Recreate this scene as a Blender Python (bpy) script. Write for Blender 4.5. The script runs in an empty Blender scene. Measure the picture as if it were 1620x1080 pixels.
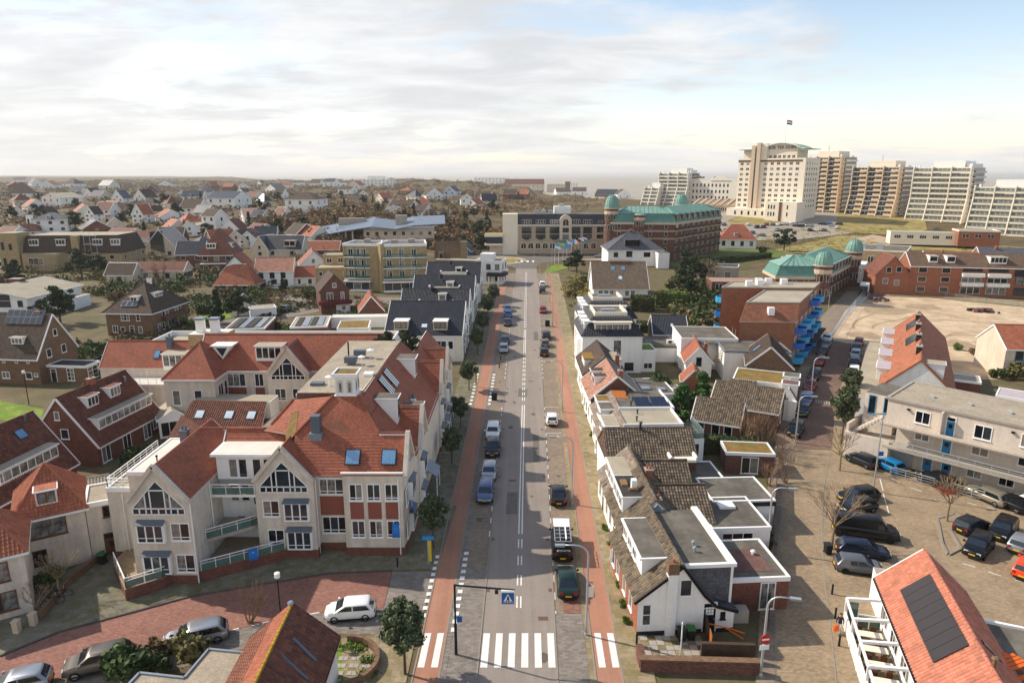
import bpy, bmesh, math, random
import numpy as np
from mathutils import Vector, Matrix
S=bpy.context.scene; COL=S.collection
random.seed(7); RN=random.Random(11)
# ---------- camera ----------
HC=35.0; F=1080.; PT=math.atan(263/1080); SP,CP=math.sin(PT),math.cos(PT)
cd=bpy.data.cameras.new('camera'); cam=bpy.data.objects.new('camera',cd); COL.objects.link(cam)
cd.sensor_width=36; cd.sensor_fit='HORIZONTAL'; cd.lens=24; cd.clip_end=90000; cd.clip_start=.5
cam.location=(0,0,HC); cam.rotation_euler=(math.pi/2-PT,0,0); S.camera=cam
# ---------- world, sun, exposure ----------
SUN_EL=math.radians(38.6); SUN_AZ=(-.935,.354)   # direction towards the sun
W=bpy.data.worlds.new('World'); S.world=W; W.use_nodes=True
def build_world():
    nt=W.node_tree; N=nt.nodes; L=nt.links; N.clear()
    out=N.new('ShaderNodeOutputWorld'); bg=N.new('ShaderNodeBackground'); bg.inputs[1].default_value=.13
    sky=N.new('ShaderNodeTexSky'); sky.sky_type='NISHITA'; sky.sun_disc=False
    sky.sun_elevation=SUN_EL; sky.sun_rotation=math.atan2(SUN_AZ[0],SUN_AZ[1]); sky.air_density=1.0; sky.dust_density=.4; sky.ozone_density=1.2
    tc=N.new('ShaderNodeTexCoord'); sep=N.new('ShaderNodeSeparateXYZ'); L.new(tc.outputs['Generated'],sep.inputs[0])
    def M(op,a,b=None,clamp=False):
        n=N.new('ShaderNodeMath'); n.operation=op; n.use_clamp=clamp
        for i,v in enumerate((a,b)):
            if v is None: continue
            if isinstance(v,(int,float)): n.inputs[i].default_value=v
            else: L.new(v,n.inputs[i])
        return n.outputs[0]
    zz=M('MAXIMUM',sep.outputs[2],0.0); den=M('ADD',zz,.13)
    cx=M('DIVIDE',sep.outputs[0],den); cy=M('DIVIDE',sep.outputs[1],den)
    cv=N.new('ShaderNodeCombineXYZ'); L.new(cx,cv.inputs[0]); L.new(cy,cv.inputs[1])
    def noise(vec,scale,det,rough,sx=1,sy=1,off=(0,0,0),dist=0.):
        mp=N.new('ShaderNodeMapping'); mp.inputs['Scale'].default_value=(sx,sy,1); mp.inputs['Location'].default_value=off; L.new(vec,mp.inputs[0])
        n=N.new('ShaderNodeTexNoise'); n.inputs['Scale'].default_value=scale; n.inputs['Detail'].default_value=det; n.inputs['Roughness'].default_value=rough; n.inputs['Distortion'].default_value=dist
        L.new(mp.outputs[0],n.inputs['Vector']); return n.outputs[0]
    def ramp(f,stops,interp='EASE'):
        r=N.new('ShaderNodeValToRGB'); r.color_ramp.interpolation=interp
        e=r.color_ramp.elements
        e[0].position,e[0].color=stops[0][0],(*[stops[0][1]]*3,1); e[1].position,e[1].color=stops[1][0],(*[stops[1][1]]*3,1)
        for p,c in stops[2:]: k=e.new(p); k.color=(c,c,c,1)
        L.new(f,r.inputs[0]); return r.outputs[0]
    n1=noise(cv.outputs[0],.5,8,.60,1,1.2,(3.1,1.7,0),.35)
    n2=noise(cv.outputs[0],1.9,6,.65,1,1.5,(9.3,4.2,0),.4)
    cov=M('ADD',M('MULTIPLY',n1,.8),M('MULTIPLY',n2,.26))
    # thinner towards the right of the picture, thicker towards the sun side
    cov=M('ADD',cov,M('MULTIPLY',sep.outputs[0],-.12))
    cov=M('ADD',cov,M('MULTIPLY',M('SUBTRACT',.22,zz),.12))
    den1=ramp(cov,[(.43,0),(.60,1)])
    shade=ramp(noise(cv.outputs[0],1.2,6,.6,1,1.6,(1.3,7.7,0),.3),[(.35,0),(.68,1)])
    ccol=N.new('ShaderNodeMix'); ccol.data_type='RGBA'; L.new(shade,ccol.inputs[0]); ccol.inputs[6].default_value=CLOUD_DARK; ccol.inputs[7].default_value=CLOUD_LIT
    # brighter cloud near the sun
    dt=N.new('ShaderNodeVectorMath'); dt.operation='DOT_PRODUCT'; L.new(tc.outputs['Generated'],dt.inputs[0]); dt.inputs[1].default_value=(SUN_AZ[0]*math.cos(SUN_EL),SUN_AZ[1]*math.cos(SUN_EL),math.sin(SUN_EL))
    glow=M('ADD',M('MULTIPLY',M('POWER',M('MAXIMUM',dt.outputs['Value'],0.),3.),.14),.95)
    cs=N.new('ShaderNodeVectorMath'); cs.operation='SCALE'; L.new(ccol.outputs[2],cs.inputs[0]); L.new(glow,cs.inputs['Scale'])
    sks=N.new('ShaderNodeVectorMath'); sks.operation='MULTIPLY'; L.new(sky.outputs[0],sks.inputs[0]); sks.inputs[1].default_value=SKY_TINT
    mx=N.new('ShaderNodeMix'); mx.data_type='RGBA'; L.new(M('MULTIPLY',den1,.93),mx.inputs[0]); L.new(sks.outputs[0],mx.inputs[6]); L.new(cs.outputs[0],mx.inputs[7])
    # pale horizon layer
    hz=M('POWER',M('SUBTRACT',1.,M('MINIMUM',M('MULTIPLY',zz,5.5),1.)),2.2)
    mh=N.new('ShaderNodeMix'); mh.data_type='RGBA'; L.new(M('MULTIPLY',hz,.8),mh.inputs[0]); L.new(mx.outputs[2],mh.inputs[6]); mh.inputs[7].default_value=HORIZON
    L.new(mh.outputs[2],bg.inputs[0]); L.new(bg.outputs[0],out.inputs[0])
CLOUD_LIT=(5.6,5.57,5.55,1); CLOUD_DARK=(4.2,4.23,4.33,1); SKY_TINT=(1.24,1.1,1.0); HORIZON=(4.9,4.83,4.78,1)
build_world()
sl=bpy.data.lights.new('sun','SUN'); sun=bpy.data.objects.new('sun',sl); COL.objects.link(sun)
sl.energy=3.7; sl.angle=math.radians(.6); sl.color=(1,.915,.79)
sun.rotation_euler=Vector((SUN_AZ[0]*math.cos(SUN_EL),SUN_AZ[1]*math.cos(SUN_EL),math.sin(SUN_EL))).to_track_quat('Z','Y').to_euler(); sun.location=(-80,60,90)
V=S.view_settings; S.display_settings.display_device='sRGB'; V.view_transform='Standard'; V.look='None'; V.gamma=1; V.use_curve_mapping=False; V.exposure=.53
S.cycles.max_bounces=5; S.cycles.diffuse_bounces=3; S.cycles.glossy_bounces=3; S.cycles.transmission_bounces=3; S.cycles.volume_bounces=0; S.cycles.transparent_max_bounces=6
S.cycles.use_denoising=True; S.cycles.sample_clamp_indirect=6
# ---------- terrain ----------
def sst(a,b,x):
    t=min(1,max(0,(x-a)/(b-a))); return t*t*(3-2*t)
def coast(x,y): return (140*(x-245)+80*(y-560))/161.2-170*(1-sst(-120,140,x))
def base(y): return 0 if y<60 else (.0135*(y-60) if y<260 else 2.7)
def g(x,y):
    z=base(y)
    if y>200:
        if x<30: s0=240+ (sst(-90,-10,x))*55; k=sst(s0,s0+150,y)*9.5
        else: k=sst(300,450,y)*(4+4.4*sst(60,130,x))
        z+=k
        if y>300:
            q=sst(300,450,y)*(1-sst(60,140,x)*.85)
            z+=q*(1.6*math.sin(x*.021+y*.013)+1.3*math.sin(x*.043-y*.027+1)+.8*math.sin(.09*x+.06*y))
            z+=sst(500,2600,y)*(5+4*math.sin(x*.0031+1)+4*math.sin(x*.0083+y*.002)+2*math.sin(x*.021))
    c=coast(x,y)
    if y>300 and x<140: z+=5.5*math.exp(-((c+110)/60)**2)*(1-sst(90,140,x))
    if c>-70: z=z*(1-sst(-45,10,c))-9*sst(-45,15,c)
    return z
def ray(px,py):
    a=(px-810)/F;b=(py-540)/F
    return a,CP-b*SP,-SP-b*CP
def P(px,py,z=0.):
    d=ray(px,py); t=(z-HC)/d[2]; return Vector((d[0]*t,d[1]*t,z))
def G(px,py,h=0.):
    z=h
    for _ in range(12):
        p=P(px,py,z); z=g(p.x,p.y)*.7+.3*(z-h)+h if p.y>240 else g(p.x,p.y)+h
    return p
# ---------- mesh builder ----------
class MB:
    def __init__(s): s.v=[];s.f=[];s.m=[];s.mats=[]
    def mi(s,m):
        if m not in s.mats: s.mats.append(m)
        return s.mats.index(m)
    def add(s,vs,fs,m):
        o=len(s.v); s.v+=[tuple(v) for v in vs]; k=s.mi(m)
        for f in fs: s.f.append([i+o for i in f]); s.m.append(k)
    def poly(s,vs,m): s.add(vs,[list(range(len(vs)))],m)
    def box(s,x0,y0,z0,x1,y1,z1,m,M=None):
        vs=[(x,y,z) for z in(z0,z1) for y in(y0,y1) for x in(x0,x1)]
        if M is not None: vs=[M@Vector(v) for v in vs]
        s.add(vs,[(0,2,3,1),(4,5,7,6),(0,1,5,4),(2,6,7,3),(0,4,6,2),(1,3,7,5)],m)
    def prism(s,pts,z0,z1,m,mt=None,bottom=True):
        n=len(pts); vs=[(p[0],p[1],z0) for p in pts]+[(p[0],p[1],z1) for p in pts]
        s.add(vs,[(i,(i+1)%n,n+(i+1)%n,n+i) for i in range(n)],m)
        s.poly([(p[0],p[1],z1) for p in pts],mt or m)
        if bottom: s.poly([(p[0],p[1],z0) for p in reversed(pts)],m)
    def slab(s,pts,th,m,me=None):
        pts=[Vector(p) for p in pts]; n=nrm(pts); n=n if n.z>=0 else -n
        if nrm(pts).z<0: pts=pts[::-1]
        lo=[p-n*th for p in pts]; k=len(pts)
        s.poly(pts,m); s.poly(lo[::-1],me or m)
        s.add(pts+lo,[(i,k+i,k+(i+1)%k,(i+1)%k) for i in range(k)],me or m)
    def bar(s,a,b,w,h,m):
        a,b=Vector(a),Vector(b); d=(b-a).normalized(); up=Vector((0,0,1)) if abs(d.z)<.97 else Vector((1,0,0))
        r=d.cross(up).normalized()*w/2; u=r.cross(d).normalized()*h/2
        vs=[a-r-u,a+r-u,a+r+u,a-r+u,b-r-u,b+r-u,b+r+u,b-r+u]
        s.add(vs,[(0,1,2,3),(7,6,5,4),(0,4,5,1),(1,5,6,2),(2,6,7,3),(3,7,4,0)],m)
    def tube(s,pts,r,n,m,cap=True):
        rings=[]; pts=[Vector(p) for p in pts]
        rs=r if isinstance(r,(list,tuple)) else [r]*len(pts)
        prev=None
        for i,p in enumerate(pts):
            d=(pts[min(i+1,len(pts)-1)]-pts[max(i-1,0)]).normalized()
            x=prev if prev is not None else (Vector((1,0,0)) if abs(d.x)<.9 else Vector((0,1,0)))
            x=(x-d*x.dot(d)).normalized(); y=d.cross(x); prev=x
            rings.append([p+(x*math.cos(2*math.pi*k/n)+y*math.sin(2*math.pi*k/n))*rs[i] for k in range(n)])
        vs=[v for R in rings for v in R]; fs=[]
        for i in range(len(pts)-1):
            for k in range(n): fs.append((i*n+k,i*n+(k+1)%n,(i+1)*n+(k+1)%n,(i+1)*n+k))
        if cap: fs.append(tuple(range(n))[::-1]); fs.append(tuple((len(pts)-1)*n+k for k in range(n)))
        s.add(vs,fs,m)
    def lathe(s,prof,n,m,c=(0,0)):
        vs=[];fs=[]
        for r,z in prof:
            for k in range(n): vs.append((c[0]+r*math.cos(2*math.pi*k/n),c[1]+r*math.sin(2*math.pi*k/n),z))
        for i in range(len(prof)-1):
            for k in range(n): fs.append((i*n+k,i*n+(k+1)%n,(i+1)*n+(k+1)%n,(i+1)*n+k))
        fs.append(tuple((len(prof)-1)*n+k for k in range(n)))
        s.add(vs,fs,m)
    def mesh(s,name,smooth=False):
        me=bpy.data.meshes.new(name); me.from_pydata(s.v,[],s.f)
        for m in s.mats: me.materials.append(m)
        me.polygons.foreach_set('material_index',s.m)
        if smooth: me.polygons.foreach_set('use_smooth',[True]*len(s.f))
        uvmap(me); return me
    def build(s,name,parent=None,M=None,smooth=False,kind=None): return obj(name,s.mesh(name,smooth),parent,M,kind)
def nrm(p):
    n=Vector((0,0,0))
    for i in range(len(p)):
        a,b=p[i],p[(i+1)%len(p)]; n+=Vector(((a[1]-b[1])*(a[2]+b[2]),(a[2]-b[2])*(a[0]+b[0]),(a[0]-b[0])*(a[1]+b[1])))
    return n.normalized() if n.length>1e-9 else Vector((0,0,1))
def uvmap(me):
    nv=len(me.vertices); nl=len(me.loops); npoly=len(me.polygons)
    if not npoly: return
    me.update()
    co=np.empty(nv*3); me.vertices.foreach_get('co',co); co=co.reshape(-1,3)
    vi=np.empty(nl,int); me.loops.foreach_get('vertex_index',vi)
    no=np.empty(npoly*3); me.polygons.foreach_get('normal',no); no=no.reshape(-1,3)
    lt=np.empty(npoly,int); me.polygons.foreach_get('loop_total',lt)
    pn=np.repeat(no,lt,axis=0)
    u=np.stack([-pn[:,1],pn[:,0],np.zeros(nl)],1); l=np.linalg.norm(u,axis=1)
    fl=l<.02; u[fl]=(1,0,0); u[~fl]/=l[~fl][:,None]
    w=np.cross(pn,u); w[fl]=(0,1,0); c=co[vi]
    uv=np.stack([(c*u).sum(1),(c*w).sum(1)],1)
    lay=me.uv_layers.new(name='UVMap'); lay.data.foreach_set('uv',uv.ravel())
def obj(name,data,parent=None,M=None,kind=None):
    o=bpy.data.objects.new(name,data); COL.objects.link(o)
    if parent is not None: o.parent=parent
    if M is not None: o.matrix_local=M
    if kind: o['kind']=kind
    return o
def tag(o,label,cat,group=None):
    o['label']=label; o['category']=cat
    if group: o['group']=group
    return o
def empty(name,loc,rz=0,label=None,cat=None,group=None):
    o=bpy.data.objects.new(name,None); COL.objects.link(o); o.location=loc; o.rotation_euler=(0,0,rz); o.empty_display_size=.2
    if label: tag(o,label,cat,group)
    return o
def copy_tree(o,parent=None):
    c=o.copy(); COL.objects.link(c)
    if parent is not None: c.parent=parent
    for ch in list(o.children): copy_tree(ch,c)
    return c
T=lambda x,y,z: Matrix.Translation((x,y,z))
RX=lambda a: Matrix.Rotation(a,4,'X')
RY=lambda a: Matrix.Rotation(a,4,'Y')
RZ=lambda a: Matrix.Rotation(a,4,'Z')
# ---------- materials ----------
MATS={}
def hx(h): # srgb hex -> linear
    c=[int(h[i:i+2],16)/255 for i in(0,2,4)]
    return tuple(x/12.92 if x<.04045 else ((x+.055)/1.055)**2.4 for x in c)
def mat(name,col,rough=.85,kind='plain',v=.18,ns=.8,col2=None,sc=(.3,.1),spec=.3,bump=0,metal=0,trans=0,mort=None,streak=0):
    if name in MATS: return MATS[name]
    if isinstance(col,str): col=hx(col)
    if isinstance(col2,str): col2=hx(col2)
    m=bpy.data.materials.new(name); m.use_nodes=True; nt=m.node_tree; N=nt.nodes; L=nt.links
    b=N['Principled BSDF']; b.inputs['Roughness'].default_value=rough; b.inputs['Specular IOR Level'].default_value=spec; b.inputs['Metallic'].default_value=metal
    tc=N.new('ShaderNodeTexCoord')
    def noise(scale,det=5,vec='Object',stretch=None):
        n=N.new('ShaderNodeTexNoise'); n.inputs['Scale'].default_value=scale; n.inputs['Detail'].default_value=det; n.inputs['Roughness'].default_value=.62
        if stretch:
            mp=N.new('ShaderNodeMapping'); mp.inputs['Scale'].default_value=stretch; L.new(tc.outputs[vec],mp.inputs[0]); L.new(mp.outputs[0],n.inputs[0])
        else: L.new(tc.outputs[vec],n.inputs[0])
        return n.outputs[0]
    def vary(cin,fac,amt):
        # multiply colour by 1+-amt following noise
        mr=N.new('ShaderNodeMapRange'); L.new(fac,mr.inputs[0]); mr.inputs[1].default_value=.25; mr.inputs[2].default_value=.75; mr.inputs[3].default_value=1-amt; mr.inputs[4].default_value=1+amt
        sm=N.new('ShaderNodeVectorMath'); sm.operation='SCALE'; L.new(cin,sm.inputs[0]); L.new(mr.outputs[0],sm.inputs['Scale']); return sm.outputs[0]
    rgb=N.new('ShaderNodeRGB'); rgb.outputs[0].default_value=(*col,1); c=rgb.outputs[0]
    h=None
    if kind in('brick','tile','paver'):
        br=N.new('ShaderNodeTexBrick'); L.new(tc.outputs['UV'],br.inputs[0])
        br.inputs['Scale'].default_value=1; br.inputs['Brick Width'].default_value=sc[0]; br.inputs['Row Height'].default_value=sc[1]
        br.inputs['Mortar Size'].default_value=.006 if kind!='tile' else .012
        br.offset=.5 if kind!='tile' else 0.; br.inputs['Bias'].default_value=0
        c2=col2 or tuple(x*.7 for x in col)
        br.inputs['Color1'].default_value=(*[x*1.12 for x in col],1); br.inputs['Color2'].default_value=(*c2,1)
        br.inputs['Mortar'].default_value=(*(mort or tuple(x*.62 for x in col)),1)
        c=br.outputs[0]; h=br.outputs[1]
    elif col2:
        mx=N.new('ShaderNodeMix'); mx.data_type='RGBA'; mx.inputs[6].default_value=(*col,1); mx.inputs[7].default_value=(*col2,1)
        cr=N.new('ShaderNodeMapRange'); L.new(noise(ns*1.7,7),cr.inputs[0]); cr.inputs[1].default_value=.4; cr.inputs[2].default_value=.62; L.new(cr.outputs[0],mx.inputs[0]); c=mx.outputs[2]
    if kind=='leaf':
        oi=N.new('ShaderNodeAttribute'); oi.attribute_name='tint'; oi.attribute_type='GEOMETRY'
        mx=N.new('ShaderNodeMix'); mx.data_type='RGBA'; L.new(oi.outputs['Fac'],mx.inputs[0]); mx.inputs[6].default_value=(*col,1); mx.inputs[7].default_value=(*(col2 or tuple(x*1.9 for x in col)),1); c=mx.outputs[2]
        b.inputs['Subsurface Weight'].default_value=0
    if kind=='tile':
        mx=N.new('ShaderNodeMix'); mx.data_type='RGBA'; L.new(c,mx.inputs[6]); mx.inputs[7].default_value=(.075,.07,.045,1); cr=N.new('ShaderNodeMapRange'); L.new(noise(.55,7),cr.inputs[0]); cr.inputs[1].default_value=.5; cr.inputs[2].default_value=.8; cr.inputs[4].default_value=.55; L.new(cr.outputs[0],mx.inputs[0]); c=mx.outputs[2]
    if v>0: c=vary(c,noise(ns),v); c=vary(c,noise(ns*7,4),v*.7)
    if streak>0: c=vary(c,noise(1.2,6,'Object',(1.4,1.4,.12)),streak)
    if kind=='grain': c=vary(c,noise(9,3),.3); c=vary(c,noise(2.4,4),.15)
    if kind=='road': c=vary(c,noise(1.,5,'Object',(1.6,.035,1)),.12); c=vary(c,noise(.5,5,'Object',(.5,.05,1)),.1); c=vary(c,noise(11,2),.12)
    L.new(c,b.inputs['Base Color'])
    if bump:
        bp=N.new('ShaderNodeBump'); bp.inputs['Strength'].default_value=.6; bp.inputs['Distance'].default_value=bump
        if h is not None:
            iv=N.new('ShaderNodeMath'); iv.operation='SUBTRACT'; iv.inputs[0].default_value=1; L.new(h,iv.inputs[1]); L.new(iv.outputs[0],bp.inputs['Height'])
        else: L.new(noise(6,5),bp.inputs['Height'])
        L.new(bp.outputs[0],b.inputs['Normal'])
    MATS[name]=m; return m
def glassmat(name,col,rough=.06,spec=.9,curtain=None):
    if name in MATS: return MATS[name]
    m=mat(name,col,rough,v=.25,ns=.9,spec=spec,col2=curtain); return m
# ---------- shared materials ----------
WHITE=mat('white_paint','eeece8',.5,v=.05); CREAM=mat('cream_paint','e6dcc8',.55,v=.05); DKTRIM=mat('dark_trim','23262b',.5,v=.1); BLACK=mat('black_trim','141416',.5,v=.1)
GREYM=mat('grey_metal','8d9296',.45,v=.08,spec=.5); ZINC=mat('zinc','7d8790',.5,v=.12,spec=.5); LEAD=mat('lead_blue','5d666f',.55,v=.15); GALV=mat('galvanised','a9acad',.4,v=.06,spec=.5)
STUCCO=mat('cream_stucco','cfc3b3',.9,v=.15,ns=.6,streak=.17,bump=.01); STUCCOW=mat('white_stucco','eceae4',.85,v=.06,ns=.5,streak=.08); PLAST=mat('beige_plaster','d2c2ad',.9,v=.12,ns=.5,streak=.1)
PINKP=mat('pale_block','cdc0b2',.9,v=.12,ns=.4,streak=.1)
BRK=mat('red_brick','7f5143',.9,'brick',col2='66443a',sc=(.22,.065),v=.2); BRKD=mat('brown_brick','84674f',.9,'brick',col2='695341',sc=(.22,.065),v=.2); BRKO=mat('orange_brick','a3694f',.9,'brick',col2='8a5442',sc=(.22,.065),v=.15); BRKY=mat('yellow_brick','b39d78',.9,'brick',col2='9e8763',sc=(.22,.065),v=.15,streak=.1); BRKP=mat('plum_brick','775246',.9,'brick',col2='553c36',sc=(.22,.065),v=.2)
TRED=mat('red_clay_tile','9d6049',.8,'tile',col2='97503e',sc=(.17,.2),v=.2,ns=.35); TBRN=mat('brown_pantile','7a4b39',.75,'tile',col2='5f392f',sc=(.3,.36),v=.25,ns=.5); TORG=mat('orange_pantile','a8674c',.75,'tile',col2='9c5a42',sc=(.3,.36),v=.2); TTER=mat('bright_terracotta_pantile','bf7860',.7,'tile',col2='ac6a53',sc=(.3,.36),v=.14)
TBLK=mat('black_glazed_pantile','232630',.38,'tile',col2='1b1d26',sc=(.3,.36),v=.2,spec=.55); TGRY=mat('grey_brown_pantile','786a58',.85,'tile',col2='4d4238',sc=(.3,.36),v=.3,ns=.6); TDKB=mat('dark_brown_tile','55453a',.85,'tile',col2='3f342d',sc=(.3,.36),v=.22); TSLT=mat('grey_slate','5f6067',.7,'tile',col2='4a4b52',sc=(.28,.2),v=.22); TMOS=mat('moss_streak','75703a',.95,v=.45,ns=2.2,col2='85583f')
TBEI=mat('pale_slate_tile','8a7c6f',.85,'tile',col2='6f6258',sc=(.4,.4),v=.2); THAT=mat('thatch','6d5a48',.95,v=.25,ns=1.2)
COPPER=mat('verdigris_copper','7c9e92',.6,v=.16,ns=.5,streak=.15); COPD=mat('dark_verdigris','5a8579',.6,v=.2,ns=.7)
BITU=mat('bitumen','5d574f',.92,v=.2,ns=.35,col2='706a5f'); BITL=mat('pale_bitumen','a59a86',.92,v=.16,ns=.3); GRAVR=mat('roof_gravel','a09380',.95,'grain',v=.2,ns=.5); SEDUM=mat('sedum','8a6234',.95,'grain',v=.3,ns=.6,col2='6b6a35'); MEMB=mat('white_membrane','d9d2c4',.8,v=.08,ns=.5); BITD=mat('dark_bitumen','3b3936',.85,v=.2,ns=.5)
REDPAN=mat('red_panel','8a5142',.7,v=.1); WOOD=mat('wood','8a6a4a',.8,v=.2,ns=2); WOODD=mat('dark_wood','4a3a2e',.85,v=.25,ns=2); OAK=mat('brown_frame','6b452c',.6,v=.15)
G1=glassmat('glass_dark','12161b'); G2=glassmat('glass_grey','2b333b',.08); G3=glassmat('glass_curtain','4a4c4c',.12,curtain='8d8b84'); G4=glassmat('glass_blind','8b857b',.2,curtain='6b655e'); GSKY=glassmat('skylight_glass','5f8fb8',.05,1.0); GBAL=glassmat('balcony_glass','4f6f66',.08,.9)
SOLAR=glassmat('solar_cell','161d33',.12,.9); SOLB=glassmat('solar_brown','2f2624',.3,.6); SOLF=mat('solar_frame','9aa0a8',.4,metal=.6,v=0)
BLUED=mat('blue_paint','2f7fae',.5,v=.08); BLUEB=mat('bright_blue','3aa4dd',.5,v=.05); BLUE2=mat('deep_blue','1f63b5',.45,v=.05); GREENR=mat('green_rail','2f6b58',.5,v=.1)
CONC=mat('concrete','a59c90',.9,v=.12,ns=.8,streak=.08); STONE=mat('pale_stone','c8b49c',.85,v=.1); CREAMT=mat('tower_cream','e8dcc8',.85,v=.06,streak=.05); CREAMP=mat('tower_peach','d8c0a2',.85,v=.07); TWHITE=mat('tower_white','e6dfd2',.8,v=.05,streak=.05)
ROOFCOL={}
# ---------- windows ----------
_mc={}
GL=[G1,G1,G2,G3,G1,G4]
def _frame(w,h,nx,ny,fm,hb=0):
    k=('f',w,h,nx,ny,fm.name,hb)
    if k in _mc: return _mc[k]
    b=MB(); t=.09 if w>.8 else .07; d0,d1=-.06,.03
    b.box(0,d0,0,w,d1,t,fm); b.box(0,d0,h-t,w,d1,h,fm); b.box(0,d0+.002,t,t,d1,h-t,fm); b.box(w-t,d0+.002,t,w,d1,h-t,fm)
    for i in range(1,nx): x=w*i/nx; b.box(x-t*.45,d0+.004,t,x+t*.45,d1,h-t,fm)
    if hb: b.box(t,d0+.006,hb-t*.4,w-t,d1,hb+t*.4,fm)
    for i in range(1,ny): z=h*i/ny; b.box(t,d0+.006,z-t*.35,w-t,d1,z+t*.35,fm)
    b.box(-.06,-.13,-.06,w+.06,.0,-.002,fm)
    _mc[k]=b.mesh('window'); return _mc[k]
def _pane(w,h,gm):
    k=('p',round(w,2),round(h,2),gm.name)
    if k in _mc: return _mc[k]
    b=MB(); b.box(0,-.025,0,w,-.005,h,gm); _mc[k]=b.mesh('pane'); return _mc[k]
def _farwin(w,h,nx,ny,fm,gm):
    k=('w',w,h,nx,ny,fm.name,gm.name)
    if k in _mc: return _mc[k]
    b=MB(); t=.12
    b.box(0,-.07,0,w,-.0,h,fm)
    for i in range(nx):
        for j in range(ny):
            b.box(w*i/nx+t*.6,-.085,h*j/ny+t*.6,w*(i+1)/nx-t*.6,-.04,h*(j+1)/ny-t*.6,gm)
    _mc[k]=b.mesh('window'); return _mc[k]
def win(par,M,x,z,w,h,nx=1,ny=1,fm=None,far=False,gm=None,name='window',hb=0):
    fm=fm or WHITE; gm=gm or RN.choice(GL)
    if far: return obj(name,_farwin(w,h,nx,ny,fm,gm),par,M@T(x,0,z))
    o=obj(name,_frame(w,h,nx,ny,fm,hb),par,M@T(x,0,z)); t=.08
    for i in range(nx):
        gg=gm if RN.random()<.7 else RN.choice(GL)
        for j in range(ny): obj('pane',_pane(w/nx-.06,h/ny-.06,gg),o,T(w*i/nx+.03,0,h*j/ny+.03))
    return o
def door(par,M,x,w=1.,h=2.3,dm=None,fm=None,z=.1,far=False):
    dm=dm or BLACK; fm=fm or WHITE
    k=('d',w,h,dm.name,fm.name)
    if k not in _mc:
        b=MB(); t=.1
        b.box(0,-.06,0,t,.02,h,fm); b.box(w-t,-.06,0,w,.02,h,fm); b.box(t,-.062,h-t,w-t,.02,h,fm); b.box(t,-.03,0,w-t,-.002,h-.55,dm); b.box(t,-.03,h-.5,w-t,-.004,h-t,G1); b.box(t,-.05,h-.56,w-t,-.002,h-.5,fm)
        b.box(w*.3,-.045,h*.4,w*.7,-.01,h*.62,G1)
        _mc[k]=b.mesh('door'); hb=MB(); hb.box(w-.22,-.1,h*.4,w-.17,-.03,h*.46,GREYM); _mc[k,'h']=hb.mesh('handle')
    o=obj('door',_mc[k],par,M@T(x,0,z))
    if not far: obj('handle',_mc[k,'h'],o)
    return o
# ---------- relief tiles: real steps and pantile waves, cut to the slope's outline ----------
def tiles(par,pts,m,style='pan',pw=.3,ph=.36,M=None,lift=.015,name='roof_tiles'):
    pts=[Vector(p) for p in pts]; n=nrm(pts)
    if n.z<0: pts=pts[::-1]; n=-n
    u=Vector((-n.y,n.x,0)); u=u.normalized() if u.length>1e-4 else Vector((1,0,0)); w=n.cross(u); o=pts[0]
    q=[((p-o).dot(u),(p-o).dot(w)) for p in pts]
    x0,x1=min(a for a,b in q),max(a for a,b in q); y0,y1=min(b for a,b in q),max(b for a,b in q)
    if style=='pan': pf=[(0,.0),(.3,.0),(.45,.045),(.6,.058),(.78,.04),(.9,.0)]
    else: pf=[(0,0)]
    if style=='pan':
        nx=int((x1-x0)/pw)+1; xs=np.array([x0+(i+a)*pw for i in range(nx) for a,_ in pf]+[x0+nx*pw]); zs=np.array([c for i in range(nx) for _,c in pf]+[0.])
    else: xs=np.array([x0,x1]); zs=np.array([0.,0.])
    ny=int((y1-y0)/ph)+1; k=len(xs); st=.035 if style=='pan' else .022
    vs=[];fs=[]
    for j in range(ny):
        b=2*j*k
        ya,yb=y0+j*ph,y0+(j+1)*ph
        vs.append(np.stack([xs,np.full(k,ya),zs+st+lift],1)); vs.append(np.stack([xs,np.full(k,yb),zs*.9+lift],1))
        i=np.arange(k-1); fs.append(np.stack([b+i,b+i+1,b+k+i+1,b+k+i],1))
        if j<ny-1: fs.append(np.stack([b+k+i,b+k+i+1,b+2*k+i+1,b+2*k+i],1))
    me=bpy.data.meshes.new(name); vv=np.concatenate(vs); ff=np.concatenate(fs)
    me.from_pydata(vv.tolist(),[],ff.tolist())
    bm=bmesh.new(); bm.from_mesh(me); cen=Vector((sum(a for a,b in q)/len(q),sum(b for a,b in q)/len(q),0))
    for i in range(len(q)):
        a=Vector((*q[i],0)); b_=Vector((*q[(i+1)%len(q)],0)); d=b_-a
        if d.length<1e-4: continue
        nn=Vector((d.y,-d.x,0)).normalized()
        if nn.dot(cen-a)>0: nn=-nn
        bmesh.ops.bisect_plane(bm,geom=bm.verts[:]+bm.edges[:]+bm.faces[:],plane_co=a,plane_no=nn,clear_outer=True)
    bm.to_mesh(me); bm.free(); me.materials.append(m)
    lay=me.uv_layers.new(name='UVMap')
    nl=len(me.loops); vi=np.empty(nl,int); me.loops.foreach_get('vertex_index',vi); co=np.empty(len(me.vertices)*3); me.vertices.foreach_get('co',co); co=co.reshape(-1,3)
    uv=co[vi][:,:2]-np.array([x0,y0]); lay.data.foreach_set('uv',uv.ravel())
    R=Matrix((u,w,n)).transposed().to_4x4(); R.translation=o
    return obj(name,me,par,(M or Matrix())@R,'stuff')
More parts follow.
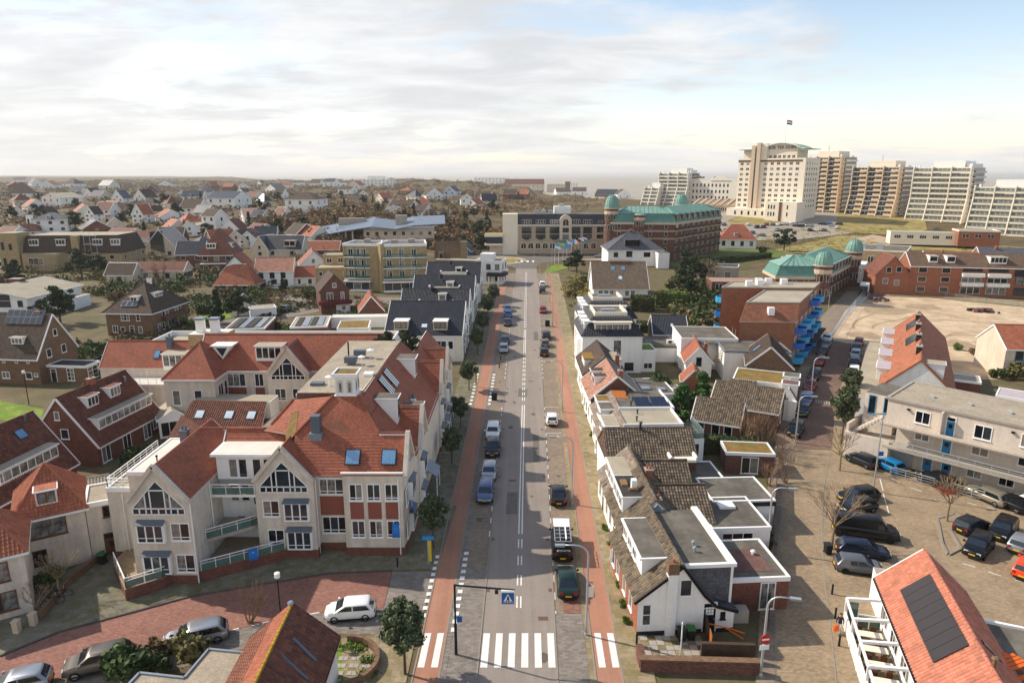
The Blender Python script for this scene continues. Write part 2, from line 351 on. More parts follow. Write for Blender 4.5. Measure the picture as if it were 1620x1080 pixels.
def ridgecap(par,a,b,m,r=.13,M=None):
    a,b=Vector(a),Vector(b); n=max(2,int((b-a).length/.4)); mb=MB()
    for i in range(n):
        p,q=a.lerp(b,i/n),a.lerp(b,(i+.97)/n); mb.tube([p+Vector((0,0,.02)),q+Vector((0,0,.02))],[r,r*.85],6,m)
    return mb.build('ridge_tiles',par,M,kind='stuff')
# ---------- building block ----------
class Blk:
    """a rectangular volume: local x along the front, y inward, z up; M places it under root"""
    def __init__(s,root,M,W,D,e,near=True):
        s.root,s.M,s.W,s.D,s.e,s.near=root,M,W,D,e,near; s.r=e; s.rt='flat'; s.par=root; s.roofo=None
    def fr(s,side):
        W_,D_=s.W,s.D
        return s.M@{'F':Matrix(),'R':T(W_,0,0)@RZ(math.pi/2),'B':T(W_,D_,0)@RZ(math.pi),'L':T(0,D_,0)@RZ(-math.pi/2)}[side]
    def walls(s,wm,z0=0,plinth=None,ph=.5,gab=None,name='wall'):
        W_,D_,e,r=s.W,s.D,s.e,s.r; b=MB(); zp=z0+ph if plinth else z0
        if plinth: b.prism([(-.03,-.03),(W_+.03,-.03),(W_+.03,D_+.03),(-.03,D_+.03)],z0-1.2,zp,plinth,bottom=False)
        else: zp=z0-1.2
        q=[(0,0),(W_,0),(W_,D_),(0,D_)]
        for i in range(4):
            a,c=q[i],q[(i+1)%4]
            pts=[(*a,zp),(*c,zp),(*c,e),(*a,e)]
            gb=(s.rt=='gv' and i in(0,2)) or (s.rt=='gu' and i in(1,3))
            if gb: pts=pts[:3]+[((a[0]+c[0])/2 if s.rt=='gv' or True else 0,(a[1]+c[1])/2,r)]+pts[3:]
            b.poly(pts,(gab or wm) if gb else wm)
        if s.rt=='flat': b.poly([(x,y,e-.02) for x,y in q],wm)
        return b.build(name,s.root,s.M)
    def gable(s,rt,r,rm,ov=.35,vo=.2,style=None,trim=None,th=.14,hip=0,ridge=None,ph=.36,pw=.3,under=None):
        """rt gu/gv/hip"""
        s.rt,s.r,s.ov=rt,r,ov; W_,D_,e=s.W,s.D,s.e
        style=style if style is not None else ('pan' if s.near else None); trim=trim or WHITE
        L=[]
        if rt in('gu','hipu'):
            k=(r-e)/(D_/2); ze=e-ov*k; h=hip; xa,xb=(-vo,W_+vo)
            if rt=='gu':
                L=[('F',[(xa,-ov,ze),(xb,-ov,ze),(xb,D_/2,r),(xa,D_/2,r)]),('B',[(xb,D_+ov,ze),(xa,D_+ov,ze),(xa,D_/2,r),(xb,D_/2,r)])]; rg=[((xa,D_/2,r),(xb,D_/2,r))]
            else:
                h=h or min(D_/2,W_/2*.98); o=ov; a,b=(h,D_/2,r),(W_-h,D_/2,r)
                L=[('F',[(-o,-o,ze),(W_+o,-o,ze),b,a]),('B',[(W_+o,D_+o,ze),(-o,D_+o,ze),a,b]),('L',[(-o,D_+o,ze),(-o,-o,ze),a]),('R',[(W_+o,-o,ze),(W_+o,D_+o,ze),b])]
                rg=[(a,b),(a,(-o,-o,ze)),(a,(-o,D_+o,ze)),(b,(W_+o,-o,ze)),(b,(W_+o,D_+o,ze))]
        else:
            k=(r-e)/(W_/2); ze=e-ov*k
            if rt=='gv':
                ya,yb=-vo,D_+vo
                L=[('L',[(-ov,yb,ze),(-ov,ya,ze),(W_/2,ya,r),(W_/2,yb,r)]),('R',[(W_+ov,ya,ze),(W_+ov,yb,ze),(W_/2,yb,r),(W_/2,ya,r)])]; rg=[((W_/2,ya,r),(W_/2,yb,r))]
            else:
                h=hip or W_/2; o=ov; a,b=(W_/2,h,r),(W_/2,D_-h,r)
                L=[('L',[(-o,D_+o,ze),(-o,-o,ze),a,b]),('R',[(W_+o,-o,ze),(W_+o,D_+o,ze),b,a]),('F',[(-o,-o,ze),(W_+o,-o,ze),a]),('B',[(W_+o,D_+o,ze),(-o,D_+o,ze),b])]
                rg=[(a,b),(a,(-o,-o,ze)),(a,(W_+o,-o,ze)),(b,(-o,D_+o,ze)),(b,(W_+o,D_+o,ze))]
        s.hu=(rt=='hipu')
        if rt.startswith('hip'): s.rt='hip'
        s.k=k; s.kh=(r-e)/(hip) if hip and rt.startswith('hip') else k
        mb=MB()
        for _,p in L: mb.slab([Vector(v)+Vector((0,0,th)) for v in p],th,rm,under or trim)
        s.roofo=ro=mb.build('roof',s.root,s.M); s.lift=th
        up=lambda p:[Vector(v)+Vector((0,0,th)) for v in p]
        if style:
            for _,p in L: tiles(ro,up(p),rm,style,pw,ph)
            for a,b in rg: ridgecap(ro,Vector(a)+Vector((0,0,th)),Vector(b)+Vector((0,0,th)),ridge or rm)
        t=MB()
        for sd,p in L:
            a,b=Vector(p[0]),Vector(p[1]); t.bar(a+Vector((0,0,th*.4)),b+Vector((0,0,th*.4)),.14,.2,trim)
            if rt in('gu','gv'):
                for q1,q2 in((p[0],p[3]),(p[1],p[2])): t.bar(Vector(q1)+Vector((0,0,th*.55)),Vector(q2)+Vector((0,0,th*.55)),.1,.24,trim)
        t.build('fascia',s.root,s.M)
        return s
    def flat(s,rm,ph=.3,pm=None,cop=None,t=.15,z=None):
        s.rt='flat'; e=z if z is not None else s.e; W_,D_=s.W,s.D; b=MB()
        b.box(t*.5,t*.5,e-.1,W_-t*.5,D_-t*.5,e+.05,rm); s.roofo=b.build('roof',s.root,s.M); c=MB(); o=.06
        cm=cop or pm or WHITE
        c.box(-o,-o,e-.25,W_+o,t,e+ph,cm); c.box(-o,D_-t,e-.25,W_+o,D_+o,e+ph,cm); c.box(-o,t,e-.25,t,D_-t,e+ph-.002,cm); c.box(W_-t,t,e-.25,W_+o,D_-t,e+ph-.002,cm)
        c.build('parapet',s.root,s.M); s.lift=.05
        return s
    def kd(s,side): return s.kh if s.rt=='hip' and ((side in 'LR')==s.hu) else s.k
    def zr(s,side,i): return s.e+i*s.kd(side)
    def wins(s,side,us,z,w,h,nx=1,ny=1,fm=None,gm=None,name='window',hb=0):
        M=s.fr(side)
        for u in (us if isinstance(us,(list,tuple)) else [us]): win(s.root,M,u,z,w,h,nx,ny,fm,not s.near,gm,name,hb)
        return s
    def dor(s,side,u,w=1.6,h=1.4,i=1.,nx=2,m=None,rm=None,fm=None,back=None,wh=None,ov=.15,gm=None,cheek=None):
        """flat-roofed dormer on slope side: front face at distance i inward of the wall"""
        M=s.fr(side); z0=s.zr(side,i)+s.lift*.8; z1=z0+h; K=s.kd(side); j=min(i+h/K,(s.r-s.e)/K-.05); m=m or WHITE; b=MB()
        pr=[(i,z0-.1),(i,z1),(j,z1),(j,s.zr(side,j)-.05)]
        for x,fl in((u,0),(u+w,1)):
            q=[(x,y,z) for y,z in pr]; b.poly(q if fl else q[::-1],cheek or m)
        b.poly([(u,i,z0-.1),(u+w,i,z0-.1),(u+w,i,z1),(u,i,z1)],m)
        b.box(u-ov,i-ov*1.3,z1,u+w+ov,j+.05,z1+.1,m); b.box(u-ov+.1,i-ov+.06,z1+.1,u+w+ov-.1,j+.04,z1+.125,rm or BITU)
        d=b.build('dormer',s.root,M)
        hh=wh or h*.74
        obj('window',_farwin(w-.24,hh,nx,1,fm or WHITE,gm or RN.choice(GL)),d,T(u+.12,i,z0+h-hh-.12)); return s
    def sky(s,side,u,i,w=.8,h=1.2,gm=None,fm=None):
        M=s.fr(side); a=math.atan(s.kd(side)); b=MB(); b.box(0,0,-.02,w,h,.10,fm or DKTRIM); z=s.zr(side,i)+s.lift/math.cos(a)
        o=b.build('skylight',s.root,M@T(u,i,z)@RX(a)); c=MB(); c.box(.09,.09,.1,w-.09,h-.09,.115,gm or GSKY); c.build('pane',o); return s
    def sol(s,side,u,i,nx,ny,w=1.,h=1.65,gm=None):
        M=s.fr(side); a=math.atan(s.kd(side)); z=s.zr(side,i)+s.lift/math.cos(a); k=('sol',w,h,(gm or SOLAR).name)
        if k not in _mc:
            b=MB(); b.box(.01,.01,.06,w-.02,h-.02,.1,SOLF); b.box(.04,.04,.1,w-.05,h-.05,.106,gm or SOLAR); _mc[k]=b.mesh('solar_panel')
        for x in range(nx):
            for y in range(ny): obj('solar_panel',_mc[k],s.root,M@T(u,i,z)@RX(a)@T(x*w,y*h,.02))
        return s
    def chim(s,x,y,z0,h=1.2,w=.6,d=.6,m=None,pots=1,cap=None):
        b=MB(); m=m or BRK; b.box(x-w/2,y-d/2,z0,x+w/2,y+d/2,z0+h,m); b.box(x-w/2-.07,y-d/2-.07,z0+h,x+w/2+.07,y+d/2+.07,z0+h+.1,cap or CONC)
        for k in range(pots): px=x+(k-(pots-1)/2)*.35; b.tube([(px,y,z0+h+.1),(px,y,z0+h+.5)],[.13,.1],7,cap or TORG)
        b.build('chimney',s.root,s.M); return s
    def pipe(s,x,y,z0,h=.6,r=.08,m=None):
        b=MB(); b.tube([(x,y,z0),(x,y,z0+h)],r,6,m or GREYM); b.tube([(x,y,z0+h),(x,y,z0+h+.12)],[r*2,r*1.2],6,m or GREYM); b.build('vent_pipe',s.root,s.M); return s
    def part(s,name,fn,kind=None,side=None):
        b=MB(); fn(b); return b.build(name,s.root,s.fr(side) if side else s.M,kind=kind)
def site(a,b,zz=0.):
    """ground spot and heading from two corner pixels seen at height zz over the ground"""
    p=G(*a,zz); q=G(*b,zz); zg=p.z-zz
    q=P(*b,p.z); d=(q-p); rz=math.atan2(d.y,d.x); return Vector((p.x,p.y,zg)),rz,d.length
def House(name,label,cat,a,b,D,e,zz=None,group=None,near=True,W=None,rz=None):
    zz=e if zz is None else zz
    p,r,w=site(a,b,zz)
    if rz is not None: r=rz
    root=empty(name,p,r,label,cat,group); return Blk(root,Matrix(),W or w,D,e,near)
def railing(par,pts,h=1.,m=None,glass=None,step=1.2,M=None,name='railing'):
    b=MB(); m=m or WHITE; pts=[Vector(p) for p in pts]
    gb=MB()
    for a,c in zip(pts,pts[1:]):
        n=max(1,int((c-a).length/step+.5))
        for i in range(n+1):
            p=a.lerp(c,i/n); b.bar(p,p+Vector((0,0,h)),.05,.05,m)
        b.bar(a+Vector((0,0,h)),c+Vector((0,0,h)),.07,.07,m); b.bar(a+Vector((0,0,h*.72)),c+Vector((0,0,h*.72)),.04,.04,m)
        if glass:
            for i in range(n):
                p,q=a.lerp(c,(i+.04)/n),a.lerp(c,(i+.96)/n); d=(q-p); nn=Vector((-d.y,d.x,0)).normalized()*.01
                z1,z2=Vector((0,0,.06)),Vector((0,0,h*.7)); gb.add([p+z1-nn,q+z1-nn,q+z2-nn,p+z2-nn,p+z1+nn,q+z1+nn,q+z2+nn,p+z2+nn],[(0,1,2,3),(7,6,5,4),(0,4,5,1),(3,2,6,7),(0,3,7,4),(1,5,6,2)],glass)
        else: b.bar(a+Vector((0,0,h*.4)),c+Vector((0,0,h*.4)),.04,.04,m); b.bar(a+Vector((0,0,.12)),c+Vector((0,0,.12)),.04,.04,m)
    o=b.build(name,par,M)
    if glass: gb.build('glass_panel',o)
    return o
# ---------- cars ----------
TYRE=mat('tyre','17181a',.9,v=.1); RIM=mat('wheel_rim','9a9da1',.35,metal=.7,v=0); CGL=glassmat('car_glass','1b2228',.04,1.); LAMPW=mat('headlight_glass','cfd4d8',.15,v=0,spec=.8); LAMPR=mat('tail_light_red','8e1414',.25,v=0,spec=.7); PLATE=mat('yellow_plate','d8b21c',.5,v=0); PLAS=mat('black_plastic','1c1d1f',.7,v=.1)
PAINT={}
def paint(n,c,metal=.25,r=.28):
    if n not in PAINT: PAINT[n]=mat('car_paint_'+n,c,r,v=0.02,ns=.5,spec=.6,metal=metal)
    return PAINT[n]
CPAL={'white':('e9e9e6',0),'black':('131417',.2),'grey':('6c7075',.5),'silver':('a3a7ac',.6),'dark':('2b2e33',.4),'blue':('2a5f9e',.3),'bluegrey':('5f6d8a',.5),'navy':('1d2740',.3),'red':('8c1d22',.2),'green':('1c3331',.4),'cyan':('1b7fb8',.2),'beige':('a09886',.5),'orange':('e0451f',0),'brown':('6f675d',.5),'yellow':('d8a21e',0)}
# L, W, H, bonnet z, belt z, x of: windscreen base, roof front, roof rear, rear glass base ; tail z
CT={'hatch':(4.05,1.78,1.47,.9,.95,1.28,.36,-1.5,-1.96,.98),'suv':(4.45,1.86,1.64,1.02,1.06,1.3,.5,-1.72,-2.16,1.12),'estate':(4.65,1.83,1.47,.86,.92,1.35,.42,-1.75,-2.26,.96),'sedan':(4.6,1.8,1.42,.84,.9,1.3,.4,-1.05,-1.75,.98),'city':(3.5,1.64,1.5,.9,.96,1.15,.42,-1.28,-1.68,1.0),'van':(5.2,1.98,2.0,1.08,1.2,1.75,1.05,-2.45,-2.55,1.2)}
def car_parts(kind,col):
    k=('car',kind,col)
    if k in _mc: return _mc[k]
    L,Wd,H,zh,zb,xw,xf,xr,xt,ztl=CT[kind]; pm=paint(col,*CPAL[col]); hw=Wd/2; l=L/2; zu=.22 if kind!='suv' else .28
    parts=[]
    st=[(-l,.72,zu+.18,ztl-.22),(-l+.07,.86,zu+.04,ztl-.06),(-l+.35,.96,zu,max(ztl,zb-.02)),(xt+.4,1,zu,zb),(-.3,1,zu,zb),(xw-.15,1,zu,zb-.01),(xw+.1,.99,zu,zh+.03),((xw+l)/2,.97,zu,zh-.02),(l-.35,.92,zu,zh-.09),(l-.1,.82,zu+.05,zh-.18),(l,.66,zu+.2,zh-.3)]
    b=MB(); vs=[];n=9
    for x,wf,z0,z1 in st:
        w=hw*wf; d=z1-z0
        half=[(w*.86,z0),(w,z0+.3*d),(w*1.0,z0+.55*d),(w*.97,z0+.84*d),(w*.86,z1)]
        ring=[(x,-y,z) for y,z in half]+[(x,y,z) for y,z in reversed(half[:])]; vs+=ring
    r=10; fs=[]
    for i in range(len(st)-1):
        for j in range(r): a=i*r+j; c=i*r+(j+1)%r; fs.append((a,c,c+r,a+r))
    fs.append(tuple(range(r))[::-1]); fs.append(tuple(range((len(st)-1)*r,len(st)*r)))
    b.add(vs,fs,pm)
    # cabin
    wb,wt=hw*.93,hw*.76; zb2=zb-.06
    def ring(x0,x1,w,z,cr=.1): return [(x0,-w+cr,z),(x0,w-cr,z),(x0+cr,w,z),(x1-cr,w,z),(x1,w-cr,z),(x1,-w+cr,z),(x1-cr,-w,z),(x0+cr,-w,z)]
    R0=ring(xt,xw,wb,zb2,.06); R1=ring(xr-.03,xf+.05,wt+.05,H-.07,.12); R2=ring(xr+.1,xf-.12,wt-.08,H,.14)
    b.add(R0+R1+R2,[(j+8*i,8*i+8+j,8*i+8+(j+1)%8,8*i+(j+1)%8) for i in(0,1) for j in range(8)]+[tuple(range(16,24))[::-1]],pm)
    me=b.mesh('body'); 
    a=np.zeros(len(me.polygons),bool); a[:]=True; me.polygons.foreach_set('use_smooth',a); me.set_sharp_from_angle(angle=math.radians(38)) if hasattr(me,'set_sharp_from_angle') else None
    parts.append(('body',me,None))
    def quad(name,p,off,dp=.0):
        n_=nrm(p); q=[Vector(v)+n_*off for v in p]; m_=MB(); m_.add(q+[Vector(v)-n_*.01 for v in p],[(0,1,2,3),(7,6,5,4),(0,4,5,1),(1,5,6,2),(2,6,7,3),(3,7,4,0)],CGL); parts.append((name,m_.mesh(name),None))
    def lerp(a_,c,t): return tuple(a_[i]+(c[i]-a_[i])*t for i in range(3))
    def lat(x,s_,z):  # point on side
        t=(z-zb2)/(H-.07-zb2); return (x,s_*(wb+(wt+.05-wb)*t),z)
    zl,zt=zb+.03,H-.13
    tx=lambda z:(z-zb2)/(H-.07-zb2)
    xF=lambda z:xw+(xf+.05-xw)*tx(z); xB=lambda z:xt+(xr-.03-xt)*tx(z)
    yw=lambda z:(wb+(wt+.05-wb)*tx(z))
    quad('windscreen',[(xF(zl),-yw(zl)+.1,zl),(xF(zl),yw(zl)-.1,zl),(xF(zt),yw(zt)-.12,zt),(xF(zt),-yw(zt)+.12,zt)],.012)
    if kind!='van' or col!='blackvan': quad('rear_window',[(xB(zl),yw(zl)-.13,zl),(xB(zl),-yw(zl)+.13,zl),(xB(zt),-yw(zt)+.15,zt),(xB(zt),yw(zt)-.15,zt)],.012)
    mid=-.25 if kind!='van' else .7
    for s_ in(1,-1):
        for xa,xb_ in(((lambda z:mid+.05),(lambda z:xF(z)-.22)),((lambda z:xB(z)+.25),(lambda z:mid-.05))):
            p=[lat(xa(zl),s_,zl),lat(xb_(zl),s_,zl),lat(xb_(zt),s_,zt),lat(xa(zt),s_,zt)]
            if s_>0: p=p[::-1]
            if kind=='van' and xa(zl)<0: continue
            quad('side_window',p,.012)
    wr=.33 if kind not in('suv','van') else .36
    if 'wh%s'%wr not in _mc:
        m_=MB(); pr=[(wr*.62,-.11),(wr*.95,-.11),(wr,-.07),(wr,.07),(wr*.95,.11),(wr*.62,.11)]
        m_.lathe(pr,14,TYRE); t_=m_.mesh('tyre'); t_.transform(RX(math.pi/2)); m2=MB(); m2.lathe([(.02,-.095),(wr*.62,-.09),(wr*.62,.09),(.02,.1)],14,RIM); r_=m2.mesh('rim'); r_.transform(RX(math.pi/2)); _mc['wh%s'%wr]=(t_,r_)
    t_,r_=_mc['wh%s'%wr]
    for x in(l-.82,-l+.78):
        for s_ in(1,-1): parts.append(('wheel',t_,T(x,s_*(hw-.1),wr),[('rim',r_)]))
    for s_ in(1,-1):
        m_=MB(); m_.box(l-.22,s_*hw*.55-.18,zh-.36,l-.03,s_*hw*.55+.18,zh-.2,LAMPW); parts.append(('headlight',m_.mesh('headlight'),None))
        m_=MB(); m_.box(-l-.005,s_*hw*.66-.14,ztl-.34,-l+.2,s_*hw*.66+.14,ztl-.12,LAMPR); parts.append(('tail_light',m_.mesh('tail_light'),None))
        m_=MB(); m_.box(xw-.38,s_*(hw+.1)-.09,zb+.02,xw-.22,s_*(hw+.1)+.09,zb+.17,pm); m_.box(xw-.36,s_*(hw-.02)-.1,zb+.02,xw-.26,s_*(hw-.02)+.1,zb+.07,PLAS); parts.append(('mirror',m_.mesh('mirror'),None))
    for x,d in((-l-.02,-1),(l+.0,1)):
        m_=MB(); m_.box(x-.03,-.26,.48,x+.03,.26,.6,PLATE); parts.append(('number_plate',m_.mesh('number_plate'),None))
    m_=MB(); m_.box(-l-.03,-hw*.7,zu,-l+.1,hw*.7,zu+.2,PLAS); m_.box(l-.12,-hw*.62,zu,l+.03,hw*.62,zu+.22,PLAS); m_.box(-l+.5,-hw-.005,zu-.02,l-.5,hw+.005,zu+.09,PLAS); parts.append(('bumper',m_.mesh('bumper'),None))
    _mc[k]=parts; return parts
NAMES={'hatch':'hatchback','suv':'sport_utility_car','estate':'estate_car','sedan':'saloon_car','city':'small_car','van':'van'}
def car(kind,col,px,py,head,label,group='parked cars',p=None,full=True,name='parked_car'):
    """px,py: pixel under the middle of the car on the ground; head: heading in degrees, 0 = away along +Y"""
    p=p or G(px,py); root=empty(name,(p.x,p.y,p.z+.012),math.radians(head+90),label,'van' if kind=='van' else 'car',group)
    for it in car_parts(kind,col):
        if not full and it[0] in('mirror','number_plate','bumper','headlight'): continue
        o=obj(it[0],it[1],root,it[2])
        if len(it)>3:
            for nm,me in it[3]: obj(nm,me,o)
    return root
# ---------- vegetation ----------
BARK=mat('bark','5a4c3e',.95,v=.25,ns=3); BARKP=mat('pale_bark','8a7a60',.95,v=.25,ns=3); TWIG=mat('twig','8d775d',.95,v=.25,ns=3); TWIGR=mat('reddish_twig','8a7058',.95,v=.2,ns=3)
LOAK=mat('leaf_evergreen_oak','303a24',.7,'leaf',v=.0,col2='687350'); LPINE=mat('leaf_pine','1f2c1c',.75,'leaf',v=0,col2='3d4c2c'); LCON=mat('leaf_conifer','26401f',.7,'leaf',v=0,col2='4f7a38'); LHED=mat('leaf_hedge','26361b',.75,'leaf',v=0,col2='4d5f2c'); LBRN=mat('leaf_brown','5a4a35',.85,'leaf',v=0,col2='8a7450'); LYEL=mat('leaf_yellow','b8a020',.7,'leaf',v=0,col2='e0cc3a'); LOLV=mat('leaf_olive','4c4a28',.8,'leaf',v=0,col2='7c7546'); LRED=mat('blossom_red','8f2a22',.7,'leaf',v=0,col2='b8443a'); LGRS=mat('leaf_grass','6f6a35',.85,'leaf',v=0,col2='a39a5a'); LGRN=mat('leaf_bright','41591f',.75,'leaf',v=0,col2='75893a')
NPR=np.random.RandomState(5)
def leafcloud(centres,radii,n,size,flat=1.,seed=0,shell=.55):
    """many small leaf-clump quads spread through lumpy volumes; returns verts, faces, tint"""
    R=np.random.RandomState(seed); c=np.array(centres,float); r=np.array(radii,float)
    if r.ndim==1: r=np.stack([r,r,r*flat],1)
    w=(r[:,0]*r[:,1]); w=w/w.sum(); k=R.choice(len(c),n,p=w)
    d=R.normal(size=(n,3)); d/=np.linalg.norm(d,axis=1)[:,None]; rad=shell+(1-shell)*R.rand(n)**.6
    p=c[k]+d*r[k]*rad[:,None]*(1+.12*R.normal(size=(n,1)))
    nn=d+R.normal(size=(n,3))*.7; nn/=np.linalg.norm(nn,axis=1)[:,None]
    a=np.cross(nn,R.normal(size=(n,3))); a/=np.linalg.norm(a,axis=1)[:,None]; b=np.cross(nn,a)
    s=size*(.55+.9*R.rand(n))[:,None]; s2=s*(.5+.4*R.rand(n)[:,None])
    bend=nn*s*.25
    v=np.stack([p-a*s,p-b*s2+bend,p+a*s,p+b*s2+bend*.3],1).reshape(-1,3)
    f=np.arange(4*n).reshape(-1,4)
    cl=R.rand(len(c)); t=np.clip(.35*cl[k]+.75*R.rand(n)**1.5,0,1)
    return v,f,t
def leafmesh(name,v,f,t,m):
    me=bpy.data.meshes.new(name); me.vertices.add(len(v)); me.vertices.foreach_set('co',np.asarray(v,np.float32).ravel())
    me.loops.add(f.size); me.loops.foreach_set('vertex_index',f.ravel().astype(np.int32)); me.polygons.add(len(f)); me.polygons.foreach_set('loop_start',(np.arange(len(f))*f.shape[1]).astype(np.int32))
    try: me.polygons.foreach_set('loop_total',np.full(len(f),f.shape[1],np.int32))
    except Exception: pass
    me.update(); at=me.attributes.new('tint','FLOAT','FACE'); at.data.foreach_set('value',np.asarray(t,np.float32)); me.materials.append(m); return me
def branches(b,p,d,l,r,depth,R,m,sp=.6,n=3,up=.15):
    q=p+d*l; b.tube([p,p.lerp(q,.5)+Vector((R.uniform(-1,1),R.uniform(-1,1),0))*l*.06,q],[r,r*.82,r*.62],3 if depth<2 else 5,m,cap=False)
    if depth==0: return
    for i in range(n if depth>1 else n+1):
        nd=(d+Vector((R.gauss(0,sp),R.gauss(0,sp),R.gauss(up,sp*.5)))).normalized()
        branches(b,q if i else q,nd,l*R.uniform(.62,.85),r*.6,depth-1,R,m,sp,n,up)
def limbs(b,h,cr,R,m,r=.1,n=6,z0=.45):
    b.tube([(0,0,-.1),(R.uniform(-.05,.05),0,h*.4),(0,R.uniform(-.05,.05),h*.62)],[r,r*.8,r*.6],7,m)
    for i in range(n):
        a=2*math.pi*i/n+R.uniform(-.3,.3); z=h*R.uniform(z0,.62); e=Vector((math.cos(a)*cr*.75,math.sin(a)*cr*.75,z+h*R.uniform(.12,.34))); mdl=Vector((e.x*.45,e.y*.45,z+(e.z-z)*.62)); b.tube([(0,0,z),mdl,e],[r*.5,r*.35,r*.15],4,m,cap=False)
TREES={}
def tree_meshes(kind,seed=0):
    k=(kind,seed)
    if k in TREES: return TREES[k]
    R=random.Random(seed*31+hash(kind)%1000 if False else seed*31+sum(map(ord,kind))); b=MB(); cr=None
    if kind=='oak':   # round evergreen street tree
        limbs(b,4.6,1.7,R,BARK,.11,7,.42); cs=[];rs=[]
        for i in range(34):
            a=R.uniform(0,6.28); q=R.uniform(.1,1.5); z=R.uniform(2.6,5.2); q*=1-abs(z-3.8)/2.6*.6; cs.append((math.cos(a)*q,math.sin(a)*q,z)); rs.append(R.uniform(.38,.72))
        cr=leafmesh('crown',*leafcloud(cs,rs,5600,.12,.9,seed,.3),LOAK)
    elif kind=='pine':
        limbs(b,6.,2.4,R,BARK,.2,8,.3); cs=[];rs=[]
        for i in range(24):
            a=R.uniform(0,6.28); q=R.uniform(.3,2.6); cs.append((math.cos(a)*q,math.sin(a)*q,R.uniform(2.6,6.6)-q*.3)); rs.append(R.uniform(.5,1.1))
        cr=leafmesh('crown',*leafcloud(cs,rs,3000,.2,.6,seed,.4),LPINE)
    elif kind=='conifer':
        b.tube([(0,0,-.1),(0,0,5)],[.14,.05],6,BARK); cs=[];rs=[]
        for i in range(26):
            z=R.uniform(.6,6.2); q=(6.6-z)/6.6*1.5*R.uniform(.3,1); a=R.uniform(0,6.28); cs.append((math.cos(a)*q,math.sin(a)*q,z)); rs.append(.35+.35*(6.6-z)/6.6)
        cr=leafmesh('crown',*leafcloud(cs,rs,3000,.17,.9,seed,.4),LPINE)
    elif kind=='cedar':  # broad layered light-green conifer
        b.tube([(0,0,-.1),(0,0,5.6)],[.16,.04],6,BARK); cs=[];rs=[]
        for i in range(44):
            z=R.uniform(.8,6.); q=(7.-z)/7*2.5*R.uniform(.35,1); a=R.uniform(0,6.28); cs.append((math.cos(a)*q,math.sin(a)*q,z)); rs.append((.55,.55,.28))
            b.tube([(0,0,z-.2),(math.cos(a)*q,math.sin(a)*q,z)],[.05,.02],3,BARK,cap=False)
        cr=leafmesh('crown',*leafcloud(cs,rs,4200,.16,1,seed,.3),LCON)
    elif kind=='ball':
        cr=leafmesh('crown',*leafcloud([(0,0,1.35)],[(1.45,1.45,1.5)],3600,.12,1,seed,.8),LHED); b.tube([(0,0,-.1),(0,0,1.2)],.12,6,BARK)
    elif kind in('shrub','olive','brownshrub','yellow','hedgeb','grassy','red'):
        m={'shrub':LHED,'olive':LOLV,'brownshrub':LBRN,'yellow':LYEL,'hedgeb':LGRN,'grassy':LGRS,'red':LRED}[kind]; cs=[];rs=[]
        for i in range(10): a=R.uniform(0,6.28); q=R.uniform(0,.8); cs.append((math.cos(a)*q,math.sin(a)*q,R.uniform(.35,1.1))); rs.append(R.uniform(.3,.55))
        cr=leafmesh('foliage',*leafcloud(cs,rs,1100,.12,.9,seed,.3),m)
        for i in range(6): a=R.uniform(0,6.28); b.tube([(0,0,-.1),(math.cos(a)*.5,math.sin(a)*.5,1.)],[.04,.015],3,BARK,cap=False)
    elif kind in('bare','barepale','bareshrub','thin'):
        m={'bare':TWIG,'barepale':BARKP,'bareshrub':TWIGR,'thin':TWIG}[kind]; c=MB()
        if kind=='bareshrub':
            for i in range(16):
                a=R.uniform(0,6.28); t=R.uniform(.15,.6); branches(c,Vector((math.cos(a)*.15,math.sin(a)*.15,0)),Vector((math.cos(a)*t,math.sin(a)*t,1)).normalized(),R.uniform(.9,1.5),.03,2,R,m,.33,3,.25)
            b.tube([(0,0,-.1),(0,0,.3)],.1,5,m)
        else:
            b.tube([(0,0,-.1),(.03,0,1.2),(0,.04,2.1)],[.13,.11,.1],7,BARKP if kind!='thin' else BARK)
            for i in range(7):
                a=6.28*i/7+R.uniform(-.3,.3); t=R.uniform(.35,.9); branches(c,Vector((0,.04,R.uniform(1.9,2.1))),Vector((math.cos(a)*t,math.sin(a)*t,1)).normalized(),R.uniform(1.,1.4),.055,3,R,m,.42,3,.2)
        cr=c.mesh('branches')
    TREES[k]=(b.mesh('trunk'),cr); return TREES[k]
def tree(kind,px,py,label,cat='tree',group=None,s=1.,sz=None,seed=0,p=None,name=None,rz=None,h=0):
    p=p or G(px,py,h); nm=name or {'oak':'street_tree','pine':'pine_tree','conifer':'conifer','cedar':'conifer','ball':'clipped_bush','bare':'bare_tree','barepale':'bare_tree','bareshrub':'bare_shrub','thin':'bare_tree'}.get(kind,'shrub')
    r=empty(nm,p,rz if rz is not None else RN.uniform(0,6.28),label,cat,group); r.scale=(s,s,sz or s)
    t,c=tree_meshes(kind,seed); obj('trunk' if kind not in('shrub','olive','brownshrub','yellow','hedgeb','grassy','red','bareshrub') else 'stem',t,r); obj(c.name.split('.')[0],c,r); return r
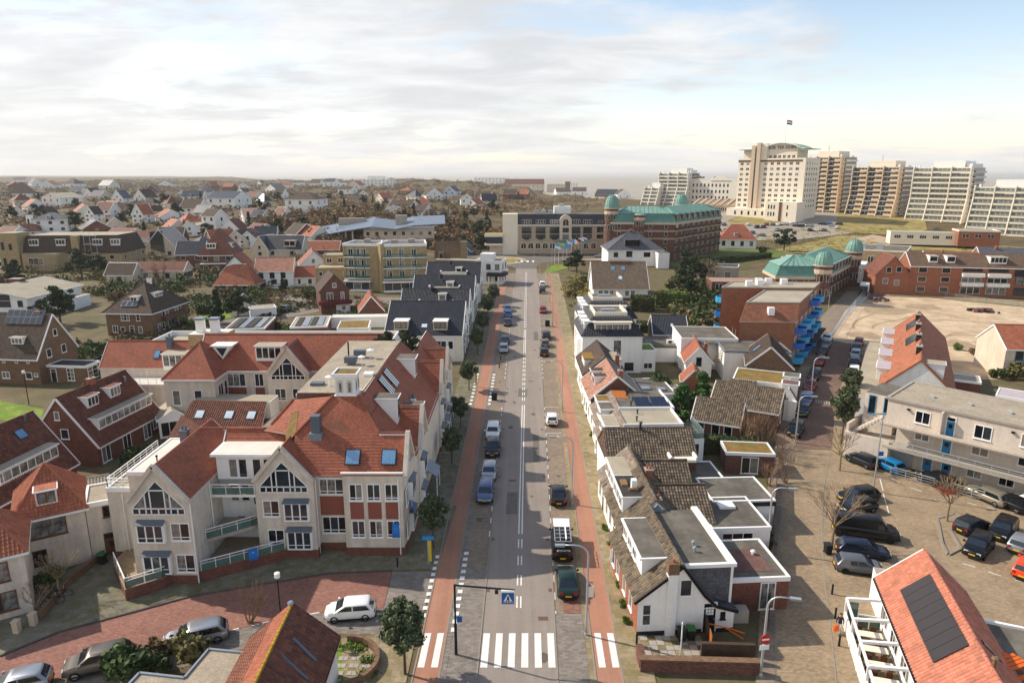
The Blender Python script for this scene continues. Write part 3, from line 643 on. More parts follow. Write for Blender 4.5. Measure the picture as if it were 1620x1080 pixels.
def hedge(pts,w,h,label,m=None,dens=60,size=.14,group=None,z=None,name='hedge'):
    """clipped hedge along ground points: box of leaves on a dark twig core"""
    m=m or LHED; V_=[];F_=[];T_=[];off=0; core=MB(); p0=pts[0]; root=empty(name,p0,0,label,'hedge',group)
    R=np.random.RandomState(len(pts)+int(abs(p0.x)*10))
    for a,b in zip(pts,pts[1:]):
        a=a-p0;b=b-p0; d=b-a; L_=d.length; d=d.normalized(); nn=Vector((-d.y,d.x,0)); n=int(dens*(L_*(w+2*h)+2*w*h))
        face=R.choice(4,n,p=np.array([w*L_,h*L_,h*L_,2*w*h])/(w*L_+2*h*L_+2*w*h)); t=R.rand(n)*L_; u=(R.rand(n)-.5)*w; z=R.rand(n)*h
        u=np.where(face==1,w/2,np.where(face==2,-w/2,u)); z=np.where(face==0,h,z); t=np.where(face==3,np.where(R.rand(n)<.5,0,L_),t)
        pos=np.array(a)[None]+np.outer(t,np.array(d))+np.outer(u,np.array(nn)); pos[:,2]+=z; pos+=R.normal(size=(n,3))*.07
        nr=R.normal(size=(n,3)); nr[:,2]+=np.where(face==0,1.5,0); nr/=np.linalg.norm(nr,axis=1)[:,None]
        A=np.cross(nr,R.normal(size=(n,3))); A/=np.linalg.norm(A,axis=1)[:,None]; B=np.cross(nr,A); s=size*(.6+.8*R.rand(n))[:,None]
        v=np.stack([pos-A*s,pos-B*s*.7,pos+A*s,pos+B*s*.7],1).reshape(-1,3); V_.append(v); F_.append(np.arange(4*n).reshape(-1,4)+off); off+=4*n; T_.append(R.rand(n)**1.4)
        M=Matrix((d,nn,Vector((0,0,1)))).transposed().to_4x4(); M.translation=a; core.box(.08,-w/2+.1,-.3,L_-.08,w/2-.1,h-.1,BARK,M)
    core.build('stem',root); obj('foliage',leafmesh('foliage',np.concatenate(V_),np.concatenate(F_),np.concatenate(T_),m),root); return root
# ---------- street furniture ----------
POLE=mat('pole_grey','b9bcbe',.4,metal=.5,v=.03); POLED=mat('pole_dark','2c3033',.5,v=.1)
def lamp(px,py,side,label,h=7.8,arm=1.9,p=None,m=None):
    """curved grey lamp post, arm towards angle side (deg)"""
    p=p or G(px,py); r=empty('street_lamp',p,math.radians(side),label,'street lamp','curved grey lamp posts'); m=m or POLE
    b=MB(); b.tube([(0,0,-.2),(0,0,1.2),(0,0,h-.9)]+[(arm*.55*(1-math.cos(t)),0,h-.9+.9*math.sin(t)) for t in(.4,.8,1.2,1.57)]+[(arm,0,h)],[.11,.1,.075,.07,.065,.06,.055,.05],8,m); b.build('pole',r,smooth=True)
    c=MB(); c.box(arm-.1,-.14,h-.09,arm+.65,.14,h+.06,GREYM); c.box(arm,-.11,h-.11,arm+.6,.11,h-.088,LAMPW); c.build('lamp_head',r); d=MB(); d.lathe([(.14,-.1),(.14,.25),(.1,.3)],8,m); d.build('base',r); return r
def bollard(px,py,label,h=1.,m=None,group='dark bollards',p=None):
    p=p or G(px,py); b=MB(); b.lathe([(.09,-.1),(.08,h*.85),(.1,h*.88),(.1,h*.95),(.06,h)],8,m or PLAS); o=b.build('bollard'); o.location=p; tag(o,label,'bollard',group); return o
def prismpoly(name,pts,z0,z1,m,kind='structure',mt=None):
    b=MB(); b.prism(pts,z0,z1,m,mt); return b.build(name,kind=kind)
# ================= GROUND =================
XC=lambda Y:.583+.0237*(Y-50.9)
def tw(a,b,Y): return a+(b-a)*(Y-42)/143.
def RD(t,Y,dz=0): return Vector((XC(Y)+t,Y,base(Y)+dz))
ASPH=mat('asphalt','8d8278',.9,'road',v=.07,ns=.25); CLINK=mat('brown_clinker','8c7c6b',.9,'paver',col2='7b6c5d',sc=(.3,.12),v=.16,ns=.3); CLINKR=mat('red_clinker','93695b',.9,'paver',col2='80594d',sc=(.24,.1),v=.16,ns=.3); BIKE=mat('red_asphalt','a37660',.9,'road',v=.1,ns=.3); PAVE=mat('mossy_pavers','777062',.92,'paver',col2='696648',sc=(.6,.6),v=.28,ns=.5); PAVET=mat('tan_pavers','92826a',.92,'paver',col2='80744f',sc=(.6,.6),v=.25,ns=.5); PAVEG=mat('grey_pavers','857c74',.92,'paver',col2='756c62',sc=(.42,.21),v=.16,ns=.4); LOT=mat('yellow_clinker','98846a',.92,'paver',col2='8b7860',sc=(.3,.15),v=.2,ns=.35); STREETR=mat('purple_clinker','7a6255',.92,'paver',col2='685349',sc=(.3,.12),v=.18,ns=.3)
SAND=mat('sand','c9b294',.97,v=.16,ns=.22,col2='b49b7d'); SOIL=mat('garden_ground','6a5a44',.95,v=.3,ns=.25,col2='5c5a36'); DUNE=mat('dune_ground','665639',.95,v=.3,ns=.06,col2='4f462c'); GRASS=mat('lawn','5f7a26',.95,'grain',v=.3,ns=.3,col2='78872f'); DRYG=mat('dry_grass','a08a54',.95,'grain',v=.3,ns=.15,col2='7a7440'); KERB=mat('kerb_stone','8f8578',.9,v=.12); MARK=mat('road_paint','e4e0d8',.7,v=.16,ns=2.5); ASPHD=mat('dark_asphalt','6d675f',.9,'grain',v=.12,ns=.2); SEA=mat('sea_water','a89d8b',.6,v=.06,ns=.01,col2='97907f',spec=.15); BEACH=mat('beach_sand','c4b293',.95,v=.1,ns=.02)
def terrain():
    ys=list(range(-60,520,10))+[520+20*i for i in range(24)]+[1000+80*i for i in range(25)]+[3000+400*i for i in range(13)]+[9000,12000,16000,24000,40000]
    xs=[-40000,-20000,-12000,-8000]+[-6000+400*i for i in range(10)]+[-2000+80*i for i in range(17)]+[-640+20*i for i in range(17)]+list(range(-300,301,10))+[320+20*i for i in range(14)]+[600+100*i for i in range(8)]+[1500,3000,6000,12000]
    xs=sorted(set(xs)); ys=sorted(set(ys)); vs=[(x,y,g(x,y)) for y in ys for x in xs]; n=len(xs); fs=[];mi=[]
    for j in range(len(ys)-1):
        for i in range(n-1):
            fs.append((j*n+i,j*n+i+1,(j+1)*n+i+1,(j+1)*n+i)); x,y=xs[i],ys[j]; c=coast(x,y); mi.append(2 if c>-12 else (1 if y>=240 else 0))
    me=bpy.data.meshes.new('ground'); me.from_pydata(vs,[],fs)
    for m in(SOIL,DUNE,BEACH): me.materials.append(m)
    me.polygons.foreach_set('material_index',mi); me.polygons.foreach_set('use_smooth',[True]*len(fs)); me.set_sharp_from_angle(angle=math.radians(20)); uvmap(me); return obj('ground',me,kind='structure')
ground=terrain()
b=MB(); b.poly([(-60000,300,-6),(60000,300,-6),(60000,80000,-6),(-60000,80000,-6)],SEA); b.build('sea',kind='structure')
def sheet(name,pts,dz,m,skirt=0,kind='structure',parent=None):
    pts=[Vector((p[0],p[1],0)) for p in pts]
    bm=bmesh.new(); f=bm.faces.new([bm.verts.new(p) for p in pts]); bmesh.ops.triangulate(bm,faces=[f])
    ys=[p.y for p in pts]; xs=[p.x for p in pts]; cuts=[(0,1,60),(0,1,260)]
    if max(ys)>235: cuts+=[(0,1,y) for y in range(int(max(235,min(ys)))//10*10,int(max(ys))+1,10)]+[(1,0,x) for x in range(int(min(xs))//10*10,int(max(xs))+1,10)]
    for ax,ay,c in cuts:
        v=ys if ay else xs
        if min(v)<c<max(v): bmesh.ops.bisect_plane(bm,geom=bm.verts[:]+bm.edges[:]+bm.faces[:],plane_co=(c*ax if not ay else 0,c if ay else 0,0) if ay else (c,0,0),plane_no=(0,1,0) if ay else (1,0,0))
    bmesh.ops.recalc_face_normals(bm,faces=bm.faces[:])
    for v in bm.verts: v.co.z=g(v.co.x,v.co.y)+dz+(.14 if v.co.y>262 else 0)
    if bm.faces and sum(f.normal.z for f in bm.faces)<0: bmesh.ops.reverse_faces(bm,faces=bm.faces[:])
    if skirt:
        r=bmesh.ops.extrude_face_region(bm,geom=bm.faces[:]); 
        for e in r['geom']:
            if isinstance(e,bmesh.types.BMVert): e.co.z-=0
        nv=set(e for e in r['geom'] if isinstance(e,bmesh.types.BMVert))
        for v in bm.verts:
            if v not in nv: v.co.z-=skirt
    me=bpy.data.meshes.new(name); bm.to_mesh(me); bm.free(); me.materials.append(m); uvmap(me); return obj(name,me,parent,kind=kind)
def band(name,l,r,y0,y1,dz,m,**k):
    """strip along the main road between two (near,far) offsets"""
    Y=[y0,y1]; return sheet(name,[RD(tw(*l,y),y) for y in Y]+[RD(tw(*r,y),y) for y in Y[::-1]],dz,m,**k)
def kerb(name,pts,w=.14,h=.12,m=None):
    b=MB(); q=[]
    for a,c in zip(pts,pts[1:]):
        n=max(1,int((c-a).length/12)); q+=[a.lerp(c,i/n) for i in range(n)]
    q.append(pts[-1])
    for a,c in zip(q,q[1:]): b.bar((a.x,a.y,g(a.x,a.y)+h/2-.03),(c.x,c.y,g(c.x,c.y)+h/2-.03),w,h+.06,m or KERB)
    return b.build(name,kind='structure')
YE=243
road=band('main_road',(-2.9,-3.45),(2.9,3.45),28,YE,.02,ASPH)
for s_,nm in((-1,'left'),(1,'right')): band('parking_lane',(s_*2.904,s_*3.454),(s_*5.2,s_*6.1),28,YE-10,.016,CLINK)
band('cycle_path',(-7.5,-8.1),(-5.6,-6.1),28,YE,.03,BIKE); band('cycle_path',(5.65,6.5),(7.57,8.25),28,YE-4,.03,BIKE)
band('kerb_strip',(-5.6,-6.1),(-5.15,-5.6),28,YE-8,.05,PAVEG); band('kerb_strip',(5.2,6.0),(5.65,6.5),28,YE-8,.05,PAVET)
band('pavement',(-10.75,-11.6),(-7.5,-8.1),64.5,206,.06,PAVE); band('pavement',(7.57,8.25),(9.9,10.8),28,YE-10,.06,PAVET)
band('crossing_pavement',(-5.15,-5.2),(-2.95,-3.),28,56,.034,PAVEG); band('crossing_pavement',(2.95,3.),(5.2,5.25),28,49.2,.034,PAVEG)
sheet('red_paver_patch',[RD(3.7,49.3),RD(5.1,49.3),RD(5.1,51.2),RD(3.7,51.2)],.038,CLINKR)
for t in((-7.5,-8.1),(-5.6,-6.1),(5.65,6.5),(7.57,8.25),(-2.9,-3.45),(2.9,3.45)): kerb('kerb',[RD(tw(*t,y),y) for y in(28,60,150,YE-12)],.12,.07)
# side street lower left
up=[(-160,1098),(0,1038),(95,999.5),(201,971),(301.5,943.7),(410,925),(457,918),(515,908),(620,903)]
lo=[(606.7,961),(505,968.7),(410,987),(376,994.3),(241,1030),(200,1041),(100,1072),(-60,1130)]
GP=lambda L:[P(*p) for p in L]
sheet('side_street',GP(up+lo),.018,CLINKR)
sheet('parking_strip',GP([(607,961.5),(505,969.2),(410,987.5),(376,994.8),(241,1030.5),(200,1041.5),(-60,1131),(60,1150),(220,1075),(400,1022),(520,1002),(600,1003)]),.014,PAVEG)
sheet('junction_paving',GP([(621,903.5),(690,903),(655,1015),(600,1016),(600.5,1003),(607.5,961)]),.018,PAVEG)
sheet('pavement',GP([(690,902.5),(620.5,902.5),(515,907.5),(410,924.5),(301,943),(201,970.5),(95,999),(0,1037.5),(-160,1097),(-200,1000),(0,960),(150,880),(200,862),(650,850),(660,800),(723,800)]),.05,PAVE)
sheet('corner_pavement',GP([(600,1003.5),(600,1016.5),(656,1016),(636,1110),(545,1120),(540,1010)]),.05,PAVET)
kerb('kerb',GP(up[1:]),.16,.13,mat('dark_kerb','57534d',.9))
# right-hand street, parking lot, sand lot
rs_l=[(1227,1085),(1227,902),(1236,823),(1238,775),(1254,710),(1264,690),(1290,610),(1311,536),(1338,492),(1372,462),(1425,425),(1450,402)]
rs_r=[(1500,404),(1455,440),(1405,468),(1372,478),(1352,520),(1346,545),(1336,592),(1321,637),(1317,690),(1314,712),(1302,778),(1300,843),(1304,915),(1313,984),(1324,1085)]
GG=lambda L:[G(*p) for p in L]
sheet('right_street',GG(rs_l[:5]+rs_r[9:]),.02,LOT)
sheet('right_street',GG(rs_l[4:]+rs_r[:10]),.016,STREETR)
sheet('pavement',GG([(1226.5,1085),(1226.5,902),(1235.5,823),(1237.5,775),(1253.5,710),(1263,690),(1289,610),(1310,536),(1337,492),(1371,461),(1340,461),(1300,500),(1240,640),(1215,760),(1195,1085)]),.07,CLINK)
sheet('pavement',GG([(1301,843),(1305,915),(1314,984),(1325,1085),(1450,1085),(1400,985),(1352,912),(1320,843)]),.05,LOT)
sheet('parking_lot',GG([(1302.5,778),(1300.5,843),(1320,843),(1350,915),(1395,990),(1700,990),(1800,840),(1620,800),(1392,735),(1350,735),(1315,712)]),.024,LOT)
sheet('pavement',GG([(1315,711),(1317.5,690),(1321.5,637),(1336.5,592),(1347,545),(1372,545),(1372,600),(1360,735)]),.05,LOT)
sand=sheet('sand_lot',GG([(1312,537),(1334,505),(1366,474),(1400,469),(1470,471),(1560,480),(1680,492),(1700,600),(1480,600),(1400,570),(1390,545),(1347,544)]),.02,SAND)
sheet('pavement',GG([(1312,536),(1338,503),(1372,471),(1377,463),(1368,462),(1336,492),(1309,530)]),.04,mat('pale_paving','b8b2aa',.9,v=.1))
sheet('pavement',GG([(1400,468),(1470,470),(1560,479),(1690,491),(1690,483),(1560,470),(1470,461),(1412,458)]),.03,PAVET)
for L in(rs_l[:5],rs_r[9:],rs_l[4:8]): kerb('kerb',GG(L),.13,.05)
# roundabout and far roads
C0=G(786,412); 
def disc(name,c,r0,r1,dz,m,n=40,h=0): return sheet(name,[(c.x+r1*math.cos(2*math.pi*i/n),c.y+r1*math.sin(2*math.pi*i/n)) for i in range(n)],dz,m,skirt=h)
disc('roundabout',C0,0,18,.024,ASPHD); disc('roundabout_ring',C0,0,11.5,.05,mat('pale_ring','b3a48f',.9,v=.1)); disc('roundabout_island',C0,0,9,.2,DRYG,h=.2)
sheet('main_road',[RD(-3.45,YE),RD(3.45,YE),RD(4.5,YE+14),(C0.x+15,C0.y-9),(C0.x+2,C0.y-17),(C0.x-4,C0.y-17),RD(-7,YE+10)],.022,ASPHD)
sheet('far_road',GG([(812,412),(850,404),(975,402),(975,408),(870,414),(826,424)]),.03,ASPHD)
sheet('far_plaza',GG([(760,404),(1010,399),(1010,412),(890,412),(850,403),(760,408)]),.02,mat('plaza_paving','b0a08a',.9,v=.12))
sheet('lawn',GG([(862,434),(908,421),(880,418),(866,424)]),.04,GRASS)
sheet('lawn',GG([(1040,420),(1120,392),(1270,396),(1255,404),(1180,418),(1130,425)]),.04,mat('winter_lawn','6b6c30',.95,'grain',v=.3,ns=.1,col2='51602a'))
sheet('lawn',GG([(-10,632),(70,648),(62,676),(-10,662)]),.04,GRASS)
sheet('lawn',GG([(306,486),(372,483),(378,500),(320,512)]),.04,GRASS)
sheet('lawn',GG([(660,477),(675,462),(720,461),(712,472)]),.04,GRASS)
sheet('lawn',GG([(1260,352),(1330,349),(1340,339),(1230,341)]),.1,GRASS)
sheet('lot_beyond',GG([(1040,366),(1330,352),(1420,360),(1260,380),(1060,384)]),.05,mat('lot_asphalt','9a8f80',.9,v=.12))
for q in([(1225,395),(1330,372),(1450,378),(1620,392),(1620,402),(1460,396),(1330,400),(1250,402)],[(1150,350),(1260,345),(1255,350),(1160,358)],[(1330,352),(1440,357),(1470,375),(1400,372),(1320,366)]): sheet('dune_grass',GG(q),.07,DRYG)
sheet('dune_path',GG([(1380,372),(1460,384),(1440,388),(1340,380)]),.12,mat('dune_path','b39b80',.9,v=.1))
# lanes between the gardens on the left
for q in([(180,540),(300,520),(430,490),(500,476),(560,470),(640,470),(640,480),(560,482),(440,505),(320,536),(190,556)],[(-40,690),(0,700),(60,720),(120,760),(140,790),(120,800),(60,760),(-40,720)],[(425,462),(470,468),(500,478),(440,500),(420,510),(400,500),(450,480)]): sheet('lane',GG(q),.02,PAVEG)
STN=mat('oil_stain','5f564d',.8,v=.2)
for i in range(26):
    t=RN.choice([-4.2,4.2,-1.6,1.6])+RN.uniform(-.5,.5); c_=RD(t,44+i*5.2); r_=RN.uniform(.15,.45); sheet('oil_stain',[(c_.x+r_*math.cos(k)*RN.uniform(.6,1.2),c_.y+r_*1.6*math.sin(k)*RN.uniform(.6,1.2)) for k in(0,.8,1.6,2.4,3.2,4,4.8,5.6)],.0245 if abs(t)<3 else .0205,STN,parent=road)
TRK=mat('sand_track','a18a6c',.97,v=.2,ns=.5); SDK=mat('damp_sand','a38d72',.97,v=.25,ns=.3)
for a,c in(((1385,505),(1480,520)),((1470,507),(1600,512)),((1500,530),(1580,524)),((1495,533),(1575,528)),((1380,520),(1430,500)),((1540,540),(1570,556)),((1420,488),(1530,500)),((1425,491),(1535,504)),((1350,520),(1390,486))):
    a,c=G(*a),G(*c); d=(c-a); n_=Vector((-d.y,d.x,0)).normalized(); q=[a.lerp(c,i/6)+n_*(1.2*math.sin(i*.9)) for i in range(7)]; sheet('sand_track',[p+n_*.3 for p in q]+[p-n_*.3 for p in q[::-1]],.035,TRK,parent=sand)
for px,py,r_ in((1400,492,7),(1365,530,4),(1385,478,5),(1520,545,4),(1460,485,5)):
    c_=G(px,py); sheet('damp_patch',[(c_.x+r_*math.cos(k)*RN.uniform(.6,1.2),c_.y+r_*math.sin(k)*RN.uniform(.6,1.2)) for k in(0,.7,1.4,2.1,2.8,3.5,4.2,4.9,5.6)],.03,SDK,parent=sand)
# ---------- road markings ----------
def mark(name,q,dz=.026,parent=None):
    b=MB(); b.add([(p.x,p.y,g(p.x,p.y)+dz+d) for d in(0,.006) for p in q],[(4,5,6,7),(0,1,5,4),(1,2,6,5),(2,3,7,6),(3,0,4,7)],MARK); return b.build(name,parent)
for i in range(6):
    t=-2.72+i*1.0; mark('crossing_stripe',[RD(t,42.9),RD(t+.52,42.9),RD(t+.52,46.75),RD(t,46.75)],.026,road)
for o_,z in(((-7.32,-6.33),.036),((5.98,6.98),.036)):
    for t in o_: mark('crossing_stripe',[RD(t,42.9),RD(t+.5,42.9),RD(t+.5,46.75),RD(t,46.75)],.037,road)
m_=MB()
def dash(t,y0,y1,w=.12,dz=.026):
    q=[RD(t(y)+k*w/2,y) for y,k in((y0,-1),(y0,1),(y1,1),(y1,-1))]
    m_.poly([(p.x,p.y,g(p.x,p.y)+dz) for p in q],MARK)
c_=lambda d:(lambda y:d)
for y in(37,50.0,53.2,56.4,59.4): 
    for d in(-.16,.16): dash(c_(d),y,y+1.6)
for y in range(62,84,2):
    for d in(-.16,.16): dash(c_(d),y,y+2.001)
y=92.
for y in range(84,100,2):
    for d in(-.16,.16): dash(c_(d),y,y+2.001)
for i in range(10):
    for d in(-.16,.16): dash(c_(d),102+i*2.6,103.5+i*2.6)
for y in range(130,150,2):
    for d in(-.16,.16): dash(c_(d),y,y+2.001)
for i in range(32):
    for d in(-.18,.18): dash(c_(d),152+i*2.6,153.5+i*2.6,.14)
for i in range(66):
    y=48.5+i*2.6
    if y<100 or y>112: dash(lambda y:tw(3.02,3.6,y),y,y+1.1,.1,.03)
    if 59<y<100 or 112<y<200: dash(lambda y:tw(-3.02,-3.6,y),y,y+1.1,.1,.03)
for y in(88.5,94,99,124,130,136): 
    q=[RD(tw(3.1,3.6,y),y),RD(tw(5.1,6,y),y),RD(tw(5.1,6,y),y+.1),RD(tw(3.1,3.6,y),y+.1)]; m_.poly([(p.x,p.y,g(p.x,p.y)+.024) for p in q],MARK)
for i in range(60):
    a,b_=P(-40+i*22,1000),None
for (a,c) in(((241,1030),(215,1037)),((200,1042),(180,1047)),((378,993.5),(352,1000)),((410,987),(397,989.8)),((505,968.4),(484,972.2)),((430,982),(415,985))):
    a,c=P(*a),P(*c); d=(c-a).normalized(); n_=Vector((-d.y,d.x,0))*.06; m_.poly([(p.x,p.y,.026) for p in(a-n_,a+n_,c+n_,c-n_)][::-1] ,MARK)
for a,c in(((1392,757),(1397,776)),((1397,780),(1402,797)),((1403,800),(1406,812)),((1442,772),(1458,777)),((1410,757),(1424,762)),((1523,891),(1543,897)),((1563,904),(1584,911)),((1605,917),(1640,926)),((1530,795),(1545,799)),((1561,802),(1575,806)),((1478,790),(1490,795))):
    a,c=G(*a),G(*c); d=(c-a).normalized(); n_=Vector((-d.y,d.x,0))*.05; m_.poly([(p.x,p.y,g(p.x,p.y)+.032) for p in(a-n_,a+n_,c+n_,c-n_)],MARK)
for y_ in(633,636):
    a,c=G(1290,y_),G(1319,y_+4); d=(c-a).normalized(); n_=Vector((-d.y,d.x,0))*.12
    for i in range(7): p,q=a.lerp(c,i/7),a.lerp(c,(i+.55)/7); m_.poly([(v.x,v.y,g(v.x,v.y)+.03) for v in(p-n_,p+n_,q+n_,q-n_)],MARK)
for i in range(4): 
    p=RD(1.6+i*2.2-6,YE+16); 
    m_.poly([(p.x,p.y,g(p.x,p.y)+.2),(p.x+.9,p.y,g(p.x,p.y)+.2),(p.x+.9,p.y+5,g(p.x,p.y+5)+.2),(p.x,p.y+5,g(p.x,p.y+5)+.2)],MARK)
m_.build('line_marking',road,kind='stuff')
for i in range(12):
    y=46.9+i*1.02; t=tw(-5.32,-5.3,y)
    if i<12: mark('block_marking',[RD(t,y),RD(t+.42,y),RD(t+.42,y+.5),RD(t,y+.5)],.06,road)
for i in range(10):
    y=48.7+i*.98; t=tw(-7.95,-8.1,y); mark('block_marking',[RD(t,y),RD(t+.42,y),RD(t+.42,y+.5),RD(t,y+.5)],.06,road)
for i in range(10):
    y=100+i*1.7
    for t in(-5.5,-8.4): mark('block_marking',[RD(t,y),RD(t+.45,y),RD(t+.45,y+.8),RD(t,y+.8)],.07,road)
for t,y,w_,l_ in((-1.6,66,1.2,5),(1.4,79,.8,9),(-.9,104,1.5,4),(1.9,140,1.,8),(-2.,160,.9,6)): sheet('asphalt_patch',[RD(t,y),RD(t+w_,y),RD(t+w_,y+l_),RD(t,y+l_)],.023,ASPHD,parent=road)
for y in(52.5,61,75,90,108,127,150):
    for s_ in(-1,1): p=RD(s_*2.7,y); b=MB(); b.box(p.x-.15,p.y-.25,p.z+.022,p.x+.15,p.y+.25,p.z+.029,mat('iron_cover','6a5148',.7,v=.2)); b.build('drain_grate',road)
# manhole covers, soft wear patches
IRON=mat('iron_cover','6a5148',.7,v=.2)
for p in(RD(2.0,48.6),RD(-1.1,74.),RD(1.2,112.)):
    b=MB(); b.box(p.x-.4,p.y-.25,p.z+.022,p.x+.4,p.y+.25,p.z+.03,IRON); b.build('manhole_cover',road)
# ================= THE RED-ROOFED APARTMENT COMPLEX =================
OX,OY=-20,58
hero=empty('apartment_complex',(OX,OY,0),0,'large cream apartment complex with red tiled roofs and a white turret','apartment building')
HM=lambda x,y,z=0,r=0: T(x-OX,y-OY,z)@RZ(math.radians(r))
def hpoly(name,polys,m,th=.16,style='flat',und=None):
    b=MB(); 
    for p in polys: b.slab([Vector((q[0]-OX,q[1]-OY,q[2])) for q in p],th,m,und or WHITE)
    o=b.build(name,hero)
    for p in polys:
        if style: tiles(o,[Vector((q[0]-OX,q[1]-OY,q[2]+.002)) for q in p],m,style,.3,.3)
    return o
def triwin(root,M,x,z,w,h):
    """tall gable window cut to the roof pitch, with a low row of small panes"""
    b=MB(); t=.09; zz=z+.55
    def fr(a,c): b.bar((a[0],-.02,a[1]),(c[0],-.02,c[1]),.12,t,WHITE)
    A,B_,Cx=(x,z),(x+w,z),(x+w/2,z+h); e0=.62
    L=(x,zz+.05);R_=(x+w,zz+.05)
    fr(A,B_); fr((x,zz),(x+w,zz)); fr(A,L); fr(B_,R_); fr(L,Cx); fr(R_,Cx)
    hz_=lambda u: zz+.05+(h-.6)*(1-abs(u-.5)*2)
    for u in(.26,.36,.64,.74): fr((x+w*u,z),(x+w*u,hz_(u)))
    fr((x+w*.36,z+h*.72),(x+w*.64,z+h*.72))
    for u in(.13,.5,.87): fr((x+w*u,z),(x+w*u,zz))
    o=b.build('gable_window',root,M)
    us=[0,.26,.36,.64,.74,1]
    for i in range(5):
        a,c=us[i],us[i+1]; q=MB(); p=[(x+w*a,zz),(x+w*c,zz),(x+w*c,hz_(c))]+([(x+w*.5,z+h)] if a<.5<c else [])+[(x+w*a,hz_(a))]
        q.poly([(u,-.004-.001*i,v) for u,v in p],RN.choice([G1,G2,G3])); q.build('pane',o)
    q=MB(); q.poly([(x,-.003,z),(x+w,-.003,z),(x+w,-.003,zz),(x,-.003,zz)],G1); q.build('pane',o); return o
def bay(root,M,x,z,w,h,n=3):
    b=MB(); b.box(x-.1,-.42,z-.1,x+w+.1,-.0,z,WHITE); b.box(x-.1,-.42,z+h,x+w+.1,0,z+h+.06,WHITE); b.add([(x-.18,-.55,z+h+.06),(x+w+.18,-.55,z+h+.06),(x+w+.08,0,z+h+.36),(x-.08,0,z+h+.36),(x-.18,-.55,z+h+.03),(x+w+.18,-.55,z+h+.03)],[(0,1,2,3),(4,5,1,0),(0,3,4),(1,5,2)],LEAD)
    b.box(x-.1,-.36,z,x,0,z+h,WHITE); b.box(x+w,-.36,z,x+w+.1,0,z+h,WHITE)
    o=b.build('bay_window',root,M); obj('window',_farwin(w,h,n,1,WHITE,G2),o,T(x,-.36,z)); 
    c=MB(); c.box(x+.1,-.47,z+.4,x+w-.1,-.44,z+.46,WHITE); c.build('window_bar',o); return o
def hwin(M,us,z,w,h,n=2,hb=.35):
    for u in us: win(hero,M,u,z,w,h,n,1,hb=hb)
def rainpipe(p,q): b=MB(); b.tube([(p[0]-OX,p[1]-OY,p[2]),(q[0]-OX,q[1]-OY,q[2])],.06,6,WHITE); b.build('rainwater_pipe',hero)
def gabcope(B_,ov=.0):
    b=MB(); W_,e,r=B_.W,B_.e,B_.r
    for a,c in(((-.05,-.12,e-.1),(W_/2,-.12,r+.28)),((W_+.05,-.12,e-.1),(W_/2,-.12,r+.28))): b.bar(a,c,.42,.34,STUCCO)
    b.build('gable_coping',hero,B_.M)
# --- gable block at the left end
g1=Blk(hero,HM(-32.9,53.4),5.3,11.6,8.); g1.gable('gv',11.,TRED,.05,.0,'flat',STUCCO); g1.walls(STUCCO,0,BRK,.9); gabcope(g1)
M=g1.fr('F'); triwin(hero,M,.42,6.75,4.45,3.1); bay(hero,M,.75,4.3,2.2,1.6); bay(hero,M,.95,1.3,2.2,1.65); hwin(M,[3.45],4.25,1.65,1.7); hwin(M,[3.6],1.2,1.65,1.75)
g1.chim(.9,9.3,9.,1.8,.7,.7,LEAD,2,LEAD); rainpipe((-27.5,53.3,.2),(-27.5,53.3,7.9)); rainpipe((-27.5,57.2,3),(-27.5,57.2,7.9))
wf=Blk(hero,HM(-34.2,56.2),2.6,8.,9.3); wf.walls(STUCCO); wf.flat(MEMB,.12,WHITE); wf.pipe(1.4,2.5,9.3,.5,.07,BLACK)
lt=Blk(hero,HM(-37.0,57.3),4.2,9.5,7.2); lt.walls(STUCCO,0,BRK,.9); lt.flat(BITL,.15,WHITE); railing(hero,[(-32.9-OX,57.35-OY,7.3),(-36.9-OX,57.4-OY,7.3),(-36.9-OX,66.6-OY,7.3)],.9)
win(hero,lt.fr('F'),2.6,4.3,.7,1.9,1); win(hero,lt.fr('F'),2.9,1.4,.7,1.9,1); rainpipe((-35.6,57.2,.2),(-35.6,57.2,6.8))
# --- link with terraces
lk=Blk(hero,HM(-27.7,59.6),7.6,5.6,8.); lk.gable('gu',11.,TRED,.1,.0,'flat',WHITE); lk.walls(STUCCOW,0,BRK,.9)
b=MB(); b.box(-27.3-OX,58.6-OY,7.6,-21.6-OX,61.6-OY,9.9,WHITE); d_=b.build('dormer',hero); b=MB(); b.box(-27.7-OX,58.3-OY,9.9,-21.3-OX,62.-OY,10.15,WHITE); b.box(-27.4-OX,58.5-OY,10.15,-21.5-OX,61.8-OY,10.18,MEMB); b.build('flat_roof',d_)
for u,n in((.5,1),(1.4,1),(2.7,1),(3.7,1)): win(hero,HM(-26.7,58.6),u,7.75,.85,1.9,n)
for u in(.2,1.2,2.3,3.4,4.3): win(hero,HM(-26.9,59.6),u,4.9 if u!=2.3 else 4.5,.8,1.75 if u!=2.3 else 2.2,1)
for u in(.6,2.6,3.7,4.5): win(hero,HM(-26.9,59.6),u,1.6,.85,1.8,1)
def deck(name,pts,z,th,m,rail=None,gl=True):
    b=MB(); b.prism([(x-OX,y-OY) for x,y in pts],z-th,z,m,BITL if th<1 else LOT); o=b.build(name,hero)
    if rail: railing(o,[(x-OX,y-OY,z) for x,y in rail],.95,WHITE,GBAL if gl else None)
deck('terrace',[(-27.6,55.3),(-24.1,57.9),(-23.6,58.6),(-23.6,60),(-27.6,60)],3.2,.3,CONC,[(-27.5,55.45),(-24.2,57.9),(-23.7,58.5)])
deck('terrace',[(-27.55,53.6),(-21.2,57.3),(-19.8,57.6),(-19.8,60),(-27.55,60)],1.1,1.3,BRK,[(-27.4,53.75),(-21.2,57.4)])
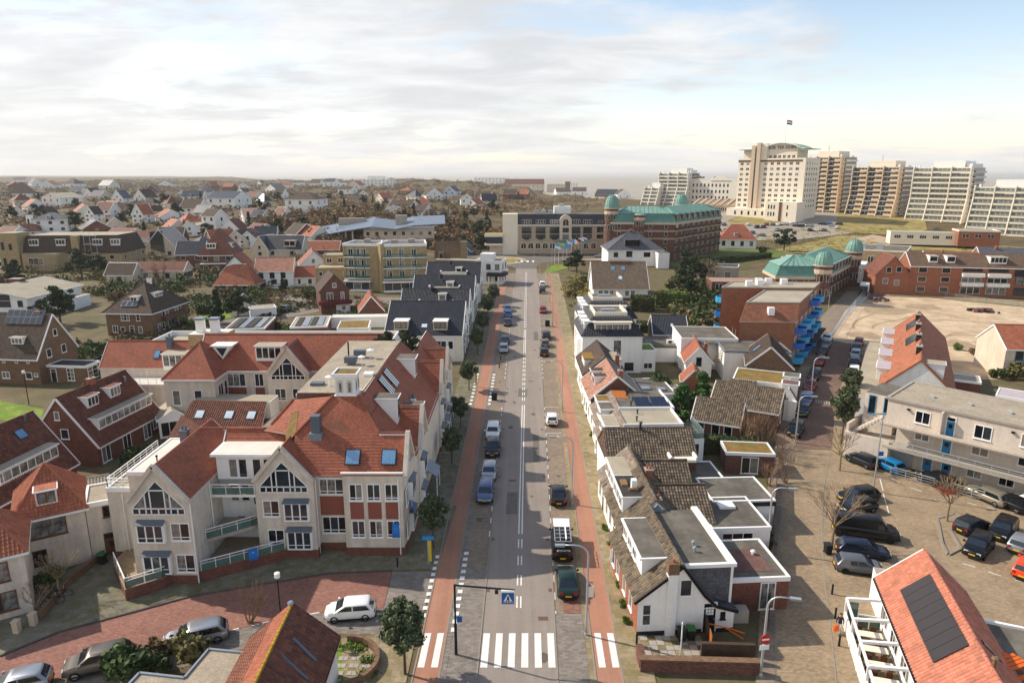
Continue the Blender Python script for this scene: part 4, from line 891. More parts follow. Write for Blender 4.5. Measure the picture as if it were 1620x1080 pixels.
deck('terrace',[(-36.,55.1),(-32.6,50.9),(-30.2,52.7),(-29.9,53.45),(-32.85,53.45),(-32.85,57.3),(-36,57.3)],1.1,1.3,BRK,[(-35.9,55.2),(-32.6,51.1),(-30.3,52.8),(-30.,53.3)])
deck('balcony',[(-27.6,57.4),(-23.5,57.4),(-23.5,59),(-27.6,59)],6.6,.25,STUCCOW,[(-27.5,57.5),(-23.6,57.5)])
# --- second gable
g2=Blk(hero,HM(-23.6,57.6),5.4,6.5,8.); g2.gable('gv',10.9,TRED,.05,0,'flat',STUCCO); g2.walls(STUCCO,0,BRK,.9); gabcope(g2)
M=g2.fr('F'); triwin(hero,M,.5,6.75,4.35,3.); hwin(M,[.6],4.3,1.55,1.65); hwin(M,[.85],1.4,1.55,1.6); bay(hero,M,2.7,4.1,2.15,1.7); bay(hero,M,2.8,1.2,2.15,1.75)
# --- corner section
mn=Blk(hero,HM(-18.2,59.),8.1,20,8.2); 
def walls_main(b):
    f=lambda x,y:(x-OX,y-OY)
    P0=[(-18.2,58.9),(-15.6,58.9),(-15.6,58.),(-10.15,58.),(-9.55,64.6),(-9.1,100.),(-20.,100.),(-20.,58.9)]
    b.prism([f(*p) for p in P0],.9,8.15,STUCCO); b.prism([f(*p) for p in[(x+(.03 if x>-15 else 0),y-(.03 if y<60 else 0)) for x,y in P0]],-1,.9,BRK)
b=MB(); walls_main(b); b.build('wall',hero)
M=HM(-18.2,58.9); win(hero,M,.15,5.9,2.3,1.6,3,hb=.35); win(hero,M,.2,1.9,2.3,1.75,3,hb=.35)
pa=MB(); pa.box(.15,-.05,3.8,2.45,.02,5.7,REDPAN); pa.build('red_panel',hero,M); pa=MB(); pa.box(-.2,-.3,7.6,2.7,.1,7.75,WHITE); pa.build('gutter',hero,M)
hpoly('roof',[[(-18.2,58.55,7.9),(-15.65,58.55,7.9),(-15.65,59.6,9.2),(-18.2,59.6,9.2)]],TRED)
pp=MB(); pp.box(-15.7-OX,57.96-OY,8.15,-10.1-OX,58.25-OY,8.45,STUCCO); pp.box(-15.75-OX,57.9-OY,8.45,-10.05-OX,58.3-OY,8.52,WHITE); pp.build('parapet',hero)
M=HM(-15.6,58.)
for u in(.55,2.2,3.85): win(hero,M,u,5.7,1.25,1.7,2,hb=.3); win(hero,M,u+.06,1.95,1.25,1.75,2,hb=.3)
for u in(.55,2.2,3.85): pa=MB(); pa.box(u+.02,-.05,3.85,u+1.27,.02,5.55,REDPAN); pa.build('red_panel',hero,M)
rainpipe((-10.5,57.93,.2),(-10.5,57.93,8.)); rainpipe((-18.2,58.2,.2),(-18.2,58.2,7.7))
front=[(-20.45,57.9,8.2),(-9.9,57.9,8.2),(-9.9,60.5,11.32),(-12.5,60.5,11.32),(-14.9,63,14.2),(-17.3,63,14.2),(-20.45,60.4,11.2)]
def onpl(px,py,pl):
    a,b_,c=[Vector(p) for p in pl]; n=(b_-a).cross(c-a); d=Vector(ray(px,py)); o=Vector((0,0,HC)); return tuple(o+d*((a-o).dot(n)/d.dot(n)))
Lp=[(-20.45,60.4,11.2),(-17.3,63,14.2),(-24.,62.2,11.05)]
right=[(-9.5,63.2,7.9),(-9.0,100,7.9),(-12.8,100,12.4),(-12.9,86.3,12.6),(-14.5,86.3,14.1),(-14.9,63,14.2),(-12.5,60.5,11.3)]
hpoly('roof',[front],TRED); hpoly('roof',[right],TRED); hpoly('roof',[[Lp[0],Lp[1],onpl(464,632,Lp),onpl(429,672,Lp),Lp[2]]],TRED)
b=MB(); b.add([(-10-OX,58-OY,8.1),(-10-OX,63-OY,8.1),(-10-OX,60.5-OY,11.25)],[(0,1,2)],STUCCO); b.build('gable_wall',hero)
hpoly('roof',[[(-9.9,60.5,11.32),(-12.5,60.5,11.32),(-9.9,63.2,8.2)]],TRED,style=None)
back=[onpl(464,632,Lp),onpl(429,672,Lp),(-24,62.2,11.05)]
hpoly('roof',[[back[0],back[1],back[2],(-26.,66.,7.6),(-23.5,70,8)]],TRED,style=None)
ms=MB(); a_=[onpl(x,y,Lp) for x,y in((462,653),(473,650),(469,684),(455,703),(452,690))]; nL=(Vector(Lp[1])-Vector(Lp[0])).cross(Vector(Lp[2])-Vector(Lp[0])).normalized(); nL=nL if nL.z>0 else -nL
ms.poly([tuple(Vector(p)+nL*.055-Vector((OX,OY,0))) for p in a_],TMOS); ms.build('moss_patch',hero)
for a,c in(((-20.45,60.4,11.25),(-17.3,63,14.25)),((-14.9,63,14.25),(-12.5,60.5,11.35)),((-12.5,60.5,11.35),(-9.9,60.5,11.35)),((-30.25,53.5,11.1),(-30.25,62.2,11.1)),((-30.2,62.3,11.1),(-24,62.3,11.1)),(back[1],back[0])): ridgecap(hero,Vector(a)-Vector((OX,OY,-.05)),Vector(c)-Vector((OX,OY,-.05)),TRED,.12)
bx=lambda name,x0,y0,z0,x1,y1,z1,m,mt=None: (lambda b:(b.prism([(x0-OX,y0-OY),(x1-OX,y0-OY),(x1-OX,y1-OY),(x0-OX,y1-OY)],z0,z1,m,mt),b.build(name,hero))[1])(MB())
bx('flat_roof',-21.3,64.4,9,-14.6,86.2,14.1,BRKP,GRAVR); bx('stair_block',-21.6,65.2,9,-18.2,68.7,13.55,STUCCO,GRAVR)
for q in((-21.65,65.15,-18.15,65.27),(-21.65,68.6,-18.15,68.75),(-21.65,65.27,-21.52,68.6),(-18.28,65.27,-18.15,68.6)): bx('parapet',q[0],q[1],13.45,q[2],q[3],13.72,WHITE)
bx('stair_block',-22.2,71.5,8,-20.2,75.5,13.,STUCCO,BITL)
# turret
b=MB(); b.box(-17.25-OX,63.-OY,14.,-15.05-OX,65.2-OY,14.25,WHITE); b.box(-17.1-OX,63.15-OY,14.25,-15.2-OX,65.05-OY,16.1,WHITE); b.box(-17.35-OX,62.9-OY,16.1,-14.95-OX,65.3-OY,16.28,WHITE); b.box(-17.2-OX,63.05-OY,16.28,-15.1-OX,65.15-OY,16.31,SEDUM)
for q in((-17.35,62.9,-14.95,63.03),(-17.35,65.17,-14.95,65.3),(-17.35,63.03,-17.22,65.17),(-15.08,63.03,-14.95,65.17)): b.box(q[0]-OX,q[1]-OY,16.28,q[2]-OX,q[3]-OY,16.45,WHITE)
for x in(-17.12,-16.22,-15.34): b.box(x-OX,63.08-OY,14.25,x+.14-OX,63.15-OY,16.1,WHITE)
tu=b.build('turret',hero)
for M,us in((HM(-17.1,63.15),(.18,1.07)),(HM(-15.2,63.15,0,90),(.18,1.07))):
    for u in us:
        w_,h_=.62,1.4; q=MB(); n=8; pts=[(u,0),(u+w_,0)]+[(u+w_/2+w_/2*math.cos(math.pi*k/n),h_-w_/2+w_/2*math.sin(math.pi*k/n)) for k in range(n+1)]
        q.poly([(x,-.012,14.45+z) for x,z in pts],STUCCO); q.box(u+.2,-.05,14.6,u+.42,-.014,15.5,G3)
        for a,c in zip(pts[1:],pts[2:]+pts[:1]): q.bar((a[0],-.03,14.45+a[1]),(c[0],-.03,14.45+c[1]),.05,.06,WHITE)
        q.build('arched_window',tu,M)
# things on the flat roof
def roofbox(x,y,z,w,d,h,m,name='roof_unit'): bx(name,x,y,z,x+w,y+d,z+h,m)
for x,y in((-19.,74.5),(-18.6,77.5),(-20.6,66.6)): roofbox(x,y,14.3 if y>70 else 13.7,1.3,.8,.7,LEAD); b=MB(); b.tube([(x+2-OX,y-OY,14.),(x+2-OX,y-OY,15.)],.08,6,WHITE); b.lathe([(.4,15.),(.45,15.1),(.1,15.25)],8,WHITE,(x+2-OX,y-OY)); b.build('vent_pipe',hero)
b=MB(); b.tube([(-19.3-OX,78-OY,14),(-19.3-OX,78-OY,16.)],.09,6,BLACK); b.build('vent_pipe',hero)
bx('roof_hatch',-15.9,70.,14.1,-14.9,71.,14.4,WHITE)
# chimney with lead cover on the front slope
q=Vector(onpl(500,690,front[:3])); bx('chimney',q.x-.42,q.y-.1,q.z-.6,q.x+.42,q.y+.7,q.z+2.,LEAD); bx('chimney_base',q.x-.6,q.y-.3,q.z-.7,q.x+.6,q.y+.8,q.z+.35,ZINC)
# rooflights on the front slope
fr_=Blk(hero,HM(-20.45,57.9),10.5,10,8.3); fr_.k=fr_.kh=1.2; fr_.hu=True; fr_.r=14; fr_.lift=.05; fr_.rt='gu'
fr_.sky('F',5.,.55,1.4,1.5); fr_.sky('F',8.35,.55,1.4,1.5)
# street slope: white dormers and long rooflights
ws=Blk(hero,HM(-9.6,60,0,90),40,10.,7.95); ws.k=ws.kh=1.235; ws.hu=True; ws.r=14.2; ws.rt='gu'; ws.lift=.06
ws.dor('F',5.2,1.6,2.7,2.,1,WHITE,BITU); ws.dor('F',9.3,2.,2.6,.15,2,WHITE,BITU); ws.dor('F',19.6,2.,2.7,2.2,2,WHITE,BITU); ws.dor('F',33.,2.,2.4,.4,2,WHITE,BITU); 
for u in(9.6,12.4): 
    for k in range(3): ws.sky('F',u+k*.62,3.2,.55,2.4,glassmat('pale_rooflight','b9c4c8',.1))
ws.chim(13.5,1.6,9.4,1.2,.6,.6,WHITE,1,LEAD)
# street gables
for k,(y0,w_,ap) in enumerate(((64.6,5.2,11.6),(82.3,5.1,11.6),(89.,5.,11.6))):
    B_=Blk(hero,HM(-9.45+.016*(y0-64),y0,0,90),w_,4.2,8.2); B_.gable('gv',ap,TRED,.0,0,'flat',STUCCO); B_.walls(STUCCO,0,BRK,.9); gabcope(B_)
    M=B_.fr('F')
    hwin(M,[1.9],8.3,1.4,1.7,2); bay(hero,M,.9,4.7,2.,1.7); bay(hero,M,.9,1.4,2.,1.7); hwin(M,[3.5],4.7,1.1,1.7,1); hwin(M,[3.5],1.4,1.1,1.7,1)
M=HM(-9.95,58.,0,90); B_=Blk(hero,M,5.,1,8.2); B_.r=11.25; gabcope(B_); hwin(M,[1.7],8.3,1.3,1.6,2); bay(hero,M,2.4,4.7,2,1.7); bay(hero,M,2.4,1.4,2,1.7); hwin(M,[.7],4.7,1.1,1.7,1); hwin(M,[.7],1.4,1.1,1.7,1)
M=HM(-9.55,64.6,0,90.7)
for u in(5.8,7.6,9.4,11.4,13.4,15.2,25.4,27,29.4,31.6,33.4):
    win(hero,M,u,4.7,1.1,1.7,2); win(hero,M,u,1.4,1.1,1.8,2); pa=MB(); pa.box(u,-.05,3.35,u+1.1,.0,4.55,REDPAN); pa.build('red_panel',hero,M)
for u in(5.2,23,30): b=MB(); b.add([(u,-1.4,2.6),(u+3,-1.4,2.6),(u+3,0,3.6),(u,0,3.6),(u,-1.4,2.5),(u+3,-1.4,2.5),(u+3,0,3.5),(u,0,3.5)],[(0,1,2,3),(7,6,5,4),(0,4,5,1),(0,3,7,4),(1,5,6,2)],ZINC); b.bar((u+.1,-1.3,2.5),(u+.1,-1.3,0),.1,.1,WHITE); b.bar((u+2.9,-1.3,2.5),(u+2.9,-1.3,0),.1,.1,WHITE); b.build('entrance_canopy',hero,M)
# roof garden at the far end
bx('flat_roof',-20,86.3,7,-13.,100,9.2,STUCCOW,MEMB)
# --- rear wings round the courtyard
rw=Blk(hero,HM(-45,93.6),27,8,8.); rw.gable('gu',12.2,TRED,.2,.1,'flat',WHITE); rw.walls(STUCCO,0,BRK,.9)
M=rw.fr('F')
for u in(4.3,): win(hero,M,u,5.6,2.6,1.9,3); win(hero,M,u,1.8,2.6,1.9,3)
for u in(8.2,10.3,12.4,18.5,20.6): win(hero,M,u,5.6,1.3,1.9,2); win(hero,M,u,1.8,1.3,1.9,2)
for u,w_ in((4.3,2.6),(8.2,1.3),(10.3,1.3),(12.4,1.3)): pa=MB(); pa.box(u,-.05,3.9,u+w_,.0,5.4,REDPAN); pa.build('red_panel',hero,M)
rw.dor('F',8.3,3.8,2.2,.9,4,WHITE,BITL); rw.sky('F',20.2,1.,.9,1.3); rw.sky('F',21.15,1.,.9,1.3)
# triangular dormer
tz=rw.zr('F',1.2); b=MB(); b.add([(2.2,.8,tz+2.),(4.9,.8,tz+2.),(3.55,.9,tz+.1),(2.2,3.1,tz+2),(4.9,3.1,tz+2)],[(0,2,1),(0,3,2),(1,2,4)],WHITE); b.box(2.,.6,tz+2,5.1,3.2,tz+2.15,WHITE); b.poly([(2.75,.77,tz+1.8),(3.55,.82,tz+.5),(4.35,.77,tz+1.8)],G2); b.build('dormer',hero,rw.M)
g3=Blk(hero,HM(-34.4,92.),5.9,6,8.); g3.gable('gv',11.6,TRED,.05,0,'flat',STUCCO); g3.walls(STUCCO,0,BRK,.9); gabcope(g3); triwin(hero,g3.fr('F'),.6,7.1,4.7,3.2); hwin(g3.fr('F'),[.9,3.4],4,1.6,1.8)
cw=Blk(hero,HM(-47.6,89.3),6.9,9,8.); cw.gable('hipv',12.,TRED,.2,0,'flat',WHITE,hip=4.2); cw.walls(STUCCO,0,BRK,.9); win(hero,cw.fr('R'),1,4.6,1.6,2.2,2); win(hero,cw.fr('R'),3,4.6,1,2.2,1); win(hero,cw.fr('F'),4,4.2,1.1,2.2,1); win(hero,cw.fr('F'),1,4.2,1.1,2.2,1)
lw=Blk(hero,HM(-61.5,98.),15.5,6.4,7.); lw.gable('gu',10.3,TRED,.1,.1,'flat',STUCCO); lw.walls(STUCCO,0,BRK,.9); lw.dor('F',9.6,4.,2.3,-.2,4,WHITE,BITL); lw.sky('F',7.6,1.,.9,1.4); lw.chim(9.6,2.6,9.2,2.,.8,.8,LEAD,1,LEAD)
tb=Blk(hero,HM(-58,93.6),11.8,4.6,5.6); tb.walls(STUCCO,0); tb.flat(MEMB,.25,STUCCO); railing(hero,[(-58-OX,93.7-OY,5.85),(-46.3-OX,93.7-OY,5.85),(-46.3-OX,98-OY,5.85)],.9)
bk=Blk(hero,HM(-60,101.6,0),40,16,7.4); bk.walls(STUCCO); bk.flat(BITL,.9,WHITE)
bx('stair_block',-49.,100.5,7,-43.5,104.5,11.6,BRKY,MEMB)
for x in(-48.2,-46.): bx('chimney',x,101.5,11.6,x+1.1,102.6,13.6,STUCCOW); bx('chimney',x-.15,101.35,13.6,x+1.25,102.75,13.9,ZINC)
lkb=Blk(hero,HM(-27.6,76.5),5.2,15,7.2); lkb.walls(STUCCO); lkb.gable('gv',9.8,TRED,.2,0,'flat',ZINC)
for i in range(9): b=MB(); b.box(-32.6-OX+i*.0,71.+i*.42-OY,5.6-i*.55,-31.4-OX,71.4+i*.42-OY,5.7-i*.55,WHITE); b.build('stair_tread',hero)
railing(hero,[(-32.6-OX,71-OY,5.6),(-32.6-OX,75-OY,1.)],.9); railing(hero,[(-31.4-OX,71-OY,5.6),(-31.4-OX,75-OY,1.)],.9)
# blue banners tied to the building
BANB=mat('banner_blue','2a76c4',.6,v=.05)
def banner(p,ry,label,w=.7,h=1.5):
    b=MB(); n=5
    for i in range(n):
        z0,z1=-h*i/n,-h*(i+1)/n; o0,o1=.05*math.sin(i*1.3),.05*math.sin(i*1.3+1.3); b.poly([(0,o0,z0),(w,o0,z0),(w,o1,z1),(0,o1,z1)],BANB)
    c=MB(); c.lathe([(.2,-.012),(.2,.012)],10,WHITE); me=c.mesh('emblem'); me.transform(T(w/2,-.0,-h*.5)@RX(math.pi/2)); 
    o=b.build('banner'); o.location=p; o.rotation_euler=(0,0,ry); tag(o,label,'banner','blue banners on the apartment complex'); s_=o.modifiers.new('thick','SOLIDIFY'); s_.thickness=.01; obj('emblem',me,o,T(0,.03,0)); return o
banner(Vector((-11.2,57.85,3.5)),0,'blue banner with white emblem hung in a ground floor window at the corner')
banner(Vector((-23.9,55.6,2.1)),.52,'blue banner with white emblem tied to the low terrace railing',.8,1.2)
banner(Vector((-9.6,60.4,4.6)),1.57,'blue banner with white emblem on the street side wall',.8,1.6)
# planters and trees of the roof garden
for i,(x,y,s_) in enumerate(((-17.5,93,.75),(-15.2,94,.8),(-14.6,88.6,.95),(-18.6,95,.65))):
    b=MB(); b.prism([(x-1,y-.6),(x+1,y-.6),(x+1,y+.6),(x-1,y+.6)],9.2,10.1,DKTRIM,SOIL); o=b.build('planter'); tag(o,['dark planter at the left back of the white roof terrace','dark planter at the right back of the white roof terrace','dark planter at the front edge of the white roof terrace','dark planter in the far left corner of the white roof terrace'][i],'planter','planters on the roof terrace')
    tree('pine' if i!=1 else 'conifer',0,0,['pine in a planter at the left back of the roof terrace','pointed conifer in a planter at the right back of the roof terrace','largest pine at the front edge of the white roof terrace','small pine in the far left corner of the roof terrace'][i],'tree','trees of the roof terrace',s_*.75,None,i,Vector((x,y,10.)))
# ================= LEFT HALF: HOUSES NEAR =================
def HP(name,label,cat,x,y,rz,W,D,e,near=True,group=None,z=None):
    r=empty(name,(x,y,g(x,y) if z is None else z),math.radians(rz),label,cat,group); return Blk(r,Matrix(),W,D,e,near)
HS='house'
# cream rendered house lower left, three linked volumes
hb=HP('cream_house','cream rendered house with orange hipped roofs and brown windows at lower left','house',-43.6,54.4,33,5.2,7,5.6)
hb.gable('hipu',8.9,TORG,.35,style='pan',ridge=TORG); hb.walls(STUCCO); M=hb.fr('F'); win(hb.root,M,.8,3.4,2.9,1.75,2,1,OAK,gm=G3); hb.dor('F',1.7,1.6,1.4,.5,2,WHITE,TORG,OAK,gm=G3); win(hb.root,M,.7,.8,1.2,1.5,1,1,OAK)
b2=Blk(hb.root,T(5.25,.1,0)@RZ(math.radians(-5)),4.,4.4,5.5); b2.walls(STUCCO); b2.flat(GRAVR,.2,WHITE); M=b2.fr('F'); win(hb.root,M,1.3,4.0,1.7,1.15,2,1,OAK,gm=G3); door(hb.root,M,1.1,1.25,2.3,OAK,OAK); win(hb.root,M,2.8,1.1,.75,1.3,1,1,OAK)
b3=Blk(hb.root,T(-4.4,-6.3,0),5.2,6.6,5.7); b3.gable('hipu',8.6,TORG,.35,style='pan'); b3.walls(STUCCO); M=b3.fr('F'); win(hb.root,M,2.3,3.3,1.8,1.7,2,1,OAK); win(hb.root,M,2.3,.7,2.,1.7,2,1,OAK,gm=G3); hb.chim(-1,3,8,1.2,.5,.5,WHITE)
# brown brick terraces
def terr(r,l,x,y,W,doorsx):
    h=HP('brick_terrace',l,'row house',x,y,82,W,9,2.9,group='brown brick terraces behind the cream house')
    h.gable('gu',8.5,TBRN,.4,.12,'pan'); h.walls(BRK); return h
h=terr(0,'brown brick terrace with long white dormer and two small dormers beside the cream complex',-50.6,77.8,12.2,0)
h.dor('F',1.6,10.2,1.55,.75,9,WHITE,BITL,wh=1.1); h.dor('F',2.6,2.,1.5,2.7,3,WHITE,TBRN); h.dor('F',6.6,2.,1.5,2.7,3,WHITE,TBRN); M=h.fr('F')
for u in(.6,4.4,8.4): win(h.root,M,u,.15,1.5,2.35,2,1)
win(h.root,M,10.4,.9,1.2,1.4,2); M=h.fr('L'); win(h.root,M,3.9,5.8,.7,1.1,1); win(h.root,M,4.4,3.4,1.1,1.3,1); h.chim(6,4.6,8.4,.9,1.,.6,BRKO,1); h.pipe(10.6,3.4,7.5,.7,.09,ZINC)
h=terr(1,'brown brick terrace with rooflight at the left edge behind the orange hipped roof',-52.4,60.6,13.1,0)
h.dor('F',2.2,9.5,1.55,.7,9,WHITE,BITL,wh=1.1); h.sky('F',9.3,2.9,1.2,1.2); h.dor('F',4,2,1.5,2.6,2,WHITE,TBRN); M=h.fr('F')
for u in(6.4,9.4): win(h.root,M,u,.2,1.7,2.3,2,1)
h.pipe(11.5,4,8,.8,.1,LEAD)
# garden sheds, yard walls between them
def shed(l,x,y,rz,W,D,e,r,wm,rm,rt='gv',name='garden_shed',cat='shed',near=True,dr=None):
    h=HP(name,l,cat,x,y,rz,W,D,e,near,'sheds and garages in the gardens')
    if rt=='flat': h.walls(wm); h.flat(rm,.12,WHITE)
    else: h.gable(rt,r,rm,.25,.15); h.walls(wm)
    if dr: door(h.root,h.fr('F'),W*.35,.9,2.,dr,WHITE,0)
    return h
h=shed('small grey shed with pale gravel roof below the brown terrace',-46.6,66.0,30,3.6,3.4,2.1,2.9,DKTRIM,BITL,'gu',dr=BLACK); win(h.root,h.fr('F'),2.3,.9,.9,.9,1)
h=shed('white garage with brown tiled lean-to roof and three rooflights in the courtyard',-43.8,84.6,-3,11.2,6,2.6,5.2,STUCCOW,TBRN,'flat',name='garage',cat='garage'); 
b=MB(); b.slab([(-.2,-.3,2.5),(11.2,-.3,2.5),(10.6,3.4,5.),(.4,3.4,5.)],.15,TBRN,WHITE); o=b.build('roof',h.root); tiles(o,[(-.2,-.3,2.52),(11.2,-.3,2.52),(10.6,3.4,5.02),(.4,3.4,5.02)],TBRN); b=MB(); b.box(.4,3.4,2,11,6.4,5.,WHITE); b.box(.6,3.5,5.,10.8,6.2,5.05,BITL); b.build('upper_wall',h.root); h.k=h.kh=.68; h.rt='gu'; h.r=5; h.e=2.7; h.hu=True
for u in(1.6,5.6,8.6): h.sky('F',u,.9,1.2,1.35,glassmat('pale_skylight','c9d8e2',.1))
hedge([Vector((-37.5,72.5,0)),Vector((-33.5,80.5,.2))],4.2,2.6,'clipped green hedge with bright top in the courtyard',LGRN,40,.2); tree('yellow',0,0,'yellow flowering shrub by the courtyard rooflights','shrub',None,1.1,None,1,Vector((-38.4,80.6,.2)))
h=HP('conservatory','white glazed conservatory with pale roof behind the brown terrace','conservatory',-47.5,86.5,30,3.6,4.5,2.6); h.gable('gv',3.7,BITL,.2,.1,style=''); h.walls(WHITE); win(h.root,h.fr('F'),.2,.2,3.2,2.1,3,1); win(h.root,h.fr('R'),.3,.3,3.6,2,3,1)
b=MB(); b.slab([(-42.3,76.2,2.6),(-34.6,69.,2.6),(-32.6,71.5,6.6),(-40.2,78.7,6.6)],.2,TBRN); o=b.build('wall_roof'); tiles(o,[(-42.3,76.2,2.62),(-34.6,69.,2.62),(-32.6,71.5,6.62),(-40.2,78.7,6.62)],TBRN)
b=MB(); b.add([(-42.3,76.2,-.3),(-34.6,69.,-.3),(-34.6,69,2.6),(-42.3,76.2,2.6),(-40.2,78.7,-.3),(-32.6,71.5,-.3),(-32.6,71.5,6.5),(-40.2,78.7,6.5)],[(0,1,2,3),(5,4,7,6),(1,5,6,2),(4,0,3,7)],BRK); w_=b.build('wall',o); tag(o,'brown tiled lean-to house end rising behind the gable of the cream complex','house')
# house with solar panels at left edge
h=HP('brick_house','brown brick gabled house with solar panels at the left edge above the lawn','house',-91.2,111.4,-6,12,9.,4.7); h.gable('gu',11.1,TDKB,.35,.15,'flat'); h.walls(BRKD); M=h.fr('F')
h.sol('F',4.,3.3,6,2,1.15,1.3); h.dor('F',6.6,2.2,1.2,1.2,3,WHITE,BITL)
for u in(5.5,7.8,9.9): win(h.root,M,u,3.7,.5,.75,1)
win(h.root,M,5,.9,1.4,1.2,2); win(h.root,M,9.3,.9,1.2,1.2,1); win(h.root,M,10.9,1.4,.7,.6,1); M=h.fr('R'); win(h.root,M,4.1,7.4,.9,1.2,1); win(h.root,M,2.,4.1,1.1,1.5,1); win(h.root,M,5.4,4.1,1.1,1.5,1); h.chim(9.6,4.6,10.8,.8,.9,.6,BRKO,1)
b2=Blk(h.root,T(12.05,1.5,0),7.,3.6,2.9); b2.walls(BRKD); b2.flat(BITD,.15,WHITE); win(h.root,b2.fr('F'),3.6,.4,1.3,2.2,2,3); door(h.root,b2.fr('F'),.6,1.1,2.3); win(h.root,b2.fr('R'),.5,.4,2.4,2.2,2,3)
# hipped villa
h=HP('brick_villa','brown brick villa with hipped slate roof and two white dormers beyond the courtyard','villa',-87.6,144.3,-4,10.2,14.2,5.5); h.gable('hipv',10.6,TDKB,.6,style='flat',hip=7); h.walls(BRKD); M=h.fr('F')
win(h.root,M,3.4,3.4,1.9,1.6,3,2); win(h.root,M,6.8,3.4,.9,1.5,1,2); win(h.root,M,1.2,.8,1.2,1.5,2); win(h.root,M,3,1,1,1,1); door(h.root,M,5,1.1,2.2,BRKP); win(h.root,M,7,.7,.9,1.5,1); h.dor('F',4.6,1.6,1.1,2.1,2,WHITE,BITL); h.sol('F',3,.9,3,1,1.2,1.5)
M=h.fr('R')
for u,w_ in((2.,1),(3.6,1),(6.,2.6),(10.,2.6)): win(h.root,M,u,.7,w_,1.6,2 if w_>1 else 1)
for u in(4.,5.4,9.2,10.6): win(h.root,M,u,3.,1.1,2.1,1)
h.part('balcony',lambda b:b.box(3.5,-1.1,2.6,12.5,0,3.7,BRKP),side='R'); h.dor('R',5.2,3.2,1.,1.9,5,WHITE,BITL); h.chim(5.1,9,10.,1.3,.8,.8,STUCCOW,2)
# modern white house
h=HP('modern_house','white modern house with shallow grey roof and large gable windows at upper left','house',-137.,163.,-2,20,20,4.9,True); h.gable('gv',7.,BITL,.7,.5,style=''); h.walls(STUCCOW); M=h.fr('F'); win(h.root,M,6.3,2.4,3.,3.,1,2,gm=G3); win(h.root,M,11.,2.4,5,3.4,1,2,gm=G2); win(h.root,M,17.5,2.5,1.5,1.8,1); win(h.root,M,15,.2,1.5,1.1,1); h.chim(9,12,6.4,1.3,3,2,BRKP,0)
b2=Blk(h.root,T(20,8,0),5,8,3.); b2.walls(STUCCOW); b2.flat(BITL,.2,WHITE)
# black roofed rows along the main road
def brow(l,y,D,e,r,x0,x1,dorm):
    h=HP('black_roof_house',l,'row house',x0,y,-1,x1-x0,D,e,group='white gabled houses with black glazed roofs along the road'); h.gable('gu',r,TBLK,.25,.1,'pan',WHITE); h.walls(STUCCOW,gab=STUCCOW)
    M=h.fr('R')
    for u in(D*.18,D*.45,D*.7): win(h.root,M,u,2.9,1.1,1.6,1,fm=DKTRIM); win(h.root,M,u,.4,1.2,2,1,fm=DKTRIM)
    win(h.root,M,D*.5-.5,e+.9,1.,1.5,1,fm=DKTRIM); return h
h=brow('nearest of the black glazed roofs by the road, with two white dormers',124.4,16,5.,10.,-23.9,-9.3,1)
h.dor('F',1.7,2.6,1.7,1.,2,CREAM,WHITE,OAK,gm=G4); h.dor('F',9.1,2.6,1.7,1.,2,CREAM,WHITE,OAK,gm=G4); h.sky('F',6.7,1.5,1.2,1.1,glassmat('pale_skylight','c9d8e2',.1)); M=h.fr('F'); win(h.root,M,9.6,2.,2.,2,2); win(h.root,M,11.9,2.4,1,1.6,1); h.part('vertical_cladding',lambda b:[b.box(u,-.05,.2,u+.35,.0,4.6,CREAM) for u in(13.2,13.7,14.2)],side='F')
for l,y,D,x0,x1 in(('second black glazed roof by the road, with a cream roof terrace front',140.6,11,-23.7,-9.2),('third black glazed roof by the road, behind the sunken cream dormer',158.,13,-23.6,-9.),('farthest black glazed roof by the road, beside the white corner cafe',181.5,13,-23.3,-8.6)):
    h=brow(l,y,D,5.2,10.,x0,x1,0); h.part('roof_terrace',lambda b:[b.box(4,2.2,7.2,11,2.5,8.,CREAM),b.box(3.8,2.,8.,4.1,5,8.2,WHITE),b.box(10.9,2.,8.,11.2,5,8.2,WHITE)]); h.pipe(6.5,5,9.6,.9,.3,BLACK); h.dor('F',8,1.6,1.6,2.8,1,WHITE,BITL)
    b2=Blk(h.root,T(5,-6,0),9.2,6,4.6); b2.walls(STUCCOW); b2.flat(BITU,.2,WHITE); 
    for u in(1,2.6,4.2): win(h.root,b2.fr('R'),u,1.,1,2.,1)
# brown brick house with red balcony
h=HP('brick_house','narrow brown brick house with white ground floor and dark red balcony','house',-47.3,166.4,22,7,9.5,5.8); h.gable('gv',9.6,TDKB,.3,.2,'flat',BRKP); h.walls(BRKP); M=h.fr('F'); win(h.root,M,3.,6.5,1,1.1,1); win(h.root,M,1.5,3.1,1.6,2.2,2); win(h.root,M,4.9,3.1,.9,2.2,1); h.part('balcony',lambda b:b.box(-.6,-1.6,2.4,7.4,0,3.3,mat('dark_red','5d1f24',.6)),side='F'); h.part('white_front',lambda b:b.box(3.6,-.5,0,7.,-.04,2.4,STUCCOW),side='F'); win(h.root,M@T(0,-.5,0),4.9,.8,1,1.1,1); h.sky('R',2,1.4,.7,1.6); h.sky('R',3.5,2,.7,1.4)
h=shed('brown brick shed with an orange tiled gable roof behind the garages',-35.8,157.5,14,5.6,8,2.6,6.0,BRKP,TORG,'gv')
